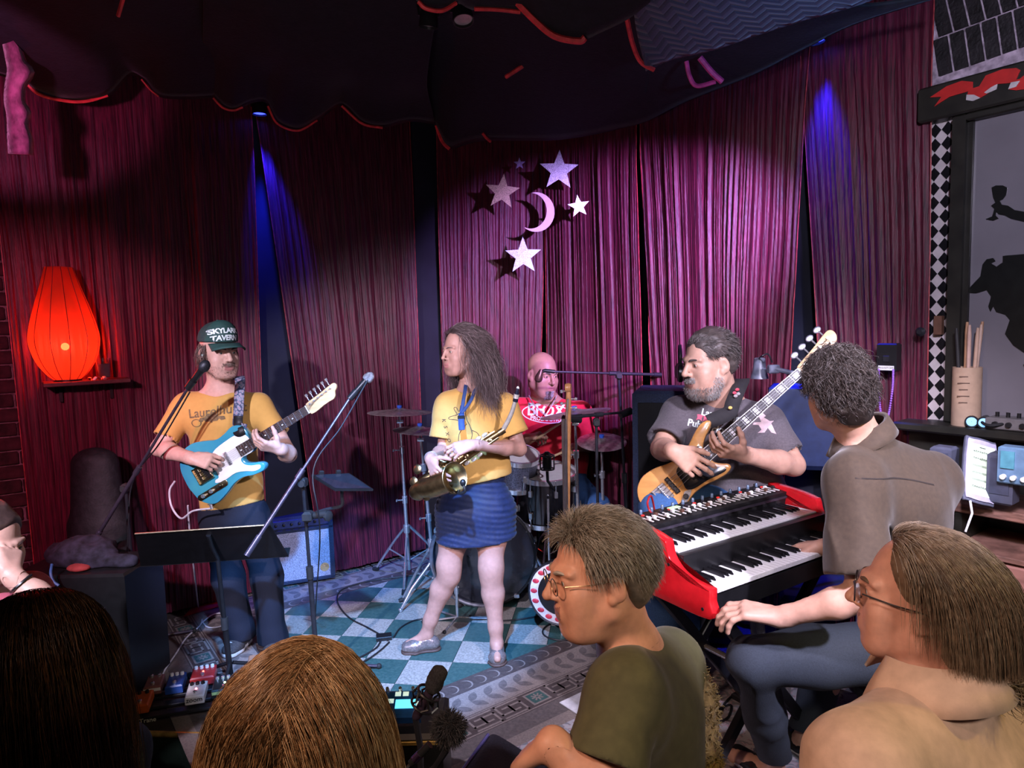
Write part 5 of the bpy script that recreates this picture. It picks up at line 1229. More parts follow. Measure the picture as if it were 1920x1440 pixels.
# ------------------------------------------------------------------ keyboard player, seen from behind
M_olive = mat('olive_brown_cotton', (.050, .033, .021), .85, var=.10, scale=70, sheen=.2, bump=.06, bscale=400)
M_char = mat('charcoal_denim', (.026, .034, .048), .85, var=.10, scale=200, bump=.15, bscale=300)
def keyboardist():
    p = thing('person', 'curly-haired keyboard player in brown shirt seen from behind', 'person', (1.25, 2.2, 0))
    hc = at(1572, 735, 2.07); R = head_frame((-.12, .98, -.12), (-.14, .03, 1)); sc = .97
    neck = at(1614, 818, 2.10); shL = at(1596, 898, 1.97); shR = at(1748, 892, 2.21); chest = at(1675, 950, 2.10); pel = at(1712, 1215, 2.15)
    elL = at(1618, 1118, 1.85); wrL = at(1462, 1158, 1.97); elR = at(1640, 1090, 2.42); wrR = at(1545, 1024, 2.46)
    fw = V(-.55, .83, 0); sd = unit(shR-shL)
    S = SDF(); add_head(S, hc, R, sc, neck-UP*.02, neck_r=.060)
    torso(S, pel, chest, neck, shL, shR, r=1.0); arm(S, shL, elL, wrL, 1.0); arm(S, shR, elR, wrR, 1.0)
    b1 = hand(S, wrL, at(1362, 1136, 2.03)-wrL, (-.12, .15, -1), False, curls=((22, 34, 20), (24, 36, 22), (26, 38, 22), (28, 38, 22)), thumb=(.75, .5, .25), sc=1.2, spread=9)
    b2 = hand(S, wrR, at(1490, 1022, 2.56)-wrR, (-.1, .1, -1), True, curls=((12, 25, 15), (22, 30, 20), (28, 35, 20), (32, 35, 20)), thumb=(.7, .5, .4), sc=1.05)
    hipL, hipR = at(1655, 1222, 2.06), at(1770, 1215, 2.22); knL = at(1412, 1238, 2.08); knR = at(1560, 1225, 2.58); anL = at(1452, 1432, 2.34); anR = at(1505, 1385, 2.52)
    leg(S, hipL, knL, anL, 1.05); leg(S, hipR, knR, anR, 1.05)
    for a_ in (anL, anR): S.cap(a_-UP*.03, a_+V(-.1, .14, -.06), .036, .03, k=.03)
    body = body_obj(S, SK_tan, p, [hbox(hc, R, sc), b1, b2]); eye_parts(body, hc, R, sc)
    HM = hair_mats('curly_hair', [(.034, .024, .020), (.058, .043, .037), (.020, .014, .012), (.11, .095, .09)], .5)
    T = lambda x, y, z: hc+R@(V(x, y, z)*sc)
    hv = SDF(); hv.ell(T(0, -.030, .042), V(.084, .098, .090)*sc, R, k=0); hv.ell(T(0, -.065, -.03), V(.074, .052, .075)*sc, R, k=.03); hv.ell(T(0, .105, -.03), V(.12, .090, .098)*sc, R, k=.015, op='s'); hv.ell(T(0, .02, -.05), V(.13, .03, .05)*sc, R, k=.015, op='s')
    hv.func(wrinkle(16, .009, (1, 1, 1), 40, 120, 16)); sdf_obj('hair_volume', hv, .0055, HM[2], body)
    ro, nn, l = scalp(5200, hc, R, sc, lambda l: (l[:, 1] < .05) & ((l[:, 2] > .03) | (l[:, 1] < -.012)) & (l[:, 2] > -.085), 14, rad=(.086, .110, .098), off=(0, -.026, .036))
    rg = np.random.default_rng(12); d = nn*.35-UP*.5+rg.normal(size=(len(ro), 3))*.5
    strand_mesh('hair', grow(ro, d, rg.uniform(.028, .055, len(ro)), 16, .3, curl=.007, cfreq=150, col=[skull(hc, R, sc, .008)], seed=8, jitter=.16), rg.uniform(.0005, .0009, len(ro)), HM, body, 4)
    # short-sleeved shirt with collar, yoke seam and untucked tail
    sh = SDF(); torso(sh, pel-UP*.02, chest, neck-UP*.03, shL, shR, r=1.0, infl=.026, sw=1.55); ends = []
    sh.cap(pel, pel-UP*.10+V(.02, -.02, 0), .135, .145, k=.05, side=sd, w=1.35)
    for a, b, t in ((shL, elL, .80), (shR, elR, .75)): e, d_ = sleeve(sh, a, b, t, .072, .088); ends.append((e, d_, .088))
    back = -fw; fn = wave_noise(77, 9, 30, 70, (1, 1, .16))
    sh.func(lambda F, X, Y, Z: F+(.020*(np.abs(fn(X, Y, Z))-.6)*np.clip((1.22-Z)/.15, .25, 1)).astype(np.float32))
    sh.cap(neck-fw*-.015+UP*.012, hc, .070, .085, k=.02, op='s'); cut_ends(sh, ends); sh.cut(pel-UP*.10, (-.35, -.1, -1)); shirt = sdf_obj('shirt', sh, .0068, M_olive, p)
    col = []
    nn_ = unit(neck-chest); fx = frame(nn_, z=-fw)
    for t in np.linspace(-2.3, 2.3, 25):
        o_ = fx[:, 2]*math.cos(t)+fx[:, 1]*math.sin(t); base = neck+UP*.002-fw*.0
        col.append([base+o_*.072+UP*.030, base+o_*.080+UP*.034, base+o_*.098-UP*.004, base+o_*.108-UP*.022])
    c_ = MB().grid(col).build('collar', M_olive, shirt, sharp=None); c_.modifiers.new('t', 'SOLIDIFY').thickness = .005
    M_seam = mat('dark_seam', (.022, .016, .014), .9)
    line_print('yoke_seam', [[(-.23, -.012), (-.12, .004), (0, .010), (.12, .004), (.23, -.012)]], .004, shirt, at(1672, 905, 1.9), sd, M_seam)
    jn = SDF(); jn.cap(pel-UP*.02, (hipL+hipR)/2, .125, .125, k=.05, side=sd, w=1.35)
    for h_, k_, a_ in ((hipL, knL, anL), (hipR, knR, anR)): jn.chain([h_, h_*.5+k_*.5, k_, k_*.5+a_*.5, a_+UP*.035], [.10, .092, .078, .066, .058], k=.03)
    jn.func(wrinkle(28, .006, (1, 1, 1), 12, 45)); jn.func(lambda F, X, Y, Z: np.maximum(F, .115-Z)); jeans = sdf_obj('jeans', jn, .0075, M_char, p)
    for a_, d_ in ((anL, V(-.1, .18, 0)), (anR, V(-.1, .18, 0))):
        q = SDF(); hl, d2, s2 = shoe(q, a_, a_+d_, 1.05); q.cap(a_-UP*.03, hl+UP*.02, .04, .036, k=.02); q.cap(a_+UP*.1, a_-UP*.005, .038, .036, k=.006, op='s'); q.cut((0, 0, .012), -UP); q.cut((0, 0, .1), UP)
        s_ = sdf_obj('shoe', q, .007, M_blackp, p)
        q = SDF(); q.cap(hl-UP*.022, hl+d2*.1-UP*.022, .042, .04, k=.01); q.cap(hl+d2*.1-UP*.022, V(*(a_+d_)[:2], .02)-d2*.03, .04, .033, k=.01, side=s2, w=1.3); q.cut((0, 0, .030), UP); q.cut((0, 0, .010), -UP); sdf_obj('sole', q, .007, M_white, s_)
keyboardist()
# ------------------------------------------------------------------ listeners in front of the stage
FL = -.22
def seated_base(S, pel, fwd, sd, r=1.0):
    """thighs, shins and feet of someone on a low chair"""
    kn = [pel+fwd*.42+sd*s*.11-UP*.02 for s in (-1, 1)]; an = [V(k[0], k[1], FL+.09) for k in kn]; hip = [pel+sd*s*.09 for s in (-1, 1)]
    for h, k, a in zip(hip, kn, an): S.chain([h, k, a], [.10*r, .08*r, .06*r], k=.04); S.cap(a-UP*.03, a+fwd*.16-UP*.055, .045, .034, k=.03)
    return S
def chair_for(label, pel, fwd, sd):
    c = thing('chair', label, 'chair', V(pel[0], pel[1], FL)); sz = pel[2]-.115; Rm = np.stack([sd, fwd, UP], 1)
    MB(Rm, V(pel[0], pel[1], 0)).box((0, .03, sz-.015), (.44, .44, .03), bev=.01).build('seat', M_blackp, c)
    for a in (-1, 1):
        for b in (-1, 1): MB(Rm, V(pel[0], pel[1], 0)).cyl((a*.19, .03+b*.19, FL), (a*.19, .03+b*.19, sz-.03), .014, n=10).build('leg', M_blackp, c)
def grey_man():
    p = thing('person', 'grey-haired man in olive T-shirt seen in profile, wearing thin glasses', 'person', (.28, 1.45, FL))
    hc = at(1122, 1078, 1.38); R = head_frame((-.97, -.20, -.10), (-.06, .04, 1)); sc = .99
    neck = at(1178, 1198, 1.42); shL = at(1165, 1290, 1.28); shR = at(1262, 1238, 1.60); chest = at(1215, 1345, 1.44); fw = unit(V(-.9, -.35, 0)); sd = unit(shR-shL)
    pel = V(chest[0]+.03, chest[1]+.02, .42); elL = at(1120, 1490, 1.17); wrL = at(1035, 1392, 1.20)
    elR = shR+V(-.06, .06, -.30); wrR = elR+V(-.22, -.02, -.05)
    S = SDF(); add_head(S, hc, R, sc, neck-UP*.02, neck_r=.056, jaw=1.0, fat=.004); torso(S, pel, chest, neck, shL, shR, r=1.0); arm(S, shL, elL, wrL); arm(S, shR, elR, wrR)
    b1 = hand(S, wrL, at(955, 1440, 1.26)-wrL, (-.2, .2, -1), False, curls=((10, 20, 12), (14, 24, 14), (18, 28, 14), (24, 30, 14)), thumb=(.75, .55, .1), sc=1.05); b2 = hand(S, wrR, V(-1, 0, -.2), (0, .1, -1), True)
    seated_base(S, pel, fw, sd)
    SKw = skin_mat('skin_ruddy', (.64, .32, .21)); body = body_obj(S, SKw, p, [hbox(hc, R, sc), b1], midx=lips(hc, R, sc), mats=[SKw, SK_liptan]); eye_parts(body, hc, R, sc)
    HM = hair_mats('grey_hair', [(.26, .22, .17), (.36, .31, .255), (.17, .135, .10), (.44, .40, .35)], .45); brow_parts(body, hc, R, sc, HM[1])
    T = lambda x, y, z: hc+R@(V(x, y, z)*sc)
    hv = SDF(); hv.ell(T(0, -.026, .050), V(.084, .100, .088)*sc, R, k=0); hv.ell(T(0, -.065, -.01), V(.074, .052, .075)*sc, R, k=.03); hv.ell(T(0, .098, -.03), V(.12, .080, .110)*sc, R, k=.015, op='s'); hv.ell(T(0, .0, -.03), V(.13, .044, .052)*sc, R, k=.012, op='s'); hv.func(wrinkle(46, .004, (1, 1, 1), 50, 140)); sdf_obj('hair_volume', hv, .005, HM[2], body)
    ro, nn, l = scalp(8000, hc, R, sc, lambda l: ((l[:, 1] < .045) | (l[:, 2] > .085)) & ((l[:, 2] > .036) | (l[:, 1] < -.045)) & (l[:, 2] > -.075), 24, rad=(.081, .104, .090), off=(0, -.02, .042))
    rg = np.random.default_rng(22); d = nn*.04-R[:, 1]*1.1-UP*.35*(l[:, 2:3] < .06)+rg.normal(size=(len(ro), 3))*.16
    strand_mesh('hair', grow(ro, d, rg.uniform(.03, .05, len(ro)), 8, .35, curl=.002, cfreq=60, col=[skull(hc, R, sc, .006)], seed=18, jitter=.06), rg.uniform(.00035, .0007, len(ro)), HM, body, 5)
    M_gl = mat('thin_gold_wire', (.35, .25, .15), .3, .9); gl = MB()
    for s in (-1, 1):
        gl.tube([T(s*.034+.022*math.cos(t), .108-.10*abs(s*.034+.022*math.cos(t))*.35, .006+.017*math.sin(t)) for t in np.linspace(0, 6.28, 19)], .0012, 5); gl.tube(crom([T(s*.057, .090, .010), T(s*.080, .04, .012), T(s*.083, -.012, .010), T(s*.080, -.025, -.01)], 4), .0012, 5)
    gl.tube([T(-.012, .107, .008), T(0, .109, .010), T(.012, .107, .008)], .0012, 5); gl.build('glasses', M_gl, body)
    M_ol = mat('olive_green_cotton', (.085, .080, .034), .85, var=.10, scale=40, sheen=.15)
    sh = SDF(); torso(sh, pel-UP*.03, chest, neck-UP*.035, shL, shR, r=1.0, infl=.018, sw=1.5); ends = []
    for a, b, t in ((shL, elL, .72), (shR, elR, .72)): e, d_ = sleeve(sh, a, b, t, .072, .082); ends.append((e, d_, .082))
    sh.func(wrinkle(54, .007, (1, 1, .55), 9, 40)); sh.cap(neck+fw*.02+UP*.0, hc, .066, .085, k=.02, op='s'); cut_ends(sh, ends); sh.cut(pel-UP*.05, -UP); shirt = sdf_obj('t_shirt', sh, .007, M_ol, p)
    jn = SDF(); jn.cap(pel, pel-UP*.03, .13, .13, k=.05, side=sd, w=1.35); seated_base(jn, pel, fw, sd, 1.12); jn.func(wrinkle(3, .006)); sdf_obj('trousers', jn, .012, M_denim_dk, p)
    # fleece over the back and far shoulder
    M_fl = mat('beige_fleece', (.40, .30, .19), .95, var=.3, scale=45, bump=.6, bscale=90, sheen=.4)
    fc = SDF(); up_ = shR-fw*.09; fc.chain([at(1282, 1225, 1.60), at(1288, 1310, 1.56), at(1282, 1440, 1.54), at(1275, 1600, 1.52)], [.030, .062, .078, .085], k=.04)
    fc.func(lambda F, X, Y, Z, w=wave_noise(91, 14, 60, 150): F+(.006*w(X, Y, Z)).astype(np.float32)); fl = sdf_obj('fleece', fc, .0055, M_fl, p)
    v = np.array([list(q.co) for q in fl.data.vertices])+LOC[p.name]; nv = np.array([list(q.normal) for q in fl.data.vertices]); k = rg.integers(0, len(v), 2600)
    strand_mesh('fleece_pile', grow(v[k], nv[k]+rg.normal(size=(2600, 3))*.5, .016, 5, .1, curl=.003, cfreq=300, jitter=.3, seed=4), .0016, [M_fl, mat('beige_fleece_b', (.52, .41, .28), .95, var=.2)], fl, 7)
    chair_for('black chair beneath the grey-haired man', pel, fw, sd)
grey_man()
def glasses_man():
    p = thing('person', 'man with long brown hair and glasses in peach collared shirt', 'person', (.66, 1.05, FL))
    hc = at(1722, 1122, 1.22); R = head_frame((-.86, .50, .02), (-.03, 0, 1)); sc = .97
    neck = at(1745, 1272, 1.20); shL = at(1612, 1440, 1.04); shR = at(1895, 1395, 1.36); chest = at(1765, 1480, 1.18); fw = unit(V(-.85, .5, 0)); sd = unit(shR-shL)
    pel = V(chest[0]+.04, chest[1]-.02, .42); elL = shL+V(-.04, -.04, -.30); wrL = elL+fw*.24; elR = shR+V(0, .06, -.30); wrR = elR+fw*.24
    S = SDF(); add_head(S, hc, R, sc, neck-UP*.02, neck_r=.058, jaw=1.0); torso(S, pel, chest, neck, shL, shR, r=1.05); arm(S, shL, elL, wrL); arm(S, shR, elR, wrR)
    for w_, rt in ((wrL, False), (wrR, True)): hand(S, w_, fw, -UP, rt)
    seated_base(S, pel, fw, sd)
    SKw = skin_mat('skin_flushed', (.68, .36, .27)); body = body_obj(S, SKw, p, [hbox(hc, R, sc)], midx=lips(hc, R, sc), mats=[SKw, SK_liptan]); eye_parts(body, hc, R, sc)
    HM = hair_mats('long_brown_hair', [(.17, .115, .075), (.22, .155, .10), (.13, .085, .055), (.28, .21, .145)], .45); brow_parts(body, hc, R, sc, HM[2])
    T = lambda x, y, z: hc+R@(V(x, y, z)*sc)
    hv = SDF(); hv.ell(T(0, -.030, .046), V(.086, .104, .092)*sc, R, k=0); hv.ell(T(0, -.065, -.05), V(.078, .058, .09)*sc, R, k=.03); hv.ell(T(0, .098, -.03), V(.12, .078, .120)*sc, R, k=.015, op='s'); hv.ell(T(0, .005, -.04), V(.13, .045, .055)*sc, R, k=.012, op='s'); sdf_obj('hair_volume', hv, .0055, HM[0], body)
    ro, nn, l = scalp(12000, hc, R, sc, lambda l: (l[:, 1] < .048) & ((l[:, 1] < .0) | (l[:, 2] > .10)) & ((l[:, 2] > .055) | (l[:, 1] < -.05)) & (l[:, 2] > -.05), 34, rad=(.083, .106, .093), off=(0, -.022, .044))
    rg = np.random.default_rng(32); sx = np.sign(l[:, 0:1]+.01)
    d = nn*.15-R[:, 1]*1.2-UP*.25+sx*R[:, 0]*.2
    strand_mesh('hair', grow(ro, d, np.clip(.075+(l[:, 2]+.03)*.90, .06, .20)*rg.uniform(.85, 1.1, len(ro)), 16, .42, curl=.0022, cfreq=30, col=[skull(hc, R, sc, .010), (T(0, -.06, -.05), V(.080, .062, .09)*sc, R)], seed=28, jitter=.035, stiff=.75), rg.uniform(.00028, .00055, len(ro)), HM, body, 5)
    # curled ends at the nape
    ro = np.array([T(x, -.118-.01*abs(x)*5, -.10) for x in rg.uniform(-.03, .045, 220)]); d = np.tile(-R[:, 1]*.7-UP*.5, (220, 1))+rg.normal(size=(220, 3))*.2
    strand_mesh('hair_curl', grow(ro, d, rg.uniform(.06, .10, 220), 14, .0, curl=.012, cfreq=95, seed=3, jitter=.05, pad=0), .0012, HM, body, 8)
    M_gl = mat('dark_frame', (.03, .025, .03), .3); gl = MB()
    for s in (-1, 1):
        gl.tube([T(s*.034+.023*math.cos(t), .110-.12*abs(s*.034+.023*math.cos(t))*.4, .006+.017*math.sin(t)) for t in np.linspace(0, 6.28, 19)], .0016, 5); gl.tube(crom([T(s*.058, .094, .012), T(s*.082, .04, .010), T(s*.085, -.010, .004), T(s*.082, -.025, -.012)], 4), .0016, 5)
    gl.tube([T(-.012, .110, .010), T(0, .112, .012), T(.012, .110, .010)], .0016, 5); g_ = gl.build('glasses', M_gl, body)
    for s in (-1, 1): MB().lathe([(.021, 0), (.021, .0012)], T(s*.034, .103, .006), R@V(s*.28, 1, 0), 18).build('lens', mat('lens_glass', (.7, .75, .8), .05, trans=.9, alpha=.45), g_)
    M_pe = mat('peach_cotton', (.62, .42, .31), .8, var=.07, scale=40, sheen=.2, bump=.05, bscale=300)
    sh = SDF(); torso(sh, pel-UP*.03, chest, neck-UP*.03, shL, shR, r=1.05, infl=.026, sw=1.55); ends = []
    for a, b, t in ((shL, elL, .9), (shR, elR, .9)): e, d_ = sleeve(sh, a, b, t, .080, .092); ends.append((e, d_, .092))
    sh.func(wrinkle(64, .007, (1, 1, .55), 8, 34)); sh.cap(neck+fw*.02+UP*.01, hc, .070, .09, k=.02, op='s'); cut_ends(sh, ends); sh.cut(pel-UP*.05, -UP); shirt = sdf_obj('shirt', sh, .007, M_pe, p)
    col = []; fx = frame(unit(neck-chest), z=-fw)
    for t in np.linspace(-2.5, 2.5, 29):
        o_ = fx[:, 2]*math.cos(t)+fx[:, 1]*math.sin(t); k = (abs(t)/2.75)**3
        col.append([neck+o_*.076+UP*.044, neck+o_*.090+UP*.052, neck+o_*(.112+.01*k)+UP*(.022-.02*k), neck+o_*(.128+.012*k)-UP*(.012+.02*k)])
    c_ = MB().grid(col).build('collar', M_pe, shirt, sharp=None); c_.modifiers.new('t', 'SOLIDIFY').thickness = .006
    jn = SDF(); jn.cap(pel, pel-UP*.03, .13, .13, k=.05, side=sd, w=1.35); seated_base(jn, pel, fw, sd, 1.12); sdf_obj('trousers', jn, .013, M_denim_dk, p)
    chair_for('black chair beneath the man in the peach shirt', pel, fw, sd)
glasses_man()
def back_of_head(label, hc, fwd, cols, name, shirt_col, length, seed, part_x=0.0, wide=1.0):
    p = thing('person', label, 'person', V(hc[0], hc[1], FL)); R = head_frame(fwd); sc = 1.0; fw = unit(V(R[0, 1], R[1, 1], 0)); sd = V(fw[1], -fw[0], 0)
    neck = hc-UP*.17-fw*.03; shL, shR = neck-UP*.075-sd*.17, neck-UP*.075+sd*.17; chest = neck-UP*.16; pel = V(hc[0], hc[1], .42)-fw*.05
    S = SDF(); add_head(S, hc, R, sc, neck); torso(S, pel, chest, neck, shL, shR, r=.9); 
    for s_, rt in ((shL, False), (shR, True)): e = s_-UP*.27+fw*.04; w_ = e+fw*.18-UP*.14; arm(S, s_, e, w_, .85); hand(S, w_, fw, -UP, rt, sc=.92)
    seated_base(S, pel, fw, sd, .95); body = body_obj(S, SK_pale, p, [hbox(hc, R, sc)]); eye_parts(body, hc, R, sc)
    HM = hair_mats(name, cols, .36); T = lambda x, y, z: hc+R@(V(x, y, z)*sc)
    hv = SDF(); hv.ell(T(0, -.026, .048), V(.088*wide, .104, .092), R, k=0); hv.cap(T(0, -.05, .0), T(0, -.06, -length+.06), .082*wide, .075*wide, k=.04, side=R[:, 0], w=1.1); hv.ell(T(0, .10, -.06), V(.07, .085, .125), R, k=.02, op='s'); sdf_obj('hair_volume', hv, .007, HM[0], body)
    ro, nn, l = scalp(11000, hc, R, sc, lambda l: (l[:, 2] > -.02) & ((l[:, 1] < .06) | (l[:, 2] > .08)), seed, rad=(.090*wide, .106, .095), off=(0, -.024, .046))
    rg = np.random.default_rng(seed); sx = np.where(l[:, 0:1]+rg.normal(size=(len(ro), 1))*.025 > part_x, 1.0, -1.0)
    d = nn*.25+sx*R[:, 0]*.8-R[:, 1]*.45-UP*.1
    strand_mesh('hair', grow(ro, d, np.maximum(.12, length+(l[:, 2]-.04)*1.0)*rg.uniform(.8, 1.05, len(ro)), 18, .6, curl=.0035, cfreq=22, col=[(T(0, -.026, .048), V(.090*wide, .106, .094), R), (T(0, -.05, -.10), V(.095*wide, .085, .16), R), (T(0, -.05, -.22), V(.12*wide, .08, .12), R)], seed=seed, jitter=.04, stiff=.76), rg.uniform(.0003, .0006, len(ro)), HM, body, seed)
    sh = SDF(); torso(sh, pel-UP*.03, chest, neck-UP*.03, shL, shR, r=.9, infl=.02)
    for s_ in (shL, shR): sh.cap(s_, s_-UP*.24+fw*.035, .065, .06, k=.05)
    sh.func(wrinkle(seed, .006)); sh.cap(neck+UP*.02, hc, .06, .08, k=.02, op='s'); sh.cut(pel-UP*.05, -UP); sdf_obj('top', sh, .010, mat('top_%d' % seed, shirt_col, .85), p)
    jn = SDF(); jn.cap(pel, pel-UP*.03, .12, .12, k=.05, side=sd, w=1.35); seated_base(jn, pel, fw, sd, 1.08); sdf_obj('trousers', jn, .013, M_denim_dk, p)
    chair_for('black chair under the '+label.split(' seen')[0], pel, fw, sd)
back_of_head('blonde listener seen from behind near the stage edge', at(578, 1372, .98), (.10, 1, -.12), [(.30, .165, .070), (.42, .26, .125), (.21, .105, .042), (.50, .34, .18), (.18, .095, .042)], 'blonde_hair', (.05, .05, .06), .24, 41, .03, 1.08)
back_of_head('dark-haired listener seen from behind beside the brick wall', at(98, 1258, 1.12), (.42, .9, -.1), [(.045, .024, .015), (.085, .042, .020), (.025, .014, .010), (.13, .06, .02), (.02, .012, .01)], 'dark_hair', (.02, .02, .025), .34, 42, -.02, 1.06)
def leaning_person():
    p = thing('person', 'person in pink light resting chin on hand, wristband on arm', 'person', (-1.75, 2.15, FL))
    hc = at(-18, 1020, 2.1); R = head_frame((.80, -.25, -.25)); sc = .98; fw = V(.9, -.2, 0); fw = unit(fw)
    neck = hc-UP*.17-fw*.05; shR = neck+V(.02, -.17, -.06); shL = neck+V(.02, .17, -.06); chest = neck-UP*.17; pel = V(neck[0]-.04, neck[1], .36)
    elR = at(82, 1128, 2.02); wrR = at(22, 1080, 2.0); elL = shL-UP*.28; wrL = elL+fw*.10-UP*.18
    S = SDF(); add_head(S, hc, R, sc, neck, jaw=.9); torso(S, pel, chest, neck, shL, shR, r=.9); arm(S, shR, elR, wrR, .9); arm(S, shL, elL, wrL, .9)
    b1 = hand(S, wrR, at(18, 1034, 2.04)-wrR, V(-.8, .4, .2), True, curls=((35, 50, 30),)*4, thumb=(.8, .4, .3), sc=.95); hand(S, wrL, fw, -UP, False)
    sd = V(fw[1], -fw[0], 0); seated_base(S, pel, fw, sd, .95); body = body_obj(S, SK_pale, p, [hbox(hc, R, sc), b1], midx=lips(hc, R, sc), mats=[SK_pale, SK_lip]); eye_parts(body, hc, R, sc)
    HM = hair_mats('dim_hair', [(.06, .035, .03), (.10, .06, .05)]); brow_parts(body, hc, R, sc, HM[0]); T = lambda x, y, z: hc+R@(V(x, y, z)*sc)
    hv = SDF(); hv.ell(T(0, -.03, .05), V(.086, .104, .092), R, k=0); hv.ell(T(0, .10, -.03), V(.12, .085, .115), R, k=.015, op='s'); hv.func(wrinkle(5, .005, (1, 1, 1), 40, 120)); sdf_obj('hair', hv, .006, HM[0], body)
    ax = unit(wrR-elR); f = frame(ax, z=UP); MB().tube([wrR-ax*.035+(f[:, 1]*math.cos(t)+f[:, 2]*math.sin(t))*.033 for t in np.linspace(0, 6.28, 19)], .0045, 6).build('wristband', M_blackp, body)
    sh = SDF(); torso(sh, pel-UP*.03, chest, neck-UP*.03, shL, shR, r=.9, infl=.02)
    for a, b in ((shR, elR), (shL, elL)): sh.cap(a, a*.45+b*.55, .066, .07, k=.05)
    sh.func(wrinkle(71, .006)); sh.cap(neck+UP*.02, hc, .06, .08, k=.02, op='s'); sh.cut(pel-UP*.05, -UP); sdf_obj('top', sh, .009, mat('pink_top', (.45, .10, .14), .85), p)
    jn = SDF(); jn.cap(pel, pel-UP*.03, .12, .12, k=.05, side=sd, w=1.35); seated_base(jn, pel, fw, sd, 1.08); sdf_obj('trousers', jn, .013, M_denim_dk, p)
    chair_for('black chair under the person leaning on one hand', pel, fw, sd)
leaning_person()
# ------------------------------------------------------------------ drum kit
M_shell = mat('black_drum_lacquer', (.008, .008, .010), .18, var=.1, coat=.8); M_spark = mat('silver_sparkle', (.16, .17, .24), .3, .5, var=.6, scale=260)
M_skin = mat('white_drumhead', (.72, .72, .72), .45, var=.04); M_clear = mat('dark_resonant_head', (.015, .016, .022), .22, coat=.5); M_cym = mat('cymbal_bronze', (.55, .50, .48), .34, .8, var=.25, scale=40, aniso=.6)
M_rub = mat('black_rubber', (.015, .015, .016), .7)
def drum(name, label, c, axis, r, depth, shell, batter, lugs=8, cat='drum'):
    """c: centre of the upper or front head"""
    axis = unit(axis); t = thing(name, label, cat, V(c[0], c[1], 0)); h = V(1, 0, 0) if abs(axis[0]) < .9 else V(0, 1, 0); N = unit(np.cross(axis, h)); B = np.cross(axis, N)
    MB().lathe([(r, 0), (r, -depth)], c, axis, 40).build('shell', shell, t)
    MB().lathe([(r*.985, 0), (r*.985, .004)], c, axis, 40).build('head', batter, t); MB().lathe([(r*.985, 0), (r*.985, -.004)], c-axis*depth, axis, 40).build('head', M_clear, t)
    for q, s in ((c, 1), (c-axis*depth, -1)):
        MB().lathe([(r+.004, -.022*s), (r+.010, -.022*s), (r+.010, .008*s), (r-.002, .010*s), (r-.002, .006*s), (r+.004, .004*s)], q, axis, 40, cap=False).build('hoop', M_chrome if r < .25 else M_blackp, t)
    for i in range(lugs):
        a = 2*math.pi*(i+.3)/lugs; o = N*math.cos(a)+B*math.sin(a)
        for dd in (.08, depth-.08) if depth > .22 else (depth/2,):
            m = MB(); m.box(c+o*(r+.009)-axis*dd, (.018, .020, .045), np.stack([o, np.cross(axis, o), axis], 1), bev=.005); m.cyl(c+o*(r+.012)+axis*.004 if dd < depth/2 else c+o*(r+.012)-axis*(depth+.004), c+o*(r+.012)-axis*dd, .0035, n=6); m.build('lug', M_chrome, t)
    return t
def cymbal(label, c, tilt, r, stand=None):
    t = thing('cymbal', label, 'cymbal', c); ax = unit(tilt)
    MB().lathe([(.006, .018), (.02, .017), (r*.2, .010), (r*.24, .004), (r*.6, -.002), (r, -.012), (r, -.0135), (r*.6, -.004), (r*.24, .002), (r*.2, .008), (.006, .016)], c, ax, 48, cap=False).build('bow', M_cym, t)
    MB().lathe([(.014, .018), (.016, .022), (.016, .034), (.010, .036)], c, ax, 14).build('felt', mat('blue_felt', (.03, .10, .55), .9), t)
    return t
def tripod(parent, base, h, r, rot=0.0, m=None, up_z=.30, n=3, rod=.009):
    """three braced legs from a collar on the pole down to the floor"""
    m = m or M_chrome
    for i in range(n):
        a = rot+2*math.pi*i/n; d = V(math.cos(a), math.sin(a), 0)
        l = MB(); l.tube(crom([base+UP*up_z+d*.014, base+d*r*.45+UP*up_z*.62, base+d*r+UP*.012], 4), rod, 8); l.cyl(base+UP*up_z*.33, base+d*r*.58+UP*up_z*.5, rod*.6, n=6); lo = l.build('leg', m, parent)
        MB().cyl(base+d*(r-.02)+UP*.02, base+d*(r+.02)+UP*.008, .016, .013, n=10).build('rubber_foot', M_rub, lo)
def cymbal_stand(label, base, top, r=.26, rot=.4, up_z=.36):
    t = thing('cymbal_stand', label, 'stand', base); H = top[2]; P = lambda z: base+(top-base)*(z/H)
    for i, (a, b, rr) in enumerate(((.06, .50*H, .0125), (.46*H, .80*H, .0105), (.78*H, H, .008))): MB().cyl(P(a), P(b), rr, n=12).build('pole', M_chrome, t)
    for z in (.49*H, .79*H):
        k = MB(); k.cyl(P(z-.02), P(z+.025), .018, n=12); k.cyl(P(z), P(z)+V(-.045, -.02, .004), .005, n=8); k.box(P(z)+V(-.05, -.022, .004), (.008, .028, .016), bev=.003); k.build('wing_clamp', M_chrome, t)
    k = MB(); k.cyl(P(up_z-.02), P(up_z+.03), .022, n=14); k.build('leg_collar', M_chrome, t); k = MB(); k.cyl(P(H*.955)-V(.02, 0, 0), P(H*.955)+V(.02, 0, 0), .012, n=10); k.cyl(P(H*.955), top+UP*.05, .005, n=8); k.build('tilter', M_chrome, t)
    tripod(t, V(base[0], base[1], 0), H, r, rot, up_z=up_z); return t
kc = gnd(905, 1140); KD = unit(V(-.10, -1, 0)); KC = V(kc[0]+.01, kc[1]+.02, .325)
bass = drum('bass_drum', 'large black bass drum standing behind the saxophonist', KC, KD, .315, .40, M_shell, M_clear, 8)
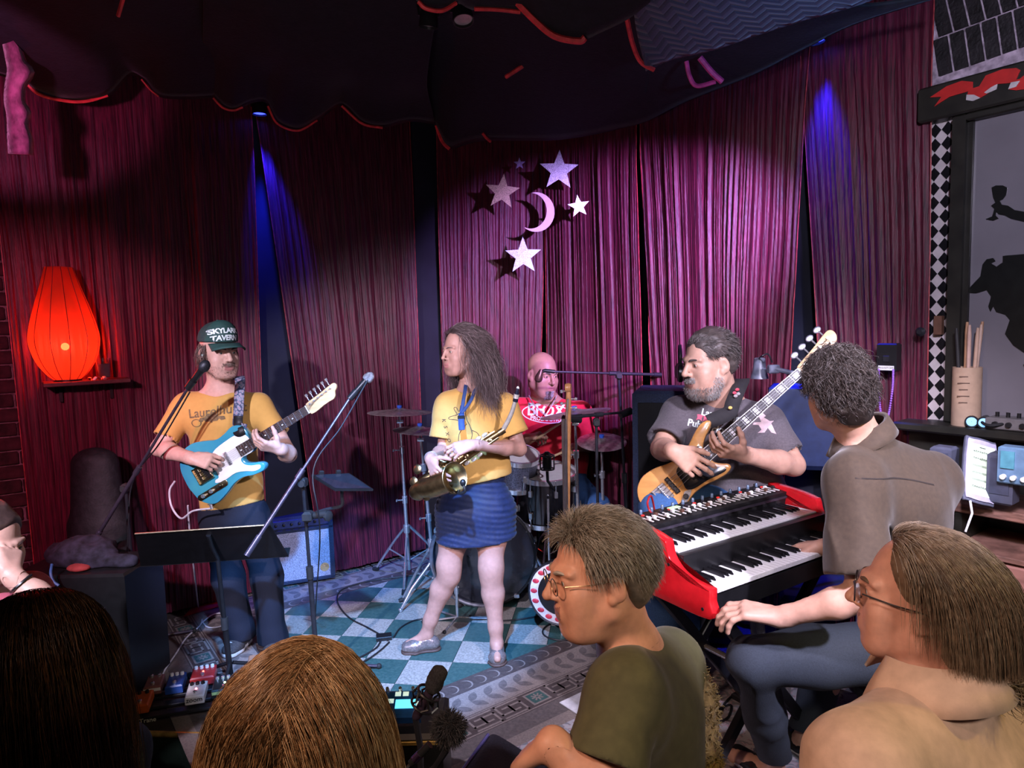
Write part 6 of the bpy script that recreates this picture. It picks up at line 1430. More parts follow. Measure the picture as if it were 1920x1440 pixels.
for s in (-1, 1):
    sd = V(-KD[1], KD[0], 0)*s; f = MB(); f.tube([KC-KD*.1+sd*.30-UP*.02, KC+KD*.05+sd*.44-UP*.20, V(*(KC+KD*.10+sd*.50)[:2], .012)], [.011, .011, .009], 10); f.ball(V(*(KC+KD*.10+sd*.50)[:2], .014), .014); f.build('spur', M_chrome, bass)
for a in (-.9, -.2, .5, 1.2, 1.9, 2.6): 
    o = V(math.cos(a)*-KD[1], 0, math.sin(a)); c_ = MB(); c_.box(KC+V(math.cos(a), -.02, math.sin(a))*.322, (.03, .05, .03), bev=.006); c_.build('claw', M_chrome, bass)
cd_ = MB(); cd_.tube([KC+V(math.cos(t)*.315, -.008, math.sin(t)*.315) for t in np.linspace(0, 6.283, 49)], .013, 8); cd_.build('hoop_ring', mat('grey_blue_hoop', (.40, .41, .48), .25, .8), bass)
tm = at(972, 852, 4.05); drum('rack_tom', 'sparkle-finished rack tom with chrome rims beside the saxophonist', tm, unit(V(.12, -.30, 1)), .125, .20, M_spark, M_skin, 6)
sn = at(1024, 884, 4.12); drum('floor_tom', 'black floor tom with white head below the drummer', sn, unit(V(0, -.13, 1)), .190, .30, M_shell, M_skin, 8)
fl_ = bpy.data.objects['floor_tom']
for a in (.5, 2.6, 4.7):
    q = sn+V(math.cos(a), math.sin(a), 0)*.205; MB().cyl(V(q[0], q[1], .01), V(q[0], q[1], sn[2]-.12), .0075, n=8).build('leg', M_chrome, fl_)
rt_ = bpy.data.objects['rack_tom']; MB().tube([tm-UP*.12+V(.11, 0, 0), tm-UP*.2+V(.14, .06, 0), V(KC[0]+.1, KC[1]+.2, KC[2]+.30)], .011, 8).build('mount_arm', M_chrome, rt_)
c1 = at(749, 770, 4.30); cymbal_stand('chrome cymbal stand with splayed legs beneath the highest cymbal on the guitar side', gnd(768, 1082), c1-UP*.02, .30, .55); cymbal('thin cymbal with blue felt, highest on the guitar side', c1, V(.03, .02, 1), .205)
c2 = at(787, 804, 4.10); cymbal_stand('chrome hi-hat stand close behind the saxophonist', V(c2[0]+.06, c2[1]+.06, 0), c2-UP*.02, .22, 1.3); cymbal('lower cymbal partly hidden behind the saxophonist', c2, V(.08, .0, 1), .165)
c3 = at(1078, 772, 4.02); cymbal_stand('chrome cymbal stand hidden behind the upright bass neck', V(c3[0]+.02, c3[1]+.08, 0), c3-UP*.02, .26, .2); cymbal('tilted crash cymbal in front of the drummer chest', c3, V(-.13, .05, 1), .215)
c4 = at(1128, 825, 4.15); cymbal_stand('chrome cymbal stand under the ride cymbal', V(c4[0]+.01, c4[1]+.05, 0), c4-UP*.02, .26, .9); cymbal('ride cymbal lying level beside the drummer', c4, V(.0, -.22, 1), .155)
M_hick = mat('hickory', (.58, .40, .22), .5, var=.12, scale=25)
def stick(label, a, b):
    d = unit(b-a); L = .40; t = MB(); t.tube([a-d*.10, a+d*.16, a+d*.26, a+d*.285, a+d*.295], [.0075, .0072, .004, .0055, .002], 10); tag(t.build('drumstick', M_hick), label, 'drumstick', 'drumsticks in the drummer hands')
stick('drumstick raised in the drummer hand nearer the saxophonist', at(1012, 819, 4.225), at(1062, 786, 4.12)); stick('drumstick in the drummer hand beside the ride cymbal', at(1060, 846, 4.21), at(1020, 862, 4.05))
th = thing('drum_throne', 'black drum throne under the drummer', 'stool', (.22, 4.66, 0)); MB().lathe([(.17, 0), (.18, .03), (.17, .07), (.0, .075)], V(.22, 4.66, .46), UP, 28).build('seat', M_blackp, th); MB().cyl(V(.22, 4.66, .1), V(.22, 4.66, .46), .014).build('pole', M_chrome, th); tripod(th, V(.22, 4.66, 0), .4, .2, .3, up_z=.25)
# ------------------------------------------------------------------ microphone stands
def mic(parent, a, d, ball_col, L=.15, r=.0255):
    d = unit(d); MB().lathe([(.010, 0), (.0125, .01), (.0165, L*.75), (.0175, L*.8)], a, d, 16).build('handle', M_blackp, parent)
    MB().lathe([(.0175, L*.79), (.021, L*.80), (r, L*.86), (r, L*.93), (r*.8, L*1.05), (r*.35, L*1.12), (.001, L*1.13)], a, d, 20, cap=False).build('grille', ball_col, parent)
M_grille = mat('silver_grille', (.55, .55, .58), .45, .8, var=.4, scale=500, bump=.6, bscale=700); M_grilled = mat('dark_grille', (.05, .05, .06), .5, .6, var=.4, scale=500)
M_tube = mat('satin_black_tube', (.03, .03, .036), .35, .4); M_gun = mat('gunmetal_tube', (.10, .085, .12), .35, .7)
def mic_stand(label, base, clutch, boom_a, boom_b, mic_d=None, grille=None, legs=.30, rot=.2, tube=None, up_z=.18, mic_name=None):
    """base on the floor, clutch on top of the pole, boom from the counterweight end to the microphone end"""
    t = thing('microphone_stand', label, 'stand', base); m = tube or M_tube; b0 = V(base[0], base[1], base[2]); mid = b0*.45+clutch*.55
    MB().cyl(b0+UP*.06, mid, .0125, n=12).build('pole', M_tube, t); MB().cyl(mid-unit(clutch-b0)*.03, clutch, .0085, n=12).build('inner_pole', M_tube, t); MB().cyl(mid-unit(clutch-b0)*.03, mid+unit(clutch-b0)*.03, .017, n=12).build('pole_clutch', M_rub, t)
    k = MB(); k.box(clutch, (.035, .045, .05), bev=.010); k.cyl(clutch-V(0, .03, 0), clutch+V(0, .035, 0), .016, n=12); k.build('boom_clutch', M_rub, t)
    d = unit(boom_b-boom_a); MB().cyl(boom_a, boom_a*.5+boom_b*.5, .0095, n=12).build('boom', m, t); MB().cyl(boom_a*.52+boom_b*.48, boom_b, .007, n=12).build('inner_boom', m, t)
    MB().cyl(boom_a-d*.0, boom_a+d*.10, .0135, n=12).build('counter_grip', m, t); MB().cyl(boom_a*.5+boom_b*.5-d*.025, boom_a*.5+boom_b*.5+d*.025, .0135, n=12).build('boom_lock', m, t)
    for i in range(3):
        a = rot+2*math.pi*i/3; l = MB().cyl(b0+UP*.07, b0+V(math.cos(a), math.sin(a), 0)*legs+UP*.014, .008, n=8).build('leg', m, t); MB().ball(b0+V(math.cos(a), math.sin(a), 0)*legs+UP*.014, .014).build('rubber_foot', M_rub, l)
    MB().cyl(b0+UP*.045, b0+UP*.10, .022, n=14).build('leg_hub', M_rub, t)
    if mic_d is not None:
        mm = thing('microphone', mic_name, 'microphone', boom_b); k = MB(); k.lathe([(.016, 0), (.0175, .05)], boom_b, mic_d, 14, cap=False); k.build('clip', M_blackp, mm); mic(mm, boom_b+unit(mic_d)*.0, mic_d, grille)
    return t
s1b = gnd(596, 1268); mic_stand('boom stand holding the silver vocal microphone, rising from behind the blonde listener', s1b, at(568, 905, 3.12), at(462, 1042, 2.92), at(655, 748, 3.26), at(700, 698, 3.30)-at(655, 748, 3.26), M_grille, tube=M_gun, mic_name='silver-headed vocal microphone beside the blue guitar headstock')
mic_stand('boom stand reaching up to the guitarist mouth from the dark corner', gnd(258, 1222), at(236, 915, 3.42), at(172, 1022, 3.32), at(352, 728, 3.10), at(382, 688, 3.08)-at(352, 728, 3.10), M_grilled, tube=M_gun, rot=.8, mic_name='black vocal microphone in front of the capped guitarist')
mic_stand('tall overhead boom stand behind the ride cymbal', V(at(1182, 950, 4.05)[0], 4.05, 0), at(1160, 704, 4.05), at(1254, 703, 4.12), at(1040, 697, 3.96), None, rot=.4, legs=.20)
om = thing('microphone', 'brown pear-shaped overhead microphone in front of the drummer face', 'microphone', at(1010, 705, 3.95)); q0 = at(1040, 697, 3.96); MB().tube([q0, at(1022, 695, 3.955), at(1013, 697, 3.952)], [.012, .012, .009], 10).build('clip', M_blackp, om); MB().lathe([(.010, 0), (.016, .02), (.024, .05), (.022, .068), (.010, .078)], at(1015, 693, 3.95), unit(at(1009, 712, 3.95)-at(1015, 693, 3.95)), 18).build('capsule', mat('bronze_mic', (.16, .08, .07), .35, .6), om)
# clamp-mounted stand beside the upright bass
t = mic_stand('black stand with a clamp arm gripping the upright bass neck', V(at(1122, 1000, 3.72)[0], 3.72, 0), at(1118, 792, 3.72), at(1062, 783, 3.62), at(1180, 772, 3.82), None, rot=1.0, legs=.28)
k = MB(); k.cyl(at(1163, 778, 3.80), at(1183, 770, 3.83), .022, n=14); k.cyl(at(1056, 784, 3.60), at(1088, 788, 3.66), .017, n=14); k.build('microphone_grip', M_blackp, t)
# large microphone in its shock mount above the floor tom
sm = thing('microphone', 'black side-address microphone in a shock mount above the floor tom', 'microphone', at(1027, 905, 3.86)); MB().lathe([(.022, 0), (.027, .01), (.027, .075), (.022, .095), (.010, .105)], at(1026, 880, 3.86), UP, 18).build('capsule', M_blackp, sm)
cg = MB()
for i in range(6):
    a = i*math.pi/3; cg.tube([at(1026, 876, 3.86)+V(math.cos(a), math.sin(a), 0)*.040+UP*z for z in (-.01, .03, .07)], .0045, 6)
for z in (-.01, .07): cg.tube([at(1026, 876, 3.86)+V(math.cos(a)*.040, math.sin(a)*.040, z) for a in np.linspace(0, 6.283, 19)], .005, 6)
cg.build('shock_mount', M_blackp, sm); MB().tube([at(1026, 884, 3.86), at(1027, 902, 3.86), at(1036, 914, 3.92), at(1045, 918, 3.98)], .009, 8).build('mount_arm', M_blackp, sm)
# short stand in front of the bass drum
sb = gnd(858, 1166); t = thing('microphone_stand', 'short chrome stand between the saxophonist legs', 'stand', sb); MB().cyl(sb+UP*.02, sb+UP*.36, .0085, n=12).build('pole', M_chrome, t); MB().cyl(sb+UP*.17, sb+UP*.21, .014, n=12).build('pole_clutch', M_chrome, t)
for a in (0.05, 2.2, 3.2, 4.4):
    l = MB().cyl(sb+UP*.03, sb+V(math.cos(a)*.20, math.sin(a)*.16, .012), .006, n=8).build('leg', M_chrome, t); MB().ball(sb+V(math.cos(a)*.20, math.sin(a)*.16, .012), .011).build('rubber_foot', M_rub, l)
MB().tube([sb+UP*.36, sb+V(-.01, .02, .40), sb+V(.0, .06, .41)], .012, 8).build('microphone_grip', M_blackp, t)
# ------------------------------------------------------------------ upright stick bass with a floral round body
ub = thing('upright_bass', 'slim upright bass with scroll head and flower-painted round body', 'instrument', gnd(1040, 1185))
n0, n1_ = at(1062, 985, 3.55), at(1066, 745, 3.55); M_varn = mat('orange_varnish', (.42, .19, .07), .3, var=.15, coat=.4); M_fb = mat('ebony', (.05, .035, .03), .35)
MB().tube([at(1060, 1120, 3.56), n0, n1_], [.020, .019, .015], 12).build('neck', M_varn, ub); MB().box((at(1057, 1000, 3.53)+at(1062, 785, 3.53))/2, (.028, .010, .62), bev=.003).build('fingerboard', M_fb, ub)
MB().tube([n1_, at(1066, 728, 3.55), at(1066, 720, 3.55)], [.015, .012, .010], 10).build('pegbox', M_varn, ub)
MB().lathe([(.008, -.017), (.022, -.015), (.026, 0), (.022, .015), (.008, .017)], at(1065.5, 727, 3.55), V(1, -.25, 0), 22).build('scroll', M_varn, ub)
for i, y in enumerate((733, 748, 756, 765)): 
    s = -1 if i % 2 == 0 else 1; p0 = at(1066, y, 3.55); MB().tube([p0, p0+V(s*.030, -.01, 0), p0+V(s*.034, -.01, 0), p0+V(s*.045, -.012, 0)], [.004, .004, .010, .008], 8).build('tuning_peg', M_chrome, ub)
bc = at(1052, 1108, 3.60); MB().lathe([(.10, .05), (.165, .045), (.175, .02), (.175, -.02), (.165, -.045), (.10, -.05)], bc, V(-.35, -1, .12), 40).build('bass_body', mat('black_lacquer', (.012, .012, .014), .3), ub); nb_ = unit(V(-.35, -1, .12)); MB().lathe([(.118, .047), (.118, .052), (.166, .050), (.172, .030)], bc, nb_, 40, cap=False).build('painted_band', mat('cream_paint', (.62, .58, .60), .4, var=.08), ub)
MB().tube([bc+UP*0+V(-.35, -1, .12)*.045+(V(.94, -.33, 0)*math.cos(a)+V(.04, .11, .99)*math.sin(a))*.17 for a in np.linspace(0, 6.283, 41)], .007, 6).build('rim', M_tube, ub)
M_fr = mat('red_flower_paint', (.60, .04, .07), .5, var=.2)
for i in range(16):
    a = i*2*math.pi/16; c = bc+unit(V(-.35, -1, .12))*.052+(V(.94, -.33, 0)*math.cos(a)+V(.04, .11, .99)*math.sin(a))*.142; MB().ball(c, (.020, .004, .014), frame(V(.94, -.33, 0), z=UP), 8, 5).build('painted_flower', M_fr, ub)
MB().cyl(V(bc[0], bc[1], bc[2]-.17), V(bc[0], bc[1], .0), .007, n=8).build('endpin', M_chrome, ub)
for i in range(3): MB().tube([at(1056+3*i, 1085, 3.50), at(1060+2*i, 790, 3.515), at(1064+i, 748, 3.53)], .0014, 4).build('string', M_steel, ub)
# ------------------------------------------------------------------ bass guitar
def bass_guitar():
    br, nut = at(1243, 926, 2.76), at(1500, 698, 2.71); Rg, k = guitar_frame(br, nut, V(-.28, -.92, .28), .864)
    g = thing('bass_guitar', 'natural wood electric bass with black pickguard on the seated player lap', 'bass guitar', br-UP*.3); B = lambda: MB(Rg*k, br)
    M_nat = mat('amber_ash', (.60, .29, .085), .3, var=.12, scale=9, stretch=(1, 1, 4), coat=.6); M_side = mat('tort_black', (.01, .012, .02), .2, coat=.6)
    out = crom([(-.118, .01), (-.108, .075), (-.075, .130), (-.02, .160), (.05, .150), (.115, .118), (.175, .102), (.24, .112), (.31, .146), (.36, .163), (.398, .154), (.408, .130), (.385, .106), (.34, .085), (.303, .058), (.292, .034), (.286, -.034), (.287, -.060), (.305, -.090), (.328, -.120), (.326, -.146), (.292, -.157), (.24, -.147), (.18, -.126), (.11, -.120), (.04, -.144), (-.02, -.174), (-.07, -.168), (-.106, -.120), (-.118, -.05)], 5, True)[:, :2]*V(1.0, .80)
    B().prism(out, -.048, -.002, .010).build('bass_body', M_nat, g)
    pg = crom([(.288, .034), (.29, .066), (.25, .085), (.20, .072), (.15, .062), (.118, .04), (.11, -.02), (.10, -.07), (.13, -.098), (.20, -.112), (.26, -.132), (.296, -.140), (.306, -.122), (.28, -.09), (.268, -.06), (.272, -.034)], 4, True)[:, :2]*V(1.0, .80)
    B().prism(pg, -.001, .0022, .0006).build('pickguard', M_side, g)
    b = B(); b.box((0, 0, .004), (.072, .085, .006), bev=.002); b.box((-.03, 0, .010), (.006, .085, .016)); b.build('bridge_plate', M_chrome, g)
    for i in range(4): B().cyl((.006, -.030+.020*i-.008, .012), (.006, -.030+.020*i+.008, .012), .007, n=10).build('saddle', M_chrome, g)
    for x in (.062, .165): B().box((x, 0, .006), (.022, .092, .014), bev=.005).build('pickup', M_blackp, g)
    B().prism(crom([(.09, -.075), (.115, -.095), (.06, -.128), (.0, -.150), (-.03, -.152), (-.03, -.135), (.03, -.110), (.075, -.08)], 3, True)[:, :2]*V(1.0, .80), 0, .0025).build('control_plate', M_chrome, g)
    for x, y in ((.075, -.080), (.035, -.098), (-.005, -.111)): B().lathe([(.013, 0), (.013, .014), (.010, .018)], (x, y, .002), (0, 0, 1), 16).build('knob', M_blackp, g)
    w0, w1 = .0195, .031; nk = B(); G = []
    for x in np.linspace(.286, .868, 8):
        w = w1+(w0-w1)*(x-.286)/.582; G.append([(x, w*math.cos(t), .004-.022*max(0, math.sin(t))) for t in np.linspace(0, math.pi, 9)])
    nk.grid(G); nk.build('neck', M_maple, g)
    fbo = B().prism([(.262, -w1-.001), (.866, -w0), (.866, w0), (.262, w1+.001)], .003, .009).build('fretboard', mat('dark_fretboard', (.018, .014, .02), .35), g, smooth=False)
    for s in (-1, 1): B().tube([(.262, s*w1, .0085), (.866, s*w0, .0085)], .0018, 5).build('binding', M_white, fbo)
    for n in range(1, 21):
        x = .864*2**(-n/12.0); w = w1+(w0-w1)*(x-.286)/.582
        B().box((x, 0, .0095), (.0016, 2*w, .0020)).build('fret', M_chrome, fbo, smooth=False)
    for n in (1, 3, 5, 7, 9, 12, 15, 17, 19):
        xa, xb = .864*2**(-n/12.0), .864*2**(-(n-1)/12.0); w = w1+(w0-w1)*((xa+xb)/2-.286)/.582
        B().box(((xa+xb)/2, 0, .0092), ((xb-xa)*.55, w*1.3, .0012)).build('block_inlay', mat('pearl', (.62, .60, .62), .25, var=.1), fbo, smooth=False)
    B().box((.866, 0, .008), (.005, .040, .012)).build('nut', M_white, g)
    hs = crom([(.868, .020), (.885, .030), (.93, .036), (.99, .044), (1.05, .055), (1.09, .058), (1.105, .040), (1.10, .015), (1.08, -.005), (1.05, -.014), (.99, -.018), (.93, -.026), (.885, -.028), (.868, -.020)], 3, True)
    B().prism(hs, -.012, .003, .003).build('headstock', M_maple, g)
    for i in range(4):
        x = .905+.052*i; y0 = .010+.007*i; t_ = B(); t_.lathe([(.009, 0), (.006, .005), (.007, .016)], (x, y0, .003), (0, 0, 1), 12); t_.cyl((x, y0+.02, -.006), (x, .070+.006*i, -.006), .004, n=8); to = t_.build('tuner', M_chrome, g)
        B().ball((x, .076+.006*i, -.006), (.020, .015, .004), n=14).build('tuner_paddle', mat('nickel', (.62, .60, .72), .3, .9), to)
        B().tube([(-.028, -.030+.020*i, .012), (.006, -.030+.020*i, .0185), (.864, -.0135+.009*i, .0145), (x, y0, .012)], .0012, 4).build('string', M_steel, g)
    M_fl = mat('embroidered_strap', (.02, .018, .02), .8, var=.1); 
    sp = [br+Rg@(V(.402, .110, -.01)*k), at(1366, 774, 2.845), at(1374, 755, 2.88), at(1385, 728, 2.935), at(1392, 712, 3.02), at(1392, 710, 3.1)]
    st = strap_obj('strap', sp, .062, M_fl, g, [V(-.3, -1, .2), V(-.3, -1, .2), V(-.3, -.9, .3), V(-.2, -.8, .6), V(0, -.3, 1), V(0, .3, 1)])
    for (px, py, Y, c) in ((1383, 730, 2.91, (.55, .05, .08)), (1380, 742, 2.89, (.35, .30, .30)), (1378, 736, 2.895, (.50, .06, .10)), (1370, 764, 2.845, (.70, .45, .12)), (1385, 738, 2.90, (.30, .28, .28))):
        MB().ball(at(px, py, Y)-V(.004, .008, 0), (.009, .002, .007), n=8, m=5).build('embroidery', mat('thread_%d' % px, c, .7), st)
    tt = crom([br+Rg@(V(-.05, -.165, -.02)*k), at(1222, 960, 2.55), at(1216, 945, 2.56), at(1224, 935, 2.6), at(1243, 962, 2.62)], 6)
    return g, br
BAS, b_br = bass_guitar()
# ------------------------------------------------------------------ two-manual red keyboard
ky = math.radians(57); KX = V(math.sin(ky), math.cos(ky), 0); KY = V(-KX[1], KX[0], 0); KR = np.stack([KX, KY, UP], 1); KZ = .75; KO = gnd(1338, 1160, KZ); KL = .945
KS = .93; M_redk = mat('glossy_red', (.55, .012, .018), .18, var=.08, coat=.7); M_kbody = mat('black_metal', (.012, .012, .014), .4, .3); M_ivory = mat('white_key', (.80, .80, .80), .25, var=.02); M_ebk = mat('black_key', (.010, .010, .012), .22)
def keyboard():
    g = thing('keyboard', 'red-ended two-manual stage organ played by the curly-haired man', 'keyboard', V(KO[0], KO[1], KZ)); B = lambda: MB(KR*KS, KO)
    prof = crom([(0, 0), (.0, .06), (.0, .100), (.008, .108), (.05, .110), (.10, .116), (.15, .135), (.19, .175), (.205, .225), (.225, .235), (.30, .250), (.46, .262), (.475, .25), (.48, .10), (.48, .0), (.25, -.002)], 4, True)
    for x in (0, KL): 
        m = MB(np.stack([KY, UP, KX], 1)*KS, KO+KX*x*KS); e = m.prism(prof, -.022, .022, .006).build('end_cheek', M_redk, g)
        for y, z in ((.03, .03), (.19, .145)): B().cyl((x-.0235, y, z), (x-.020, y, z), .006, n=10).build('screw', M_blackp, e)
    b = B(); b.box((KL/2, .245, .035), (KL-.05, .47, .07)); b.box((KL/2, .32, .12), (KL-.05, .32, .11)); b.build('case', M_kbody, g, smooth=False)
    b = B(); b.grid([[(.02, .165, .098), (KL-.02, .165, .098)], [(.02, .180, .150), (KL-.02, .180, .150)]]); b.build('riser_panel', M_kbody, g, smooth=False)
    b = B(); b.box((KL/2, .418, .215), (KL-.05, .125, .06), np.array(Matrix.Rotation(.12, 3, 'X'))); pan = b.build('control_panel', M_kbody, g, smooth=False)
    B().box((KL/2, .352, .214), (KL-.05, .006, .010)).build('panel_lip', M_gun, g, smooth=False)
    W_ = (KL-.07)/36.0
    for (y0, z0, Lk) in ((.012, .088, .145), (.195, .172, .150)):
        proto = None; bp = None
        for i in range(36):
            x = .035+W_*(i+.5)
            if proto is None: proto = B().box((x, y0+Lk/2, z0), (W_-.0012, Lk, .020), bev=.002).build('white_key', M_ivory, g, smooth=False); x0 = x
            else: o = proto.copy(); COL.objects.link(o); o.location = KX*(x-x0)*KS
            if i % 7 in (0, 1, 3, 4, 5) and i < 35:
                xb = .035+W_*(i+1)
                if bp is None:
                    m = B(); hw = .0055; m.add([(xb-hw, y0+.05, z0+.009), (xb+hw, y0+.05, z0+.009), (xb+hw, y0+Lk, z0+.009), (xb-hw, y0+Lk, z0+.009), (xb-hw+.0012, y0+.060, z0+.022), (xb+hw-.0012, y0+.060, z0+.022), (xb+hw-.0012, y0+Lk, z0+.022), (xb-hw+.0012, y0+Lk, z0+.022)], [[3, 2, 1, 0], [4, 5, 6, 7], [0, 1, 5, 4], [1, 2, 6, 5], [2, 3, 7, 6], [3, 0, 4, 7]])
                    bp = m.build('black_key', M_ebk, g, smooth=False); xb0 = xb
                else: o = bp.copy(); COL.objects.link(o); o.location = KX*(xb-xb0)*KS
    # drawbars: ribbed stems with coloured caps, rotary knobs and switches behind
    rg = np.random.default_rng(2); caps = [mat('drawbar_white', (.75, .75, .72), .4), mat('drawbar_brown', (.10, .05, .035), .4), mat('drawbar_black', (.02, .02, .02), .4)]
    for i in range(27):
        x = .07+(KL-.14)*i/26; pull = rg.uniform(.0, .045); c = caps[(0, 0, 1, 0, 2, 0, 1, 0, 2)[i % 9]]
        d = B().box((x, .375+.02, .2505), (.007, .07, .003)).build('drawbar', M_white, pan, smooth=False); B().box((x, .372+pull, .258), (.014, .012, .016), bev=.003).build('drawbar_cap', c, d)
    for i in range(13):
        x = .10+(KL-.2)*i/12; k = B(); k.lathe([(.007, 0), (.0065, .016), (.005, .018)], (x, .462, .252), (0, 0, 1), 12); k.build('knob', mat('steel_blue_knob', (.15, .22, .33), .35, .4), pan)
    for i in range(16): B().box((.09+(KL-.18)*i/15, .440, .2535), (.012, .008, .005)).build('switch', M_gun if i % 3 else mat('red_button', (.6, .03, .03), .4, emit=(1, .05, .03), estr=.6), pan, smooth=False)
    B().box((.27, .440, .256), (.060, .022, .004)).build('display', mat('lit_display', (.4, .6, .35), .4, emit=(.6, 1, .55), estr=.5), pan, smooth=False)
    return g
keyboard()
def key_stand():
    t = thing('keyboard_stand', 'black double-braced X stand under the red keyboard', 'stand', V(*(KO+KX*.4+KY*.25)[:2], 0)); B = lambda: MB(KR, V(KO[0], KO[1], 0))
    for y in (.09, .40):
        for a, b in (((.10, .735), (.72, .03)), ((.72, .735), (.10, .03))):
            p, q = V(a[0], y, a[1]), V(b[0], y+(.0 if a[0] < .5 else .045), b[1]); d = unit(q-p); B().box((p+q)/2, (np.linalg.norm(q-p), .026, .045), frame(d, y=V(0, 1, 0)), bev=.004).build('arm', mat('satin_black_steel', (.02, .022, .03), .3, .5), t)
    for x in (.10, .72):
        B().box((x, .225, .742), (.035, .44, .016), bev=.004).build('support', M_rub, t); B().box((x, .245, .018), (.035, .50, .032), bev=.006).build('foot', M_tube, t)
    B().cyl((.41, .06, .38), (.41, .42, .38), .012, n=12).build('pivot', M_chrome, t)
key_stand()
st = thing('stool', 'black padded stool under the keyboard player', 'stool', V(1.28, 2.15, 0)); pz = at(1712, 1215, 2.15)
MB().lathe([(.16, -.05), (.18, -.04), (.18, -.005), (.16, .0)], V(pz[0], pz[1], pz[2]-.125), UP, 28).build('seat', M_blackp, st); MB().cyl(V(pz[0], pz[1], .1), V(pz[0], pz[1], pz[2]-.17), .02).build('pole', M_chrome, st); tripod(st, V(pz[0], pz[1], 0), .4, .24, .5, m=M_tube, up_z=.2, n=4, rod=.013)
st = thing('stool', 'pale painted wooden stool beneath the seated bass player', 'stool', V(1.02, 3.15, 0)); pz = at(1390, 945, 3.17); M_pw = mat('pale_blue_wood', (.33, .35, .42), .5, var=.15)
MB().lathe([(.17, -.035), (.185, -.02), (.18, 0), (.0, .004)], V(pz[0]-.06, pz[1]-.02, pz[2]-.15), UP, 28).build('seat', M_pw, st)
for a in (.6, 2.2, 3.7, 5.3):
    c = V(pz[0]-.06, pz[1]-.02, 0); MB().tube([c+V(math.cos(a), math.sin(a), 0)*.12+UP*(pz[2]-.18), c+V(math.cos(a), math.sin(a), 0)*.17+UP*.3, c+V(math.cos(a), math.sin(a), 0)*.21+UP*.005], [.016, .020, .014], 10).build('leg', M_pw, st)
sw = at(1252, 1170, 2.55)
# ------------------------------------------------------------------ music stand
def music_stand():
    base = gnd(434, 1288); t = thing('music_stand', 'black metal music stand in front of the guitarist legs', 'stand', base); M_ms = mat('black_sheet_steel', (.014, .014, .016), .42, .4)
    a, b, c, d = at(253, 1001, 2.98), at(506, 984, 3.00), at(541, 1043, 3.16), at(264, 1062, 3.14)
    nr = unit(np.cross(b-a, d-a)); th = nr*.004
    MB().add([a, b, c, d, a+th, b+th, c+th, d+th], [[3, 2, 1, 0], [4, 5, 6, 7], [0, 1, 5, 4], [1, 2, 6, 5], [2, 3, 7, 6], [3, 0, 4, 7]]).build('desk', M_ms, t, smooth=False)
    MB().tube([a, b], .0042, 8).build('rolled_edge', mat('worn_brass_edge', (.35, .30, .20), .35, .8), t); q = nr*.05
    MB().add([d, c, c+q, d+q, d-UP*.003, c-UP*.003, c+q-UP*.003, d+q-UP*.003], [[0, 1, 2, 3], [7, 6, 5, 4], [0, 4, 5, 1], [2, 6, 7, 3]]).build('lip', M_ms, t, smooth=False)
    m0 = at(404, 1018, 3.06); MB().tube(crom([at(392, 1000, 3.02)-nr*.01, at(398, 1020, 3.06)-nr*.012, at(408, 1048, 3.10)], 5), .011, 10).build('neck', M_ms, t)
    top = at(408, 1046, 3.10); mid = base*.5+top*.5; MB().cyl(base+UP*.05, mid, .0135, n=14).build('pole', M_ms, t); MB().cyl(mid, top, .010, n=12).build('inner_pole', M_ms, t); MB().cyl(mid-UP*.03, mid+UP*.03, .017, n=14).build('clutch', M_rub, t); tripod(t, base, .3, .27, .7, m=M_ms, up_z=.12)
music_stand()
# ------------------------------------------------------------------ tablet on a clamp arm
t = thing('tablet', 'tablet computer lying face up on a clamp arm beside the boom stand', 'tablet', at(640, 905, 3.22)); q = [at(584, 890, 3.12), at(655, 887, 3.22), at(700, 917, 3.10), at(628, 917, 3.0)]
nr = unit(np.cross(q[1]-q[0], q[3]-q[0])); nr = nr if nr[2] > 0 else -nr; th = nr*.010
MB().add([p-th for p in q]+q, [[3, 2, 1, 0], [4, 5, 6, 7], [0, 1, 5, 4], [1, 2, 6, 5], [2, 3, 7, 6], [3, 0, 4, 7]]).build('tablet_case', M_blackp, t, smooth=False)
c = sum(q)/4; MB().add([c+(p-c)*.92+nr*.001 for p in q], [[0, 1, 2, 3]]).build('screen', mat('dark_screen', (.02, .022, .03), .08, coat=.6), t, smooth=False)
h = thing('tablet_holder', 'black clamp holder carrying the tablet beside the boom stand', 'holder', at(632, 960, 3.16)); cc = c-nr*.018
MB().box(cc, (.12, .05, .016), frame(unit(q[1]-q[0]), z=nr), bev=.004).build('cradle', M_blackp, h)
for p in (q[0]*.75+q[1]*.25, q[0]*.3+q[1]*.7): MB().box(p+nr*.004, (.022, .014, .03), frame(unit(q[1]-q[0]), z=nr), bev=.004).build('jaw', M_blackp, h)
MB().tube(crom([cc, at(641, 930, 3.14), at(640, 948, 3.14), at(612, 955, 3.14), at(590, 962, 3.14), at(577, 966, 3.125)], 5), .008, 8).build('arm', M_tube, h); k = MB(); k.cyl(at(590, 966, 3.12), at(614, 964, 3.10), .017, n=14); k.lathe([(.010, 0), (.026, .006), (.026, .016), (.012, .022)], at(612, 967, 3.11), V(.8, -.5, 0), 8); k.box(at(578, 968, 3.12), (.045, .05, .05), bev=.01); k.build('clamp', M_rub, h)
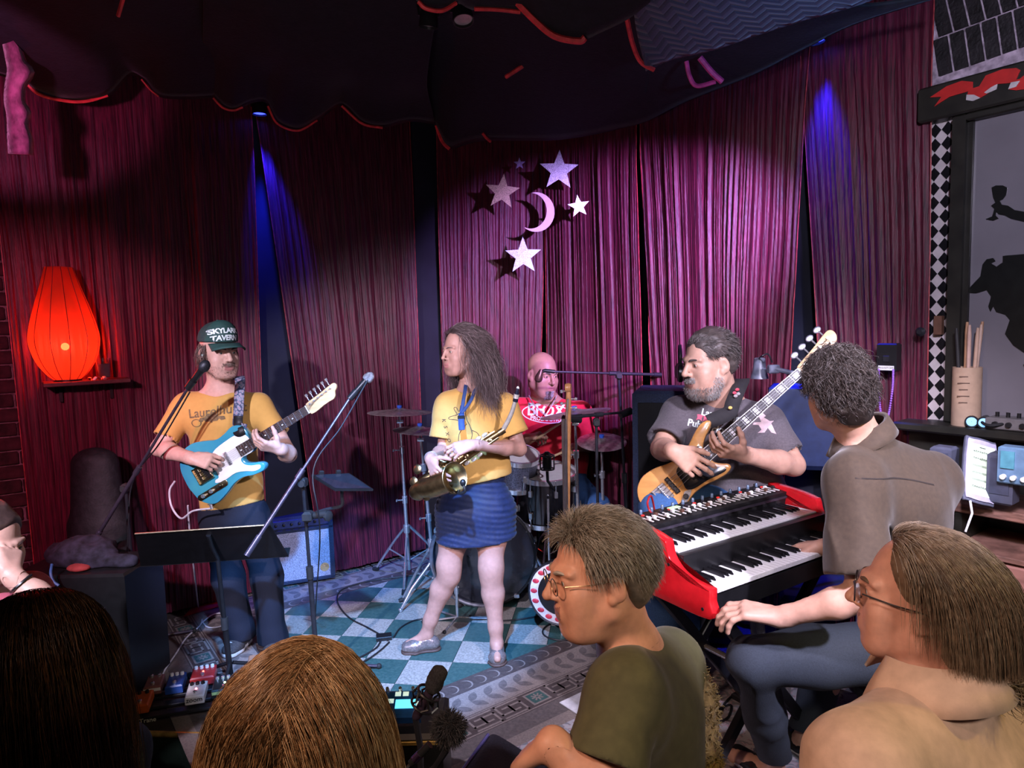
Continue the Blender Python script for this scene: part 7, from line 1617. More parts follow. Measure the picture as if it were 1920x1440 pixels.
# ------------------------------------------------------------------ guitar amplifier
ax_ = unit(V(.93, .36, 0)); an_ = V(ax_[1], -ax_[0], 0); AR = np.stack([ax_, -an_, UP], 1); ao = gnd(553, 1097)
am = thing('guitar_amplifier', 'guitar combo amplifier with silver sparkle grille behind the guitarist legs', 'amplifier', ao); M_tolex = mat('blue_black_tolex', (.018, .030, .07), .7, var=.3, scale=200, bump=.3, bscale=400); M_grillc = mat('silver_sparkle_cloth', (.40, .41, .56), .6, .1, var=.7, scale=330)
B = lambda: MB(AR, ao); B().box((0, .13, .245), (.54, .26, .45), bev=.015).build('cabinet', M_tolex, am); B().box((0, -.004, .205), (.49, .010, .34), bev=.003).build('grille_cloth', M_grillc, am, smooth=False)
f = B()
for x in (-.252, .252): f.box((x, -.006, .22), (.028, .026, .40), bev=.004)
for z in (.025, .38): f.box((0, -.006, z), (.53, .026, .022), bev=.004)
f.build('frame', M_tolex, am); pn = B().box((0, .0, .425), (.50, .012, .055), bev=.002).build('control_panel', mat('blue_lit_panel', (.05, .07, .22), .3, .4), am)
for i in range(8): B().lathe([(.010, 0), (.009, .014), (.006, .016)], (-.20+.05*i, -.006, .425), (0, -1, 0), 12).build('knob', M_blackp, pn)
B().ball((.225, -.010, .428), .007).build('jewel_light', mat('red_jewel', (.6, .05, .3), .2, emit=(1, .1, .5), estr=4), pn); B().tube([(-.06, .13, .47), (-.04, .13, .49), (.04, .13, .49), (.06, .13, .47)], .009, 8).build('handle', M_rub, am); B().lathe([(.03, 0), (.03, .003)], (.20, -.010, .10), (0, -1, 0), 16).build('badge', M_gold, am)
for x in (-.22, .22):
    for y in (.04, .22): B().cyl((x, y, 0), (x, y, .022), .016).build('foot', M_rub, am)
# ------------------------------------------------------------------ pedalboard and pedals
po = gnd(362, 1318); pd = unit(gnd(470, 1300)-gnd(285, 1330)); pn_ = V(-pd[1], pd[0], 0); PR = np.stack([pd, pn_, UP], 1)
pb = thing('pedalboard', 'low black pedalboard on the stage edge before the guitarist', 'pedalboard', V(po[0], po[1], 0)); B = lambda: MB(PR, V(po[0], po[1], 0))
for y in (-.12, -.05, .02, .09): B().box((.10, y, .035+.18*(y+.12)*.5), (.72, .045, .014), bev=.003).build('rail', M_tube, pb)
for x in (-.255, .455): B().box((x, -.015, .02), (.014, .26, .04), bev=.004).build('side_frame', M_tube, pb)
tv, tf = text_mesh('daTrane', .028, extr=.0006); MB(PR@np.array(Matrix.Rotation(math.pi/2, 3, 'X')), V(po[0], po[1], 0)+PR@V(-.17, -.146, .030)).add(tv, tf).build('lettering', M_white, pb, smooth=False)
def pedal(label, x, y, w, l, col, knobs, kcol, led=None, h=.045, strip=None):
    z0 = .048+.09*(y+.12); t = thing('effect_pedal', label, 'pedal', V(po[0], po[1], 0)+PR@V(x, y, z0), 'effect pedals on the pedalboard'); L0 = V(po[0], po[1], 0); b = MB(PR, L0)
    m = mat('pedal_paint_%d_%d' % (int(col[0]*100), int(col[2]*100)), col, .35, var=.08, coat=.3)
    b.box((x, y, z0+h/2), (w, l, h), np.array(Matrix.Rotation(.10, 3, 'X')), bev=.006); b.build('housing', m, t)
    for i in range(knobs): MB(PR, L0).lathe([(.009, 0), (.008, .014), (.005, .016)], (x-w/2+w*(i+.7)/(knobs+.4), y+l*.28, z0+h), (0, 0, 1), 12).build('knob', kcol, t)
    MB(PR, L0).lathe([(.009, 0), (.009, .010), (.006, .012)], (x, y-l*.3, z0+h-.004), (0, 0, 1), 12).build('footswitch', M_chrome, t)
    if led: MB(PR, L0).ball((x, y-l*.05, z0+h+.001), .005).build('indicator_light', mat('led_%d%d' % (int(led[0]*9), int(led[1]*9)), (.3, .3, .3), .3, emit=led, estr=6), t)
    if strip: MB(PR, L0).box((x, y-l/2-.001, z0+h*.55), (w*.95, .003, h*.3)).build('front_strip', strip, t, smooth=False)
    return t
pedal('orange effect pedal at the dark end of the pedalboard', -.195, -.065, .075, .115, (.62, .12, .02), 2, M_blackp)
pedal('silver-topped tuner pedal behind the orange pedal', -.17, .060, .075, .10, (.25, .10, .09), 2, M_chrome, strip=M_white)
pedal('blue effect pedal with white knobs', -.075, .045, .075, .11, (.02, .07, .30), 3, M_white)
pedal('red effect pedal with four white knobs', .040, .075, .105, .10, (.45, .03, .03), 4, M_white, (1, .1, .05))
wp = pedal('white effect pedal with black lettering and red lamp', .030, -.060, .080, .115, (.66, .64, .62), 3, M_blackp, (1, .2, .3)); tv, tf = text_mesh('zoom', .030, extr=.0005); MB(PR@np.array(Matrix.Rotation(math.pi/2, 3, 'X')), V(po[0], po[1], 0)+PR@V(.03, -.121, .076)).add(tv, tf).build('lettering', M_blackp, wp, smooth=False)
pedal('black effect pedal with a pale green strip', .150, -.045, .105, .11, (.015, .02, .018), 4, M_chrome, (.6, 1, .4), strip=mat('pale_green_strip', (.45, .60, .22), .4))
pedal('grey effect pedal near the music stand foot', .270, -.035, .10, .11, (.42, .42, .42), 2, M_blackp, (.5, .7, 1))
pedal('tan wah pedal beside the guitarist shoe', .285, .095, .10, .13, (.30, .17, .11), 1, M_chrome); pedal('black effect pedal at the end by the blonde listener', .395, -.01, .09, .12, (.02, .02, .025), 3, M_chrome, (.4, .5, 1))
# ------------------------------------------------------------------ shelf, lantern and glass on the left wall
s0, z0 = on_wall(163, 712, 'L', .16); sb_ = lambda s, z, off: wl(s, z, off)
sh = thing('wall_shelf', 'small dark wall shelf carrying the red lantern', 'shelf', wl(s0, z0-.1, .16)); LR = frame(-LD, z=UP); MB(LR, wl(s0, z0-.012, .14)).box((0, 0, 0), (.40, .22, .024), bev=.004).build('board', mat('dark_red_wood', (.09, .03, .03), .45), sh)
for x in (-.12, .12): MB(LR, wl(s0, z0-.07, .06)).box((x, 0, 0), (.015, .07, .10), bev=.003).build('bracket', M_blackp, sh)
ls, lz = on_wall(127, 704, 'L', .16); la = thing('lantern_lamp', 'glowing red paper lantern with dark ribs on the wall shelf', 'lamp', wl(ls, z0, .16)); prof = crom([(.068, .008, 0), (.105, .045, 0), (.150, .12, 0), (.176, .22, 0), (.170, .30, 0), (.140, .42, 0), (.100, .55, 0), (.070, .655, 0)], 4)[:, :2]
sL = (on_wall(128, 502, 'L', .16)[1]-z0)/.655; prof = prof*V(1, 1)*sL*V(1.0, 1.0)
pm = bpy.data.materials.new('red_paper'); pm.use_nodes = True; nt = pm.node_tree; bb = nt.nodes['Principled BSDF']; bb.inputs['Base Color'].default_value = (.30, .012, .012, 1); bb.inputs['Roughness'].default_value = .8
tl = nt.nodes.new('ShaderNodeBsdfTranslucent'); tl.inputs[0].default_value = (.62, .032, .010, 1); mx = nt.nodes.new('ShaderNodeMixShader'); mx.inputs[0].default_value = .30; tp = nt.nodes.new('ShaderNodeBsdfTransparent'); tp.inputs[0].default_value = (1.0, .055, .04, 1); m3 = nt.nodes.new('ShaderNodeMixShader'); m3.inputs[0].default_value = .5; wv = nt.nodes.new('ShaderNodeTexWave'); wv.bands_direction = 'Z'; wv.inputs['Scale'].default_value = 60
tc = nt.nodes.new('ShaderNodeTexCoord'); nt.links.new(tc.outputs['Object'], wv.inputs['Vector']); bp_ = nt.nodes.new('ShaderNodeBump'); bp_.inputs['Strength'].default_value = .3; nt.links.new(wv.outputs['Fac'], bp_.inputs['Height']); nt.links.new(bp_.outputs[0], bb.inputs['Normal']); nt.links.new(bp_.outputs[0], tl.inputs['Normal'])
nt.links.new(bb.outputs[0], mx.inputs[1]); nt.links.new(tl.outputs[0], mx.inputs[2]); nt.links.new(mx.outputs[0], m3.inputs[1]); nt.links.new(tp.outputs[0], m3.inputs[2]); nt.links.new(m3.outputs[0], nt.nodes['Material Output'].inputs[0])
lc = wl(ls, z0, .165); shd = MB().lathe([(r, h_) for r, h_ in prof], lc, UP, 48, cap=False).build('shade', pm, la, sharp=None)
for i in range(12):
    a = i*math.pi/6+.2; MB().tube([lc+V(math.cos(a)*(r+.001), math.sin(a)*(r+.001), h_) for r, h_ in prof], .0016, 5).build('rib', mat('dark_rib', (.08, .012, .012), .6), shd)
MB().lathe([(.07*sL, 0), (.07*sL, .010), (.03, .014)], lc, UP, 24).build('base', M_blackp, la); MB().cyl(lc+UP*.01, lc+UP*.13, .010).build('socket', M_blackp, la); MB().ball(lc+UP*.20*sL, .020, n=16).build('bulb', mat('lamp_glow', (1, .7, .4), .5, emit=(1, .42, .16), estr=40), la)
point('lantern_light', lc+UP*.20*sL, (1, .5, .28), 24.0, .034)
gs, gz = on_wall(196, 704, 'L', .18); gl = thing('drinking_glass', 'clear tumbler of iced water standing beside the red lantern', 'glass', wl(gs, z0, .18)); M_glass = mat('clear_glass', (.95, .95, .95), .03, var=.01, trans=1.0, ior=1.45)
MB().lathe([(.030, 0), (.037, .115), (.0345, .115), (.0275, .008)], wl(gs, z0, .18), UP, 24, cap=True).build('tumbler', M_glass, gl); MB().lathe([(.027, .010), (.0325, .085)], wl(gs, z0, .18), UP, 24).build('water', mat('iced_water', (.9, .8, .8), .1, var=.05, trans=.8, ior=1.33), gl)
for i in range(4): MB().box(wl(ls-.10-.022*i, z0+.008, .22), (.02, .016, .014), frame(unit(RNG.normal(size=3)), z=UP), bev=.003).build('trinket', M_silver if i % 2 else M_glass, sh)
# ------------------------------------------------------------------ hanging stars and moon
def star_poly(r, n=5, q=.42, rot=0): return [(r*(1 if i % 2 == 0 else q)*math.sin(rot+i*math.pi/n), r*(1 if i % 2 == 0 else q)*math.cos(rot+i*math.pi/n)) for i in range(2*n)]
def hang(label, px, py, Y, poly, m, name='hanging_star', yaw=0.0):
    c = at(px, py, Y); t = thing(name, label, 'ornament', c, 'stars and moon hung before the curtain'); x = V(math.cos(yaw), math.sin(yaw), 0); R = np.stack([x, UP, np.cross(x, UP)], 1)
    MB(R, c).prism(poly, -.004, .004).build('cutout', m, t, smooth=False); top = max(p[1] for p in poly); MB().cyl(c+UP*top, V(c[0], c[1], 3.15), .0008, n=4).build('thread', M_blackp, t)
M_gg = mat('gold_glitter', (.72, .58, .36), .35, .6, var=.5, scale=420); M_sg = mat('silver_glitter', (.58, .66, .78), .35, .6, var=.5, scale=420)
hang('gold glitter star, the only golden one', 942, 360, 4.80, star_poly(.125, rot=.12), M_gg); hang('large silver glitter star topmost above the crescent moon', 1048, 320, 4.68, star_poly(.138, rot=.05), M_sg); hang('small white glitter star beside the crescent moon', 1085, 387, 4.52, star_poly(.075, rot=-.12), mat('white_glitter', (.78, .78, .84), .35, .5, var=.3, scale=420)); hang('silver-blue glitter star hanging lowest of all', 981, 480, 4.78, star_poly(.132, rot=.0), mat('blue_silver_glitter', (.50, .58, .80), .35, .6, var=.5, scale=420)); hang('tiny dim star above the golden one', 974, 307, 4.85, star_poly(.042), mat('dim_lavender_foil', (.35, .30, .55), .5, .3))
mo = [(.02+.135*math.sin(a), .135*math.cos(a)) for a in np.linspace(-.15, math.pi+.62, 22)]; mo2 = [(-.020+.118*math.sin(a), .01+.122*math.cos(a)) for a in np.linspace(.12, math.pi+.42, 22)][::-1]
hang('pale crescent moon hanging among the glitter stars', 1000, 398, 4.75, [(a*.95, b) for a, b in mo+mo2], mat('pale_pink_board', (.66, .55, .54), .6, var=.05), 'hanging_moon')
# ------------------------------------------------------------------ stage lamps
def par(label, c, d, lens=None, r=.06, L=.12, yoke=True):
    d = unit(d); t = thing('stage_lamp', label, 'lamp', c); MB().lathe([(r*.5, -L), (r*.9, -L*.8), (r, -.02), (r*1.04, 0), (r*.95, 0), (r*.9, -.015)], c, d, 24, cap=False).build('housing', M_blackp, t); MB().lathe([(.001, -L), (r*.5, -L)], c, d, 24, cap=False).build('back_plate', M_blackp, t)
    MB().lathe([(.001, -.012), (r*.9, -.012)], c, d, 24, cap=False).build('lens', lens or mat('unlit_lens', (.35, .3, .32), .15), t)
    if yoke: s = unit(np.cross(d, V(0, 1, .01))); MB().tube(crom([c-d*L*.5+s*r*1.05, c-d*L*.5+s*r*1.1+UP*.08, c-d*L*.5+UP*.11, c-d*L*.5-s*r*1.1+UP*.08, c-d*L*.5-s*r*1.05], 4), .006, 6).build('yoke', M_blackp, t)
    return t
par('small unlit stage lamp hanging left of its twin under the canopy', at(803, 52, 3.05), V(-.1, .2, -1), r=.04, L=.09); par('small unlit stage lamp hanging under the canopy, higher twin', at(869, 40, 3.05), V(.1, -.25, -1), r=.045, L=.10)
M_bl = mat('blue_led_lens', (.2, .2, .6), .3, emit=(.03, .05, 1.0), estr=5)
s_, z_ = on_wall(481, 214, 'L', .14); bl1 = wl(s_-.02, z_, .14); par('lit blue downlight over the gap behind the guitarist', bl1, V(0, 0, -1), M_bl, .045, .10)
s_, z_ = on_wall(1528, 88, 'R', .14); bl2 = wr(s_, z_+.02, .14); par('lit blue downlight above the bass headstock', bl2, V(0, 0, -1), M_bl, .045, .10)
spot('blue_down_a', bl1-UP*.02, bl1-UP*1-LN*.10-LD*.11, (.012, .018, 1.0), 300, 36, .8, .02); spot('blue_down_b', bl2-UP*.02, bl2-UP*1-RN*.10+RD*.04, (.012, .018, 1.0), 260, 34, .8, .02)
# ------------------------------------------------------------------ window, strip and shelf on the right wall
WRm = frame(RD, z=UP)          # x along the wall towards the camera, y into the wall, z up
def W2(px, py, off=0.0): s, z = on_wall(px, py, 'R', off); return s, z
sA, zh0 = W2(1733, 172, .04); _, zh1 = W2(1733, 236, .04); _, zl = W2(1737, 786, .04); sS0, _ = W2(1735, 500, .03); sS1, _ = W2(1781, 500, .03); sF1, _ = W2(1808, 500, .05); sEnd = sS0+2.1
def wbox(s0, s1, z0, z1, o0, o1): return dict(c=wr((s0+s1)/2, (z0+z1)/2, (o0+o1)/2), d=(abs(s1-s0), abs(o1-o0), abs(z1-z0)))
def wb(m, s0, s1, z0, z1, o0, o1, bev=0.0): q = wbox(s0, s1, z0, z1, o0, o1); return m.box(q['c'], q['d'], WRm, bev)
M_dwood = mat('dark_painted_wood', (.020, .019, .014), .45, var=.25, scale=12); M_pane = mat('grey_painted_glass', (.20, .19, .21), .12, var=.06, scale=4, coat=.3); M_sil = mat('silhouette_black', (.010, .011, .010), .3)
win = wb(MB(), sF1, sEnd, zl, zh1, .035, .045).build('window_1', M_pane, smooth=False); struct(win, 'grey painted window with black silhouettes')
m = MB(); wb(m, sS1+.012, sF1, zl, zh1, .0, .085, .006); wb(m, sF1, sEnd, zh1-.03, zh1, .0, .085, .006); wb(m, sF1, sF1+.02, zl, zh1-.03, .0, .065, .004); m.build('window_frame', M_dwood, win)
hd = wb(MB(), sA, sEnd, zh1, zh0, .0, .10, .008).build('window_header', M_dwood, win)
# red ribbon painted on the header
M_rib = mat('red_ribbon_paint', (.52, .025, .022), .45, var=.08); M_ribw = mat('ribbon_lining', (.55, .52, .52), .5)
def wall_poly(name, pts, m, parent, off, th=.004):
    P = [W2(px, py, off) for px, py in pts]; L = LOC[parent.name]; R = np.stack([RD, UP, RN], 1)
    poly = [(s, z) for s, z in P]; b = MB(np.stack([RD, UP, -RN], 1), CORR); 
    area = sum(poly[i][0]*poly[(i+1) % len(poly)][1]-poly[(i+1) % len(poly)][0]*poly[i][1] for i in range(len(poly)))
    return b.prism(poly, -off-th, -off).build(name, m, parent, smooth=False)
wall_poly('ribbon', [(1744, 183), (1775, 162), (1803, 152), (1824, 154), (1824, 166), (1836, 162), (1848, 142), (1880, 130), (1905, 128), (1913, 132), (1905, 150), (1912, 148), (1925, 138), (1935, 166), (1905, 170), (1891, 168), (1896, 156), (1870, 158), (1855, 174), (1838, 184), (1822, 187), (1812, 186), (1815, 172), (1780, 182), (1752, 200), (1765, 182)], M_rib, hd, .101)
wall_poly('ribbon_fold', [(1811, 188), (1812, 178), (1826, 178), (1838, 184), (1824, 190)], M_ribw, hd, .104); wall_poly('ribbon_fold', [(1845, 174), (1858, 164), (1870, 158), (1868, 168), (1850, 176)], M_ribw, hd, .104); wall_poly('ribbon_fold', [(1890, 168), (1895, 155), (1912, 152), (1905, 163)], M_ribw, hd, .104)
# silhouettes on the pane
wall_poly('silhouette', [(1859, 352), (1867, 348), (1880, 348), (1888, 352), (1886, 366), (1880, 374), (1874, 377), (1878, 384), (1890, 386), (1902, 394), (1925, 398), (1960, 402), (1960, 424), (1920, 416), (1895, 410), (1884, 404), (1872, 402), (1868, 396), (1866, 404), (1872, 410), (1862, 414), (1848, 411), (1860, 406), (1864, 392), (1858, 386), (1866, 380), (1862, 370)], M_sil, win, .046)
wall_poly('silhouette', [(1810, 548), (1838, 518), (1842, 496), (1850, 486), (1862, 484), (1866, 490), (1858, 494), (1868, 500), (1880, 492), (1880, 480), (1990, 470), (2000, 800), (1985, 820), (1925, 700), (1918, 684), (1936, 672), (1900, 648), (1884, 626), (1893, 600), (1885, 590), (1868, 585), (1862, 574), (1857, 584), (1853, 574), (1858, 556), (1850, 544), (1830, 550)], M_sil, win, .046)
# harlequin strip
stp = wb(MB(), sS0, sS1, zl, zh1, .0, .03).build('checkered_strip', mat('ivory_tile', (.62, .56, .56), .35, var=.06), smooth=False); tag(stp, 'vertical strip of black and ivory diamond tiles beside the window', 'tile strip')
M_bd = mat('black_diamond_tile', (.012, .012, .014), .25, var=.2); nrow = 21; ph = (zh1-zl)/nrow; w = (sS1-sS0)/2; pr = None
for r in range(nrow):
    for c in range(2):
        s, z = sS0+w*(c+.5), zl+ph*(r+.5)
        if pr is None: pr = MB(np.stack([RD, UP, -RN], 1), CORR).prism([(s-w*.48, z), (s, z-ph*.48), (s+w*.48, z), (s, z+ph*.48)], -.033, -.029).build('diamond_tile', M_bd, stp, smooth=False); s00, z00 = s, z
        else: o = pr.copy(); COL.objects.link(o); o.location = RD*(s-s00)+UP*(z-z00)
wbk = wb(MB(), *sorted((W2(1752, 600, .05)[0], W2(1767, 600, .05)[0])), W2(1760, 628, .05)[1], W2(1760, 592, .05)[1], .034, .06, .003).build('wooden_block', mat('brown_block', (.16, .075, .045), .6)); tag(wbk, 'small brown wooden block fixed on the diamond strip', 'block')
kn = MB().lathe([(.018, 0), (.020, .012), (.010, .022)], wr(*W2(1727, 622, .12), .12), RN, 18).build('wall_knob', M_tube); tag(kn, 'small round black knob beside the diamond strip', 'bumper')  # plain round knob of unknown use
# sill
sill = wb(MB(), sS0-.05, sEnd, zl-.035, zl, .0, .20, .008).build('trim_1', M_dwood); struct(sill, 'dark window sill with small things on it'); wb(MB(), sS0-.02, sEnd, zl-.30, zl-.035, .0, .10, .006).build('apron', M_dwood, sill)
# brick arch above
mo_ = wb(MB(), sA-.02, sEnd, zh0, 3.3, .0, .03).build('arch_mortar', mat('lavender_mortar', (.46, .38, .46), .9, var=.3, scale=30, bump=.5), WRo, smooth=False)
M_bb = mat('black_painted_brick', (.014, .012, .014), .6, var=.4, scale=20, bump=.4)
for (y0a, y0b, y1a, y1b, n, sk) in ((150, 88, 84, 18, 7, -10), (76, 10, 8, -60, 7, -16)):
    for i in range(-1, n):
        xa, xb = 1762+i*30, 1762+i*30+24; f = lambda x, a, b: a+(b-a)*(x-1745)/175
        q = [(xa, f(xa, y0a, y0b)), (xb, f(xb, y0a, y0b)), (xb+sk, f(xb, y1a, y1b)), (xa+sk, f(xa, y1a, y1b))]
        if q[0][0] < 1740: continue
        wall_poly('brick', q, M_bb, WRo, .03, .012)
# ------------------------------------------------------------------ things on the sill
def on_sill(px, off): s, _ = on_wall(px, 785, 'R', off); return wr(s, zl, off)
c = on_sill(1810, .11); tb = thing('stick_holder', 'tan cardboard tube full of drumsticks on the window sill', 'container', c); hh = abs(W2(1810, 688, .11)[1]-zl); rr = .052
MB().lathe([(rr, 0), (rr, hh), (rr-.004, hh), (rr-.004, .01)], c, UP, 28).build('tube', mat('tan_card', (.52, .36, .24), .7, var=.06), tb)
for i in range(5): MB(np.stack([unit(V(.8, -.6, 0)), UP, unit(V(-.6, -.8, 0))], 1), c+unit(V(-.55, -.83, 0))*(rr+.0005)+UP*(hh*(.85-.11*i))).box((-.012, 0, 0), (.03+.012*(i % 2), .004, .0015)).build('printed_line', mat('brown_ink', (.16, .10, .07), .8), tb, smooth=False)
for i, (dx, dy, tx, L_, col) in enumerate(((-.03, .0, -.02, .42, (.03, .03, .03)), (-.015, -.02, .005, .43, (.62, .42, .33)), (.0, .01, .0, .45, (.50, .28, .15)), (.012, -.02, .012, .44, (.60, .40, .28)), (.028, -.005, .02, .43, (.66, .46, .34)), (.034, .012, .03, .43, (.46, .26, .14)))):
    b0 = c+V(dx*.6, dy, .02); b1 = c+V(dx+tx, dy, hh+.16+.012*(i % 3)); s_ = MB().tube([b0, b1*.9+b0*.1, b1], [.0078, .0076, .005], 10).build('drumstick', mat('stick_wood_%d' % i, col, .5, var=.1)); tag(s_, ['black-tipped stick', 'pinkish drumstick', 'dark brown drumstick', 'tan drumstick', 'pale drumstick', 'reddish drumstick'][i]+' standing in the cardboard tube', 'drumstick', 'drumsticks in the tube')
for i, px in enumerate((1821, 1844)):
    c = on_sill(px, .17)+UP*.024; t = thing('flashlight', ['first', 'second'][i]+' black torch with blue-lit lens counted from the stick tube', 'flashlight', c-UP*.024); d = unit(V(-.62, -.78, 0)); MB().lathe([(.017, -.12), (.017, -.04), (.024, -.02), (.024, 0), (.020, 0), (.018, -.004)], c, d, 20).build('barrel', M_blackp, t); MB().lathe([(.001, -.003), (.018, -.003)], c, d, 20, cap=False).build('lens', mat('pale_blue_lens', (.3, .55, .8), .2, emit=(.25, .55, 1), estr=1.2), t)
c = on_sill(1900, .12); mx_ = thing('mixer', 'small grey mixer box with knobs on the window sill', 'mixer', c); MB(WRm, c).box((0, 0, .025), (.16, .10, .045), bev=.004).build('case', mat('grey_case', (.16, .15, .15), .5), mx_)
for i in range(4): MB(WRm, c).cyl((-.055+.036*i, .0, .047), (-.055+.036*i, 0, .066), .007, n=10).build('knob', M_blackp, mx_)
for i in range(3): MB(WRm, c).lathe([(.010, 0), (.010, .012)], (-.045+.045*i, -.05 if WRm[:, 1]@RN < 0 else .05, .025), (0, -1 if WRm[:, 1]@RN < 0 else 1, 0), 12).build('jack', M_blackp, mx_)
c = on_sill(1868, .14)+UP*.022; cl = MB().tube([c+V(math.cos(a)*.05, math.sin(a)*.04, .004*math.sin(3*a)) for a in np.linspace(0, 18, 60)], .006, 6).build('coiled_cable', M_rub); tag(cl, 'coiled black cable lying on the sill beside the mixer', 'cable')
# box with label and bead necklace on the last curtain
s, z = on_wall(1666, 670, 'R', .125); bx = thing('wall_box', 'black wall control box with white label on the curtain', 'control box', wr(s, z-.06, .125)); MB(WRm, wr(s, z, .125)).box((0, 0, 0), (.085, .045, .125), bev=.006).build('case', M_blackp, bx); MB(WRm, wr(s, z-.046, .150)).box((0, 0, 0), (.066, .004, .020)).build('paper_label', M_white, bx, smooth=False); MB(WRm, wr(s, z-.005, .150)).box((0, 0, 0), (.026, .004, .026), bev=.001).build('sensor', M_tube, bx)
tv, tf = text_mesh('PHANTOM', .013); MB(np.stack([RD, UP, RN], 1), wr(s, z-.046, .1525)).add(tv, tf).build('lettering', M_blackp, bx, smooth=False)
bd = thing('bead_necklace', 'purple bead necklace hanging from the wall box', 'beads', wr(s, z-.30, .15)); zb = on_wall(1664, 790, 'R', .15)[1]; M_bead = mat('purple_bead', (.30, .12, .55), .25, var=.15)
pts = crom([wr(s-.030, z-.055, .152), wr(s-.028, (z+zb)/2, .152), wr(s-.016, zb+.03, .152), wr(s, zb, .152), wr(s+.016, zb+.03, .152), wr(s+.030, (z+zb)/2, .152), wr(s+.032, z-.055, .152)], 12); pr = None
for p in pts:
    if pr is None: pr = MB().ball(p, .0052, n=8, m=6).build('bead', M_bead, bd); p0 = p
    else: o = pr.copy(); COL.objects.link(o); o.location = p-p0
MB().tube(pts, .0012, 4).build('cord', M_blackp, bd)
# ------------------------------------------------------------------ workbench with drawers, tablet and speakers
M_ply = mat('pink_plywood', (.42, .20, .16), .55, var=.18, scale=7, stretch=(1, 1, 5)); M_plank = mat('worn_plank', (.30, .15, .11), .6, var=.25, scale=9, stretch=(2, 2, 12))
OFF = .42; dz = on_wall(1800, 944, 'R', OFF)[1]; sd0 = on_wall(1788, 944, 'R', OFF)[0]; sd1 = sd0+1.3
dk = thing('workbench', 'plywood workbench with drawers along the wall behind the keyboard player', 'workbench', wr(sd0+.6, 0, .2)); wb(MB(), sd0, sd1, dz-.035, dz, .11, OFF, .004).build('top_board', M_plank, dk); wb(MB(), sd0, sd1, dz-.17, dz-.15, .11, OFF+.06, .003).build('shelf_board', M_plank, dk); wb(MB(), sd0, sd1, 0, dz-.035, .11, .13).build('back_panel', M_dwood, dk, smooth=False)
for s in (sd0, sd1-.025): wb(MB(), s, s+.025, 0, dz-.035, .11, OFF-.01).build('side_panel', M_dwood, dk, smooth=False)
for i, (za, zb_) in enumerate(((dz-.37, dz-.18), (dz-.56, dz-.39))):
    for j in range(2):
        a = sd0+.03+j*.63; dr = wb(MB(), a, a+.60, za, zb_, OFF-.25, OFF+.055, .006).build('drawer', M_ply, dk)
        for q in (.10, .50): MB().lathe([(.010, 0), (.009, .008), (.016, .018), (.012, .026)], wr(a+q, (za+zb_)/2+.03, OFF+.055), RN, 14).build('knob', M_tube, dr)
T0, T1, T2, T3 = at(1797, 926, 2.36), at(1852, 941, 2.36), at(1882, 838, 2.44), at(1826, 826, 2.44); nr = unit(np.cross(T1-T0, T3-T0)); nr = nr if nr[1] < 0 else -nr
tb = thing('tablet', 'tablet showing sheet music, propped on the workbench', 'tablet', (T0+T1)/2); cc = (T0+T1+T2+T3)/4; q = [cc+(p-cc)*1.0 for p in (T0, T1, T2, T3)]
xx, yy = unit(T1-T0), unit(T3-T0); wT, hT = np.linalg.norm(T1-T0), np.linalg.norm(T3-T0); RT = np.stack([xx, unit(yy-xx*np.dot(xx, yy)), nr], 1)
rc = crom([(-wT/2, -hT/2+.02), (-wT/2+.02, -hT/2), (wT/2-.02, -hT/2), (wT/2, -hT/2+.02), (wT/2, hT/2-.02), (wT/2-.02, hT/2), (-wT/2+.02, hT/2), (-wT/2, hT/2-.02)], 4, True)
MB(RT, cc).prism(rc*1.10, -.016, -.004, .003).build('case', mat('slate_grey_case', (.10, .105, .15), .6), tb); MB(RT, cc).prism(rc*1.01, -.004, .002, .001).build('bezel', mat('lavender_white_bezel', (.55, .52, .70), .35), tb)
MB(RT, cc+nr*.0025).box((0, 0, 0), (wT*.86, hT*.86, .001)).build('screen', mat('lit_page', (.7, .8, .65), .4, var=.0, emit=(.78, 1.0, .72), estr=.42), tb, smooth=False)
ml = MB(RT, cc+nr*.0036)
for r in range(6):
    y = hT*(.30-.12*r)
    for k in range(5): ml.box((0, y+k*.0016-.003, 0), (wT*.66, .0006, .0004))
    for k in range(9): ml.box((-wT*.28+wT*.07*k, y+.001*((k*7+r*3) % 4), .0002), (.003, .003, .0004)) if r in (0, 1, 5) else None
ml.box((0, hT*.38, 0), (wT*.2, .004, .0004)); ml.build('staves', mat('grey_ink', (.12, .14, .12), .7, var=0), tb, smooth=False)
MB().tube([(T0+T1)/2+V(-.01, 0, -.01), (T0+T1)/2+V(-.015, -.02, -.05), (T0+T1)/2+V(-.03, -.01, -.12)], .004, 6).build('charging_cable', M_white, tb)
for lb, px0, px1, py0, py1, Y in (('slate grey block leaning behind the tablet near the player', 1752, 1788, 836, 930, 2.50), ('slate grey block standing at the tablet far edge', 1860, 1902, 848, 944, 2.36)):
    a, b = at(px0, py1, Y), at(px1, py0, Y); s_ = thing('desk_speaker', lb, 'speaker', V((a[0]+b[0])/2, Y, a[2])); MB(WRm, (a+b)/2).box((0, 0, 0), (abs(b[0]-a[0])*1.1, .07, abs(b[2]-a[2])), bev=.008).build('cabinet', mat('slate_grey', (.075, .08, .12), .6), s_); MB(WRm, (a+b)/2).box((0, -.036, .01), (abs(b[0]-a[0])*.8, .004, abs(b[2]-a[2])*.7), bev=.001).build('grille', mat('grey_mesh', (.05, .055, .09), .8), s_)
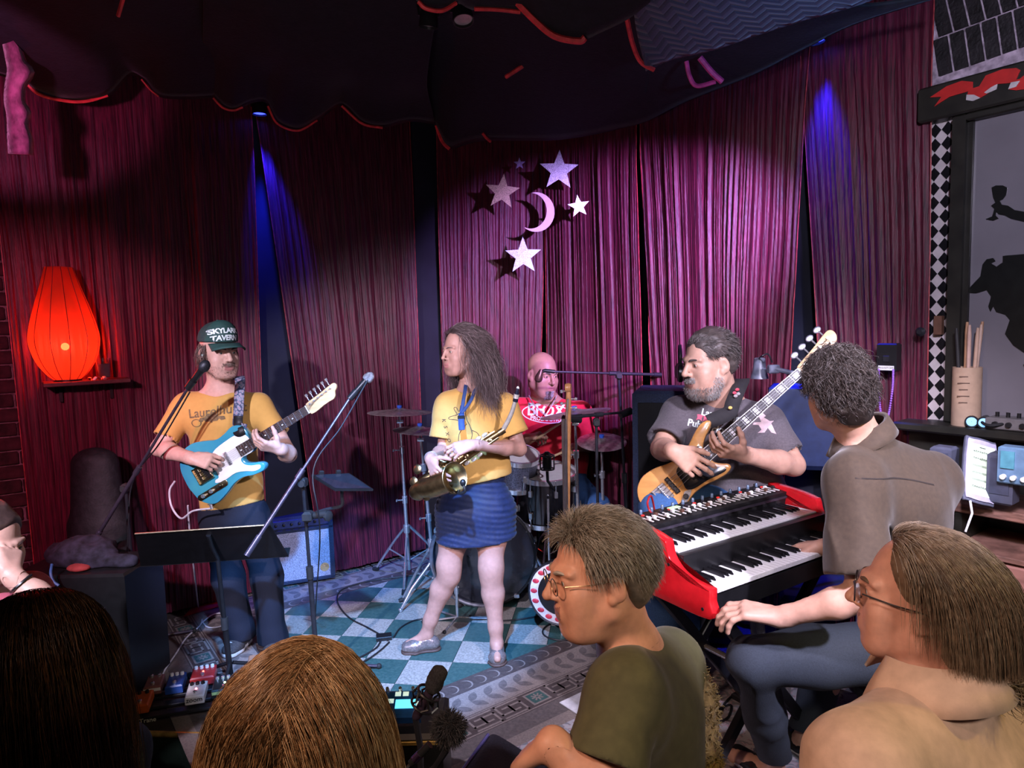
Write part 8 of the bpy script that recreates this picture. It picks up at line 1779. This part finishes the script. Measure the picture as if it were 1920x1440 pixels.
a = at(1908, 872, 2.30); bx = thing('radio', 'pale blue device with dials at the workbench end', 'device', a-UP*.06); MB(WRm, a).box((0, 0, 0), (.10, .06, .13), bev=.005).build('case', mat('pale_blue_case', (.14, .25, .38), .4), bx); MB(WRm, a).box((-.02, -.033, .02), (.04, .006, .06)).build('panel', mat('teal_panel', (.10, .32, .40), .4), bx, smooth=False)
for i in range(3): MB(WRm, a).cyl((-.03+.03*i, -.03, -.04), (-.03+.03*i, -.045, -.04), .009, n=10).build('dial', M_white, bx)
# ------------------------------------------------------------------ behind the bass player
a = at(1262, 860, 3.35); cb = thing('speaker_cabinet', 'tall black speaker cabinet behind the bass player elbow', 'speaker', V(a[0]+.12, 3.62, 0)); zt = at(1262, 738, 3.35)[2]
Rb = np.stack([unit(V(.95, -.3, 0)), unit(V(.3, .95, 0)), UP], 1); MB(Rb, V(a[0]+.12, 3.62, 0)).box((0, 0, zt/2+.01), (.50, .36, zt-.02), bev=.015).build('cabinet', M_tolex, cb); MB(Rb, V(a[0]+.12, 3.62, 0)).box((0, -.184, zt/2), (.44, .008, zt-.12), bev=.002).build('grille', M_blackp, cb); MB(Rb, V(a[0]+.12, 3.62, 0)).cyl((0, -.19, zt*.4), (0, -.186, zt*.4), .17, n=28).build('cone', M_rub, cb)
hp = thing('headphones', 'black headphones hanging in front of the curtain near the bass player', 'headphones', at(1276, 725, 3.30)); c = at(1275, 698, 3.30)
for s in (-1, 1): MB().lathe([(.038, -.012), (.045, -.006), (.045, .010), (.030, .016)], c+V(s*.012, s*.05, 0), V(1, s*.2, 0), 22).build('ear_cup', M_blackp, hp)
MB().tube(crom([c+V(-.012, -.05, .03), c+V(-.01, -.05, .09), c+V(0, 0, .13), c+V(.01, .05, .09), c+V(.012, .05, .03)], 5), .009, 8).build('headband', M_blackp, hp)
dl = thing('desk_lamp', 'grey clip-on desk lamp behind the bass player shoulder', 'lamp', at(1425, 705, 3.2)); c = at(1424, 690, 3.2); M_gl_ = mat('grey_enamel', (.13, .14, .19), .35); MB().lathe([(.018, .05), (.026, .045), (.030, 0), (.042, -.05), (.040, -.05), (.024, 0)], c, UP, 22, cap=False).build('shade', M_gl_, dl)
MB().tube(crom([c+UP*.05, at(1428, 668, 3.1), at(1440, 664, 3.1), at(1448, 680, 3.1)], 5), .004, 6).build('gooseneck', M_tube, dl); MB().tube([at(1446, 690, 3.1), at(1475, 697, 3.08), at(1510, 704, 3.06), at(1560, 740, 3.1)], .011, 8).build('arm', M_gl_, dl); MB().box(at(1450, 692, 3.1), (.05, .03, .04), bev=.005).build('joint', M_gl_, dl)
ch = thing('chair', 'navy padded chair back between the bass player and the keyboard player', 'chair', V(at(1520, 800, 3.2)[0], 3.2, 0)); a = at(1515, 800, 3.2); MB(Rb, a).box((0, 0, 0), (.36, .06, .42), bev=.025).build('backrest', mat('navy_vinyl', (.015, .025, .075), .4), ch); MB(Rb, V(a[0], a[1]-.2, .47)).box((0, 0, 0), (.42, .42, .06), bev=.02).build('seat', mat('navy_vinyl', (.015, .025, .075)), ch)
for x in (-.17, .17):
    for y in (-.17, .17): MB(Rb, V(a[0], a[1]-.2, 0)).cyl((x, y, 0), (x, y, .45), .012, n=8).build('leg', M_chrome, ch)
    MB(Rb, V(a[0], a[1], 0)).cyl((x, .02, .45), (x, .02, a[2]), .012, n=8).build('back_post', M_chrome, ch)
# ------------------------------------------------------------------ recording gear at the stage edge
t = thing('microphone', 'foam-tipped recording microphone in a shock mount, front of stage', 'microphone', at(790, 1400, 1.62)); a, b = at(779, 1346, 1.60), at(813, 1284, 1.60); d = unit(b-a)
MB().lathe([(.010, 0), (.0125, .01), (.0125, np.linalg.norm(b-a))], a, d, 18).build('body_tube', mat('purple_grey_metal', (.16, .11, .18), .3, .8), t)
f = SDF(); f.cap(b, at(822, 1264, 1.60), .0225, .0215, k=.01); f.func(lambda F, X, Y, Z, w=wave_noise(3, 12, 200, 500): F+(.0012*w(X, Y, Z)).astype(np.float32)); sdf_obj('foam_windscreen', f, .003, mat('charcoal_foam', (.022, .020, .024), .95, var=.3, scale=300), t)
sm = MB(); c = a*.45+b*.55; fr = frame(d, z=UP)
for k in (-.016, .020): sm.tube([c+d*k+(fr[:, 1]*math.cos(q)*.030+fr[:, 2]*math.sin(q)*.030) for q in np.linspace(0, 6.283, 21)], .0035, 6)
for i in range(6): q = i*math.pi/3; sm.tube([c-d*.016+(fr[:, 1]*math.cos(q)+fr[:, 2]*math.sin(q))*.031, c+(fr[:, 1]*math.cos(q+.4)+fr[:, 2]*math.sin(q+.4))*.036, c+d*.02+(fr[:, 1]*math.cos(q)+fr[:, 2]*math.sin(q))*.031], .003, 5)
sm.build('shock_mount', M_blackp, t)
sp = MB(); sp.tube([a, at(780, 1352, 1.60), at(788, 1400, 1.60), at(790, 1500, 1.60)], .008, 8); sp.build('stem', M_tube, t)
bz = V(at(790, 1500, 1.6)[0], 1.6, FL); st_ = thing('microphone_stand', 'slim black stand carrying the foam and fur microphones', 'stand', bz); MB().cyl(bz+UP*.03, at(790, 1500, 1.6), .010, n=12).build('pole', M_tube, st_); tripod(st_, bz, .4, .26, .2, m=M_tube, up_z=.2); MB().tube([at(790, 1460, 1.6), at(815, 1440, 1.57), at(838, 1405, 1.56)], .008, 8).build('side_arm', M_tube, st_)
t = thing('microphone', 'furry windscreen microphone at the stage edge', 'microphone', at(845, 1400, 1.55)); c = at(842, 1366, 1.55); MB().ball(c, (.030, .028, .032), n=16, m=12).build('windscreen_core', mat('black_fur_core', (.012, .011, .012), .9), t)
rg = np.random.default_rng(4); q = rg.normal(size=(1700, 3)); q /= np.linalg.norm(q, axis=1, keepdims=True); strand_mesh('fur', grow(c+q*V(.029, .027, .031), q+rg.normal(size=q.shape)*.35, rg.uniform(.012, .026, 1700), 6, .12, curl=.0, jitter=.14, seed=2), .0007, [mat('black_fur', (.02, .018, .02), .6, var=.3), mat('grey_fur', (.07, .065, .07), .6, var=.3)], t, 1); MB().tube([c-UP*.02, at(838, 1405, 1.56)], .007, 8).build('stem', M_tube, t)
t = thing('microphone', 'slim pencil microphone with violet ring near the frame bottom', 'microphone', at(790, 1410, 1.45)); a, b = at(770, 1432, 1.45), at(806, 1396, 1.45); MB().lathe([(.008, 0), (.009, .01), (.009, np.linalg.norm(b-a))], a, unit(b-a), 14).build('body_tube', M_blackp, t); MB().lathe([(.0096, .012), (.0096, .032)], a, unit(b-a), 14).build('band', mat('violet_chrome', (.5, .3, .65), .25, 1.0), t); MB().tube(crom([a, at(750, 1460, 1.44), at(770, 1500, 1.5), at(790, 1490, 1.6)], 5), .004, 6).build('cable', M_rub, t)
rb = gnd(752, 1378); cs = thing('equipment_case', 'black equipment case under the blue recorder', 'case', V(at(752, 1372, 1.95)[0], 1.95, FL)); zt = at(750, 1366, 1.95)[2]; MB().box((at(752, 1372, 1.95)[0]+.0, 2.02, (zt+FL)/2), (.26, .22, zt-FL), bev=.012).build('box', M_blackp, cs); MB().box((at(752, 1372, 1.95)[0], 1.906, zt-.02), (.26, .006, .012), bev=.001).build('gold_trim', M_edge, cs)
rc_ = thing('audio_recorder', 'blue audio recorder with lit cyan screen on the black case', 'recorder', V(at(750, 1350, 1.98)[0], 1.98, zt)); RRm = np.array(Matrix.Rotation(.55, 3, 'X')); o = V(at(750, 1350, 1.98)[0], 1.99, zt+.045); B = lambda: MB(RRm, o)
B().box((0, 0, 0), (.135, .085, .05), bev=.008).build('housing', mat('cobalt_blue_plastic', (.015, .08, .26), .3, coat=.3), rc_)
B().box((.020, -.004, .026), (.062, .028, .003), bev=.001).build('screen', mat('cyan_screen', (.1, .5, .6), .3, emit=(.12, .75, 1.0), estr=1.6), rc_)
for x, y, w_ in ((-.032, .006, .03), (-.006, .028, .018), (.018, .028, .018), (.060, -.004, .014)): B().box((x, y, .026), (w_, .014, .004), bev=.002).build('button', mat('pale_lit_button', (.6, .65, .6), .4, emit=(.75, 1, .85), estr=.7), rc_)
for x in (-.04, .0, .04): B().lathe([(.006, 0), (.005, .016)], (x, .040, .024), (0, 0, 1), 10).build('knob', M_chrome, rc_)
# monitor wedge
w0 = gnd(955, 1440, .0); mo = thing('floor_monitor', 'black floor monitor wedge beside the grey-haired man hand', 'speaker', V(at(970, 1440, 2.05)[0], 2.05, 0)); c = V(at(975, 1440, 2.05)[0], 2.12, 0); Rw = np.stack([unit(V(.92, -.38, 0)), unit(V(.38, .92, 0)), UP], 1)
pf = crom([(-.19, 0), (-.20, .18), (-.185, .225), (-.16, .235), (-.10, .215), (.0, .175), (.12, .15), (.20, .145), (.21, .13), (.21, 0)], 3)[:, :2]; m = MB(np.stack([Rw[:, 0], UP, -Rw[:, 1]], 1), c); m.prism([tuple(p) for p in pf], -.17, .17, .012); m.build('cabinet', mat('black_speckle_paint', (.016, .016, .022), .5, var=.4, scale=300, bump=.2), mo)
MB(np.stack([Rw[:, 0], UP, -Rw[:, 1]], 1), c).tube([(-.192, .226, -.165), (-.192, .226, .165)], .006, 6).build('edge_strip', mat('violet_metal_strip', (.18, .16, .42), .35, .6), mo); pp = MB(); pp.box(gnd(1090, 1318)+UP*.004, (.16, .12, .004), frame(V(.8, .6, 0), z=UP)); pp = pp.build('paper_sheet', mat('white_paper', (.70, .70, .74), .8), smooth=False); tag(pp, 'white sheet of paper on the floor beside the grey-haired man', 'paper')
# phone glow by the blonde head
ph = thing('phone', 'dim phone screen lit green below the blonde listener', 'phone', at(408, 1428, 1.3)); Rp = frame(unit(V(.8, -.2, .5)), z=V(-.1, -.6, .8)); MB(Rp, at(408, 1430, 1.3)).box((0, 0, 0), (.075, .15, .009), bev=.003).build('case', M_blackp, ph); MB(Rp, at(408, 1430, 1.3)).box((0, 0, .0052), (.066, .135, .001)).build('screen', mat('green_screen', (.2, .4, .25), .3, emit=(.35, .8, .45), estr=.6), ph, smooth=False)
# ------------------------------------------------------------------ dark corner by the bricks
gb = SDF(); a, b = at(178, 905, 3.60), at(186, 1020, 3.55); gb.cap(at(178, 868, 3.62), at(186, 985, 3.58), .085, .10, k=.03, side=(1, 0, 0), w=1.45); gb.cap(at(186, 985, 3.58), V(a[0]+.03, 3.5, .12), .10, .105, k=.03, side=(1, 0, 0), w=1.6); gb.cut((0, 0, .01), -UP)
o = sdf_obj('gig_bag', gb, .012, mat('black_nylon', (.012, .012, .014), .7, var=.3, bump=.2), None); tag(o, 'tall rounded black gig bag standing against the curtain', 'bag')
c = V(at(165, 1060, 3.2)[0], 3.2, 0); ca = thing('flight_case', 'low black flight case in the dark corner below the gig bag', 'case', c); zt = at(165, 1062, 3.15)[2]; MB().box((c[0], c[1], zt/2), (.55, .34, zt), bev=.012).build('case', M_blackp, ca)
for x in (-.15, .15): MB().box((c[0]+x, c[1]-.172, zt*.7), (.05, .008, .06), bev=.003).build('latch', M_gun, ca)
fz = SDF(); fz.ell(V(c[0]-.02, c[1], zt+.055), V(.17, .11, .075), k=.03); fz.cap(V(c[0]+.06, c[1]-.05, zt+.03), V(c[0]+.25, c[1]-.06, zt+.02), .045, .03, k=.04); fz.func(wrinkle(13, .012, (1, 1, 1), 25, 80)); fz.cut((0, 0, zt+.001), -UP); o = sdf_obj('crumpled_jacket', fz, .009, mat('dark_denim_jacket', (.022, .022, .038), .9, var=.4, scale=30), None); tag(o, 'crumpled dark jacket heaped on the flight case', 'jacket')
fz = SDF(); q = at(168, 1096, 2.98); fz.ell(V(q[0], q[1], q[2]), V(.055, .04, .02), k=.0); fz.func(wrinkle(15, .006, (1, 1, 1), 30, 90)); fz.cut(q-UP*.012, -UP)
o = sdf_obj('red_cloth', fz, .006, mat('red_fabric', (.30, .04, .035), .8), None); o.location = V(c[0]+.02, c[1]-.10, zt+.003)-(q-UP*.012)+LOC[o.name]; tag(o, 'small red cloth lying on the flight case', 'cloth')
bt = MB().tube(crom([at(97, 1058, 3.0), at(95, 1075, 2.97), at(100, 1090, 2.96), at(110, 1098, 2.96)], 5), .006, 6).build('cable', mat('blue_cable', (.05, .16, .40), .5)); tag(bt, 'short blue cable hanging in the dark corner', 'cable')
o = MB().add([uv(.72, 4.40, .004), uv(1.0, 4.42, .006), uv(1.02, 4.50, .03), uv(.80, 4.50, .02)], [[0, 1, 2, 3]]).build('cloth_scrap', mat('bright_red_scrap', (.45, .02, .04), .7)); o.modifiers.new('t', 'SOLIDIFY').thickness = .006; tag(o, 'red cloth scrap on the floor at the curtain foot', 'cloth')
# ------------------------------------------------------------------ cables
M_cab = mat('black_cable', (.012, .012, .014), .5); M_wcab = mat('white_cable', (.55, .52, .56), .5); M_rcab = mat('red_cable', (.35, .015, .02), .45)
def cable(label, pts, r=.0045, m=M_cab, z=.006):
    P = crom([gnd(p[0], p[1], z+(p[2] if len(p) > 2 else 0)) if not isinstance(p, np.ndarray) else p for p in pts], 8); tag(MB().tube(P, r, 7).build('cable', m), label, 'cable', 'cables on the stage')
cable('black cable curving from the floor box past the amplifier to the drums', [(713, 1190), (688, 1176), (659, 1161), (640, 1143), (632, 1124), (638, 1108), (660, 1098), (701, 1088), (790, 1077)])
cable('black cable from the floor box to the short chrome stand', [(738, 1195), (751, 1177), (772, 1165), (792, 1160)])
cable('black cable pair running from the floor box towards the blonde listener', [(713, 1204), (705, 1215), (680, 1230), (650, 1243), (618, 1252)]); cable('second black cable running out from under the floor box', [(730, 1204), (715, 1218), (690, 1236), (660, 1250), (640, 1262)])
cable('black cable loop lying beside the upright bass', [(1075, 1160), (1045, 1164), (1022, 1176), (1018, 1188), (1032, 1197), (1060, 1200), (1095, 1190)]); cable('black cable under the bass drum front', [(880, 1154), (926, 1163), (967, 1162), (1030, 1152), (1060, 1150)])
cable('black cable hanging down the boom stand to the floor', [at(690, 712, 3.27), at(640, 800, 3.15), at(588, 880, 3.05), at(600, 1000, 3.08), gnd(592, 1170), gnd(616, 1245)], .0035); cable('black cable hanging from the dark boom stand', [at(356, 735, 3.1), at(300, 830, 3.2), at(250, 900, 3.36), at(240, 1000, 3.38), gnd(235, 1225)], .0035)
cable('white guitar lead hanging in a loop from the blue guitar', [g_br+g_R@(V(-.055, -.17, -.022)*g_k), at(362, 958, 3.33), at(340, 972, 3.36), at(322, 950, 3.40), at(318, 920, 3.42), at(328, 902, 3.42)], .005, M_wcab)
cable('white guitar lead dropping to the floor and pedalboard', [at(352, 948, 3.42), at(356, 1000, 3.5), at(364, 1070, 3.6), (372, 1140), (378, 1168), (350, 1195), (330, 1225), (310, 1255), (300, 1278)], .0045, M_wcab); cable('white cable coil on the floor behind the guitarist', [(378, 1168), (400, 1152), (428, 1150), (440, 1160), (415, 1174), (390, 1176), (378, 1164)], .004, M_wcab)
cable('red cable on the carpet under the keyboard', [(1310, 1262), (1325, 1255), (1332, 1270), (1328, 1285), (1318, 1296), (1300, 1300)], .006, M_rcab, .014); cable('black cable lying on the carpet behind the keyboard stand', [(1310, 1236), (1345, 1232), (1380, 1228), (1420, 1222)], .005, M_cab, .014); cable('black cable tangle near the keyboard player foot', [(1345, 1330), (1370, 1322), (1365, 1345), (1345, 1352), (1360, 1318), (1378, 1300)], .005, M_cab, .014)
cable('black cable from the bass guitar looping down', [b_br+V(-.02, -.02, -.06), at(1222, 962, 2.54), at(1214, 944, 2.56), at(1222, 932, 2.6), at(1230, 990, 2.66), at(1225, 1080, 2.7)], .004, M_rcab)
fb = thing('floor_box', 'flat black cable box on the checkered floor', 'box', gnd(720, 1198)); MB(np.stack([unit(V(.97, .2, 0)), unit(V(-.2, .97, 0)), UP], 1), gnd(720, 1198)).box((0, 0, .012), (.085, .06, .022), bev=.003).build('case', M_blackp, fb)
for x in (-.02, .02): MB(np.stack([unit(V(.97, .2, 0)), unit(V(-.2, .97, 0)), UP], 1), gnd(720, 1198)).cyl((x, -.03, .012), (x, -.045, .012), .006, n=8).build('socket', M_tube, fb)
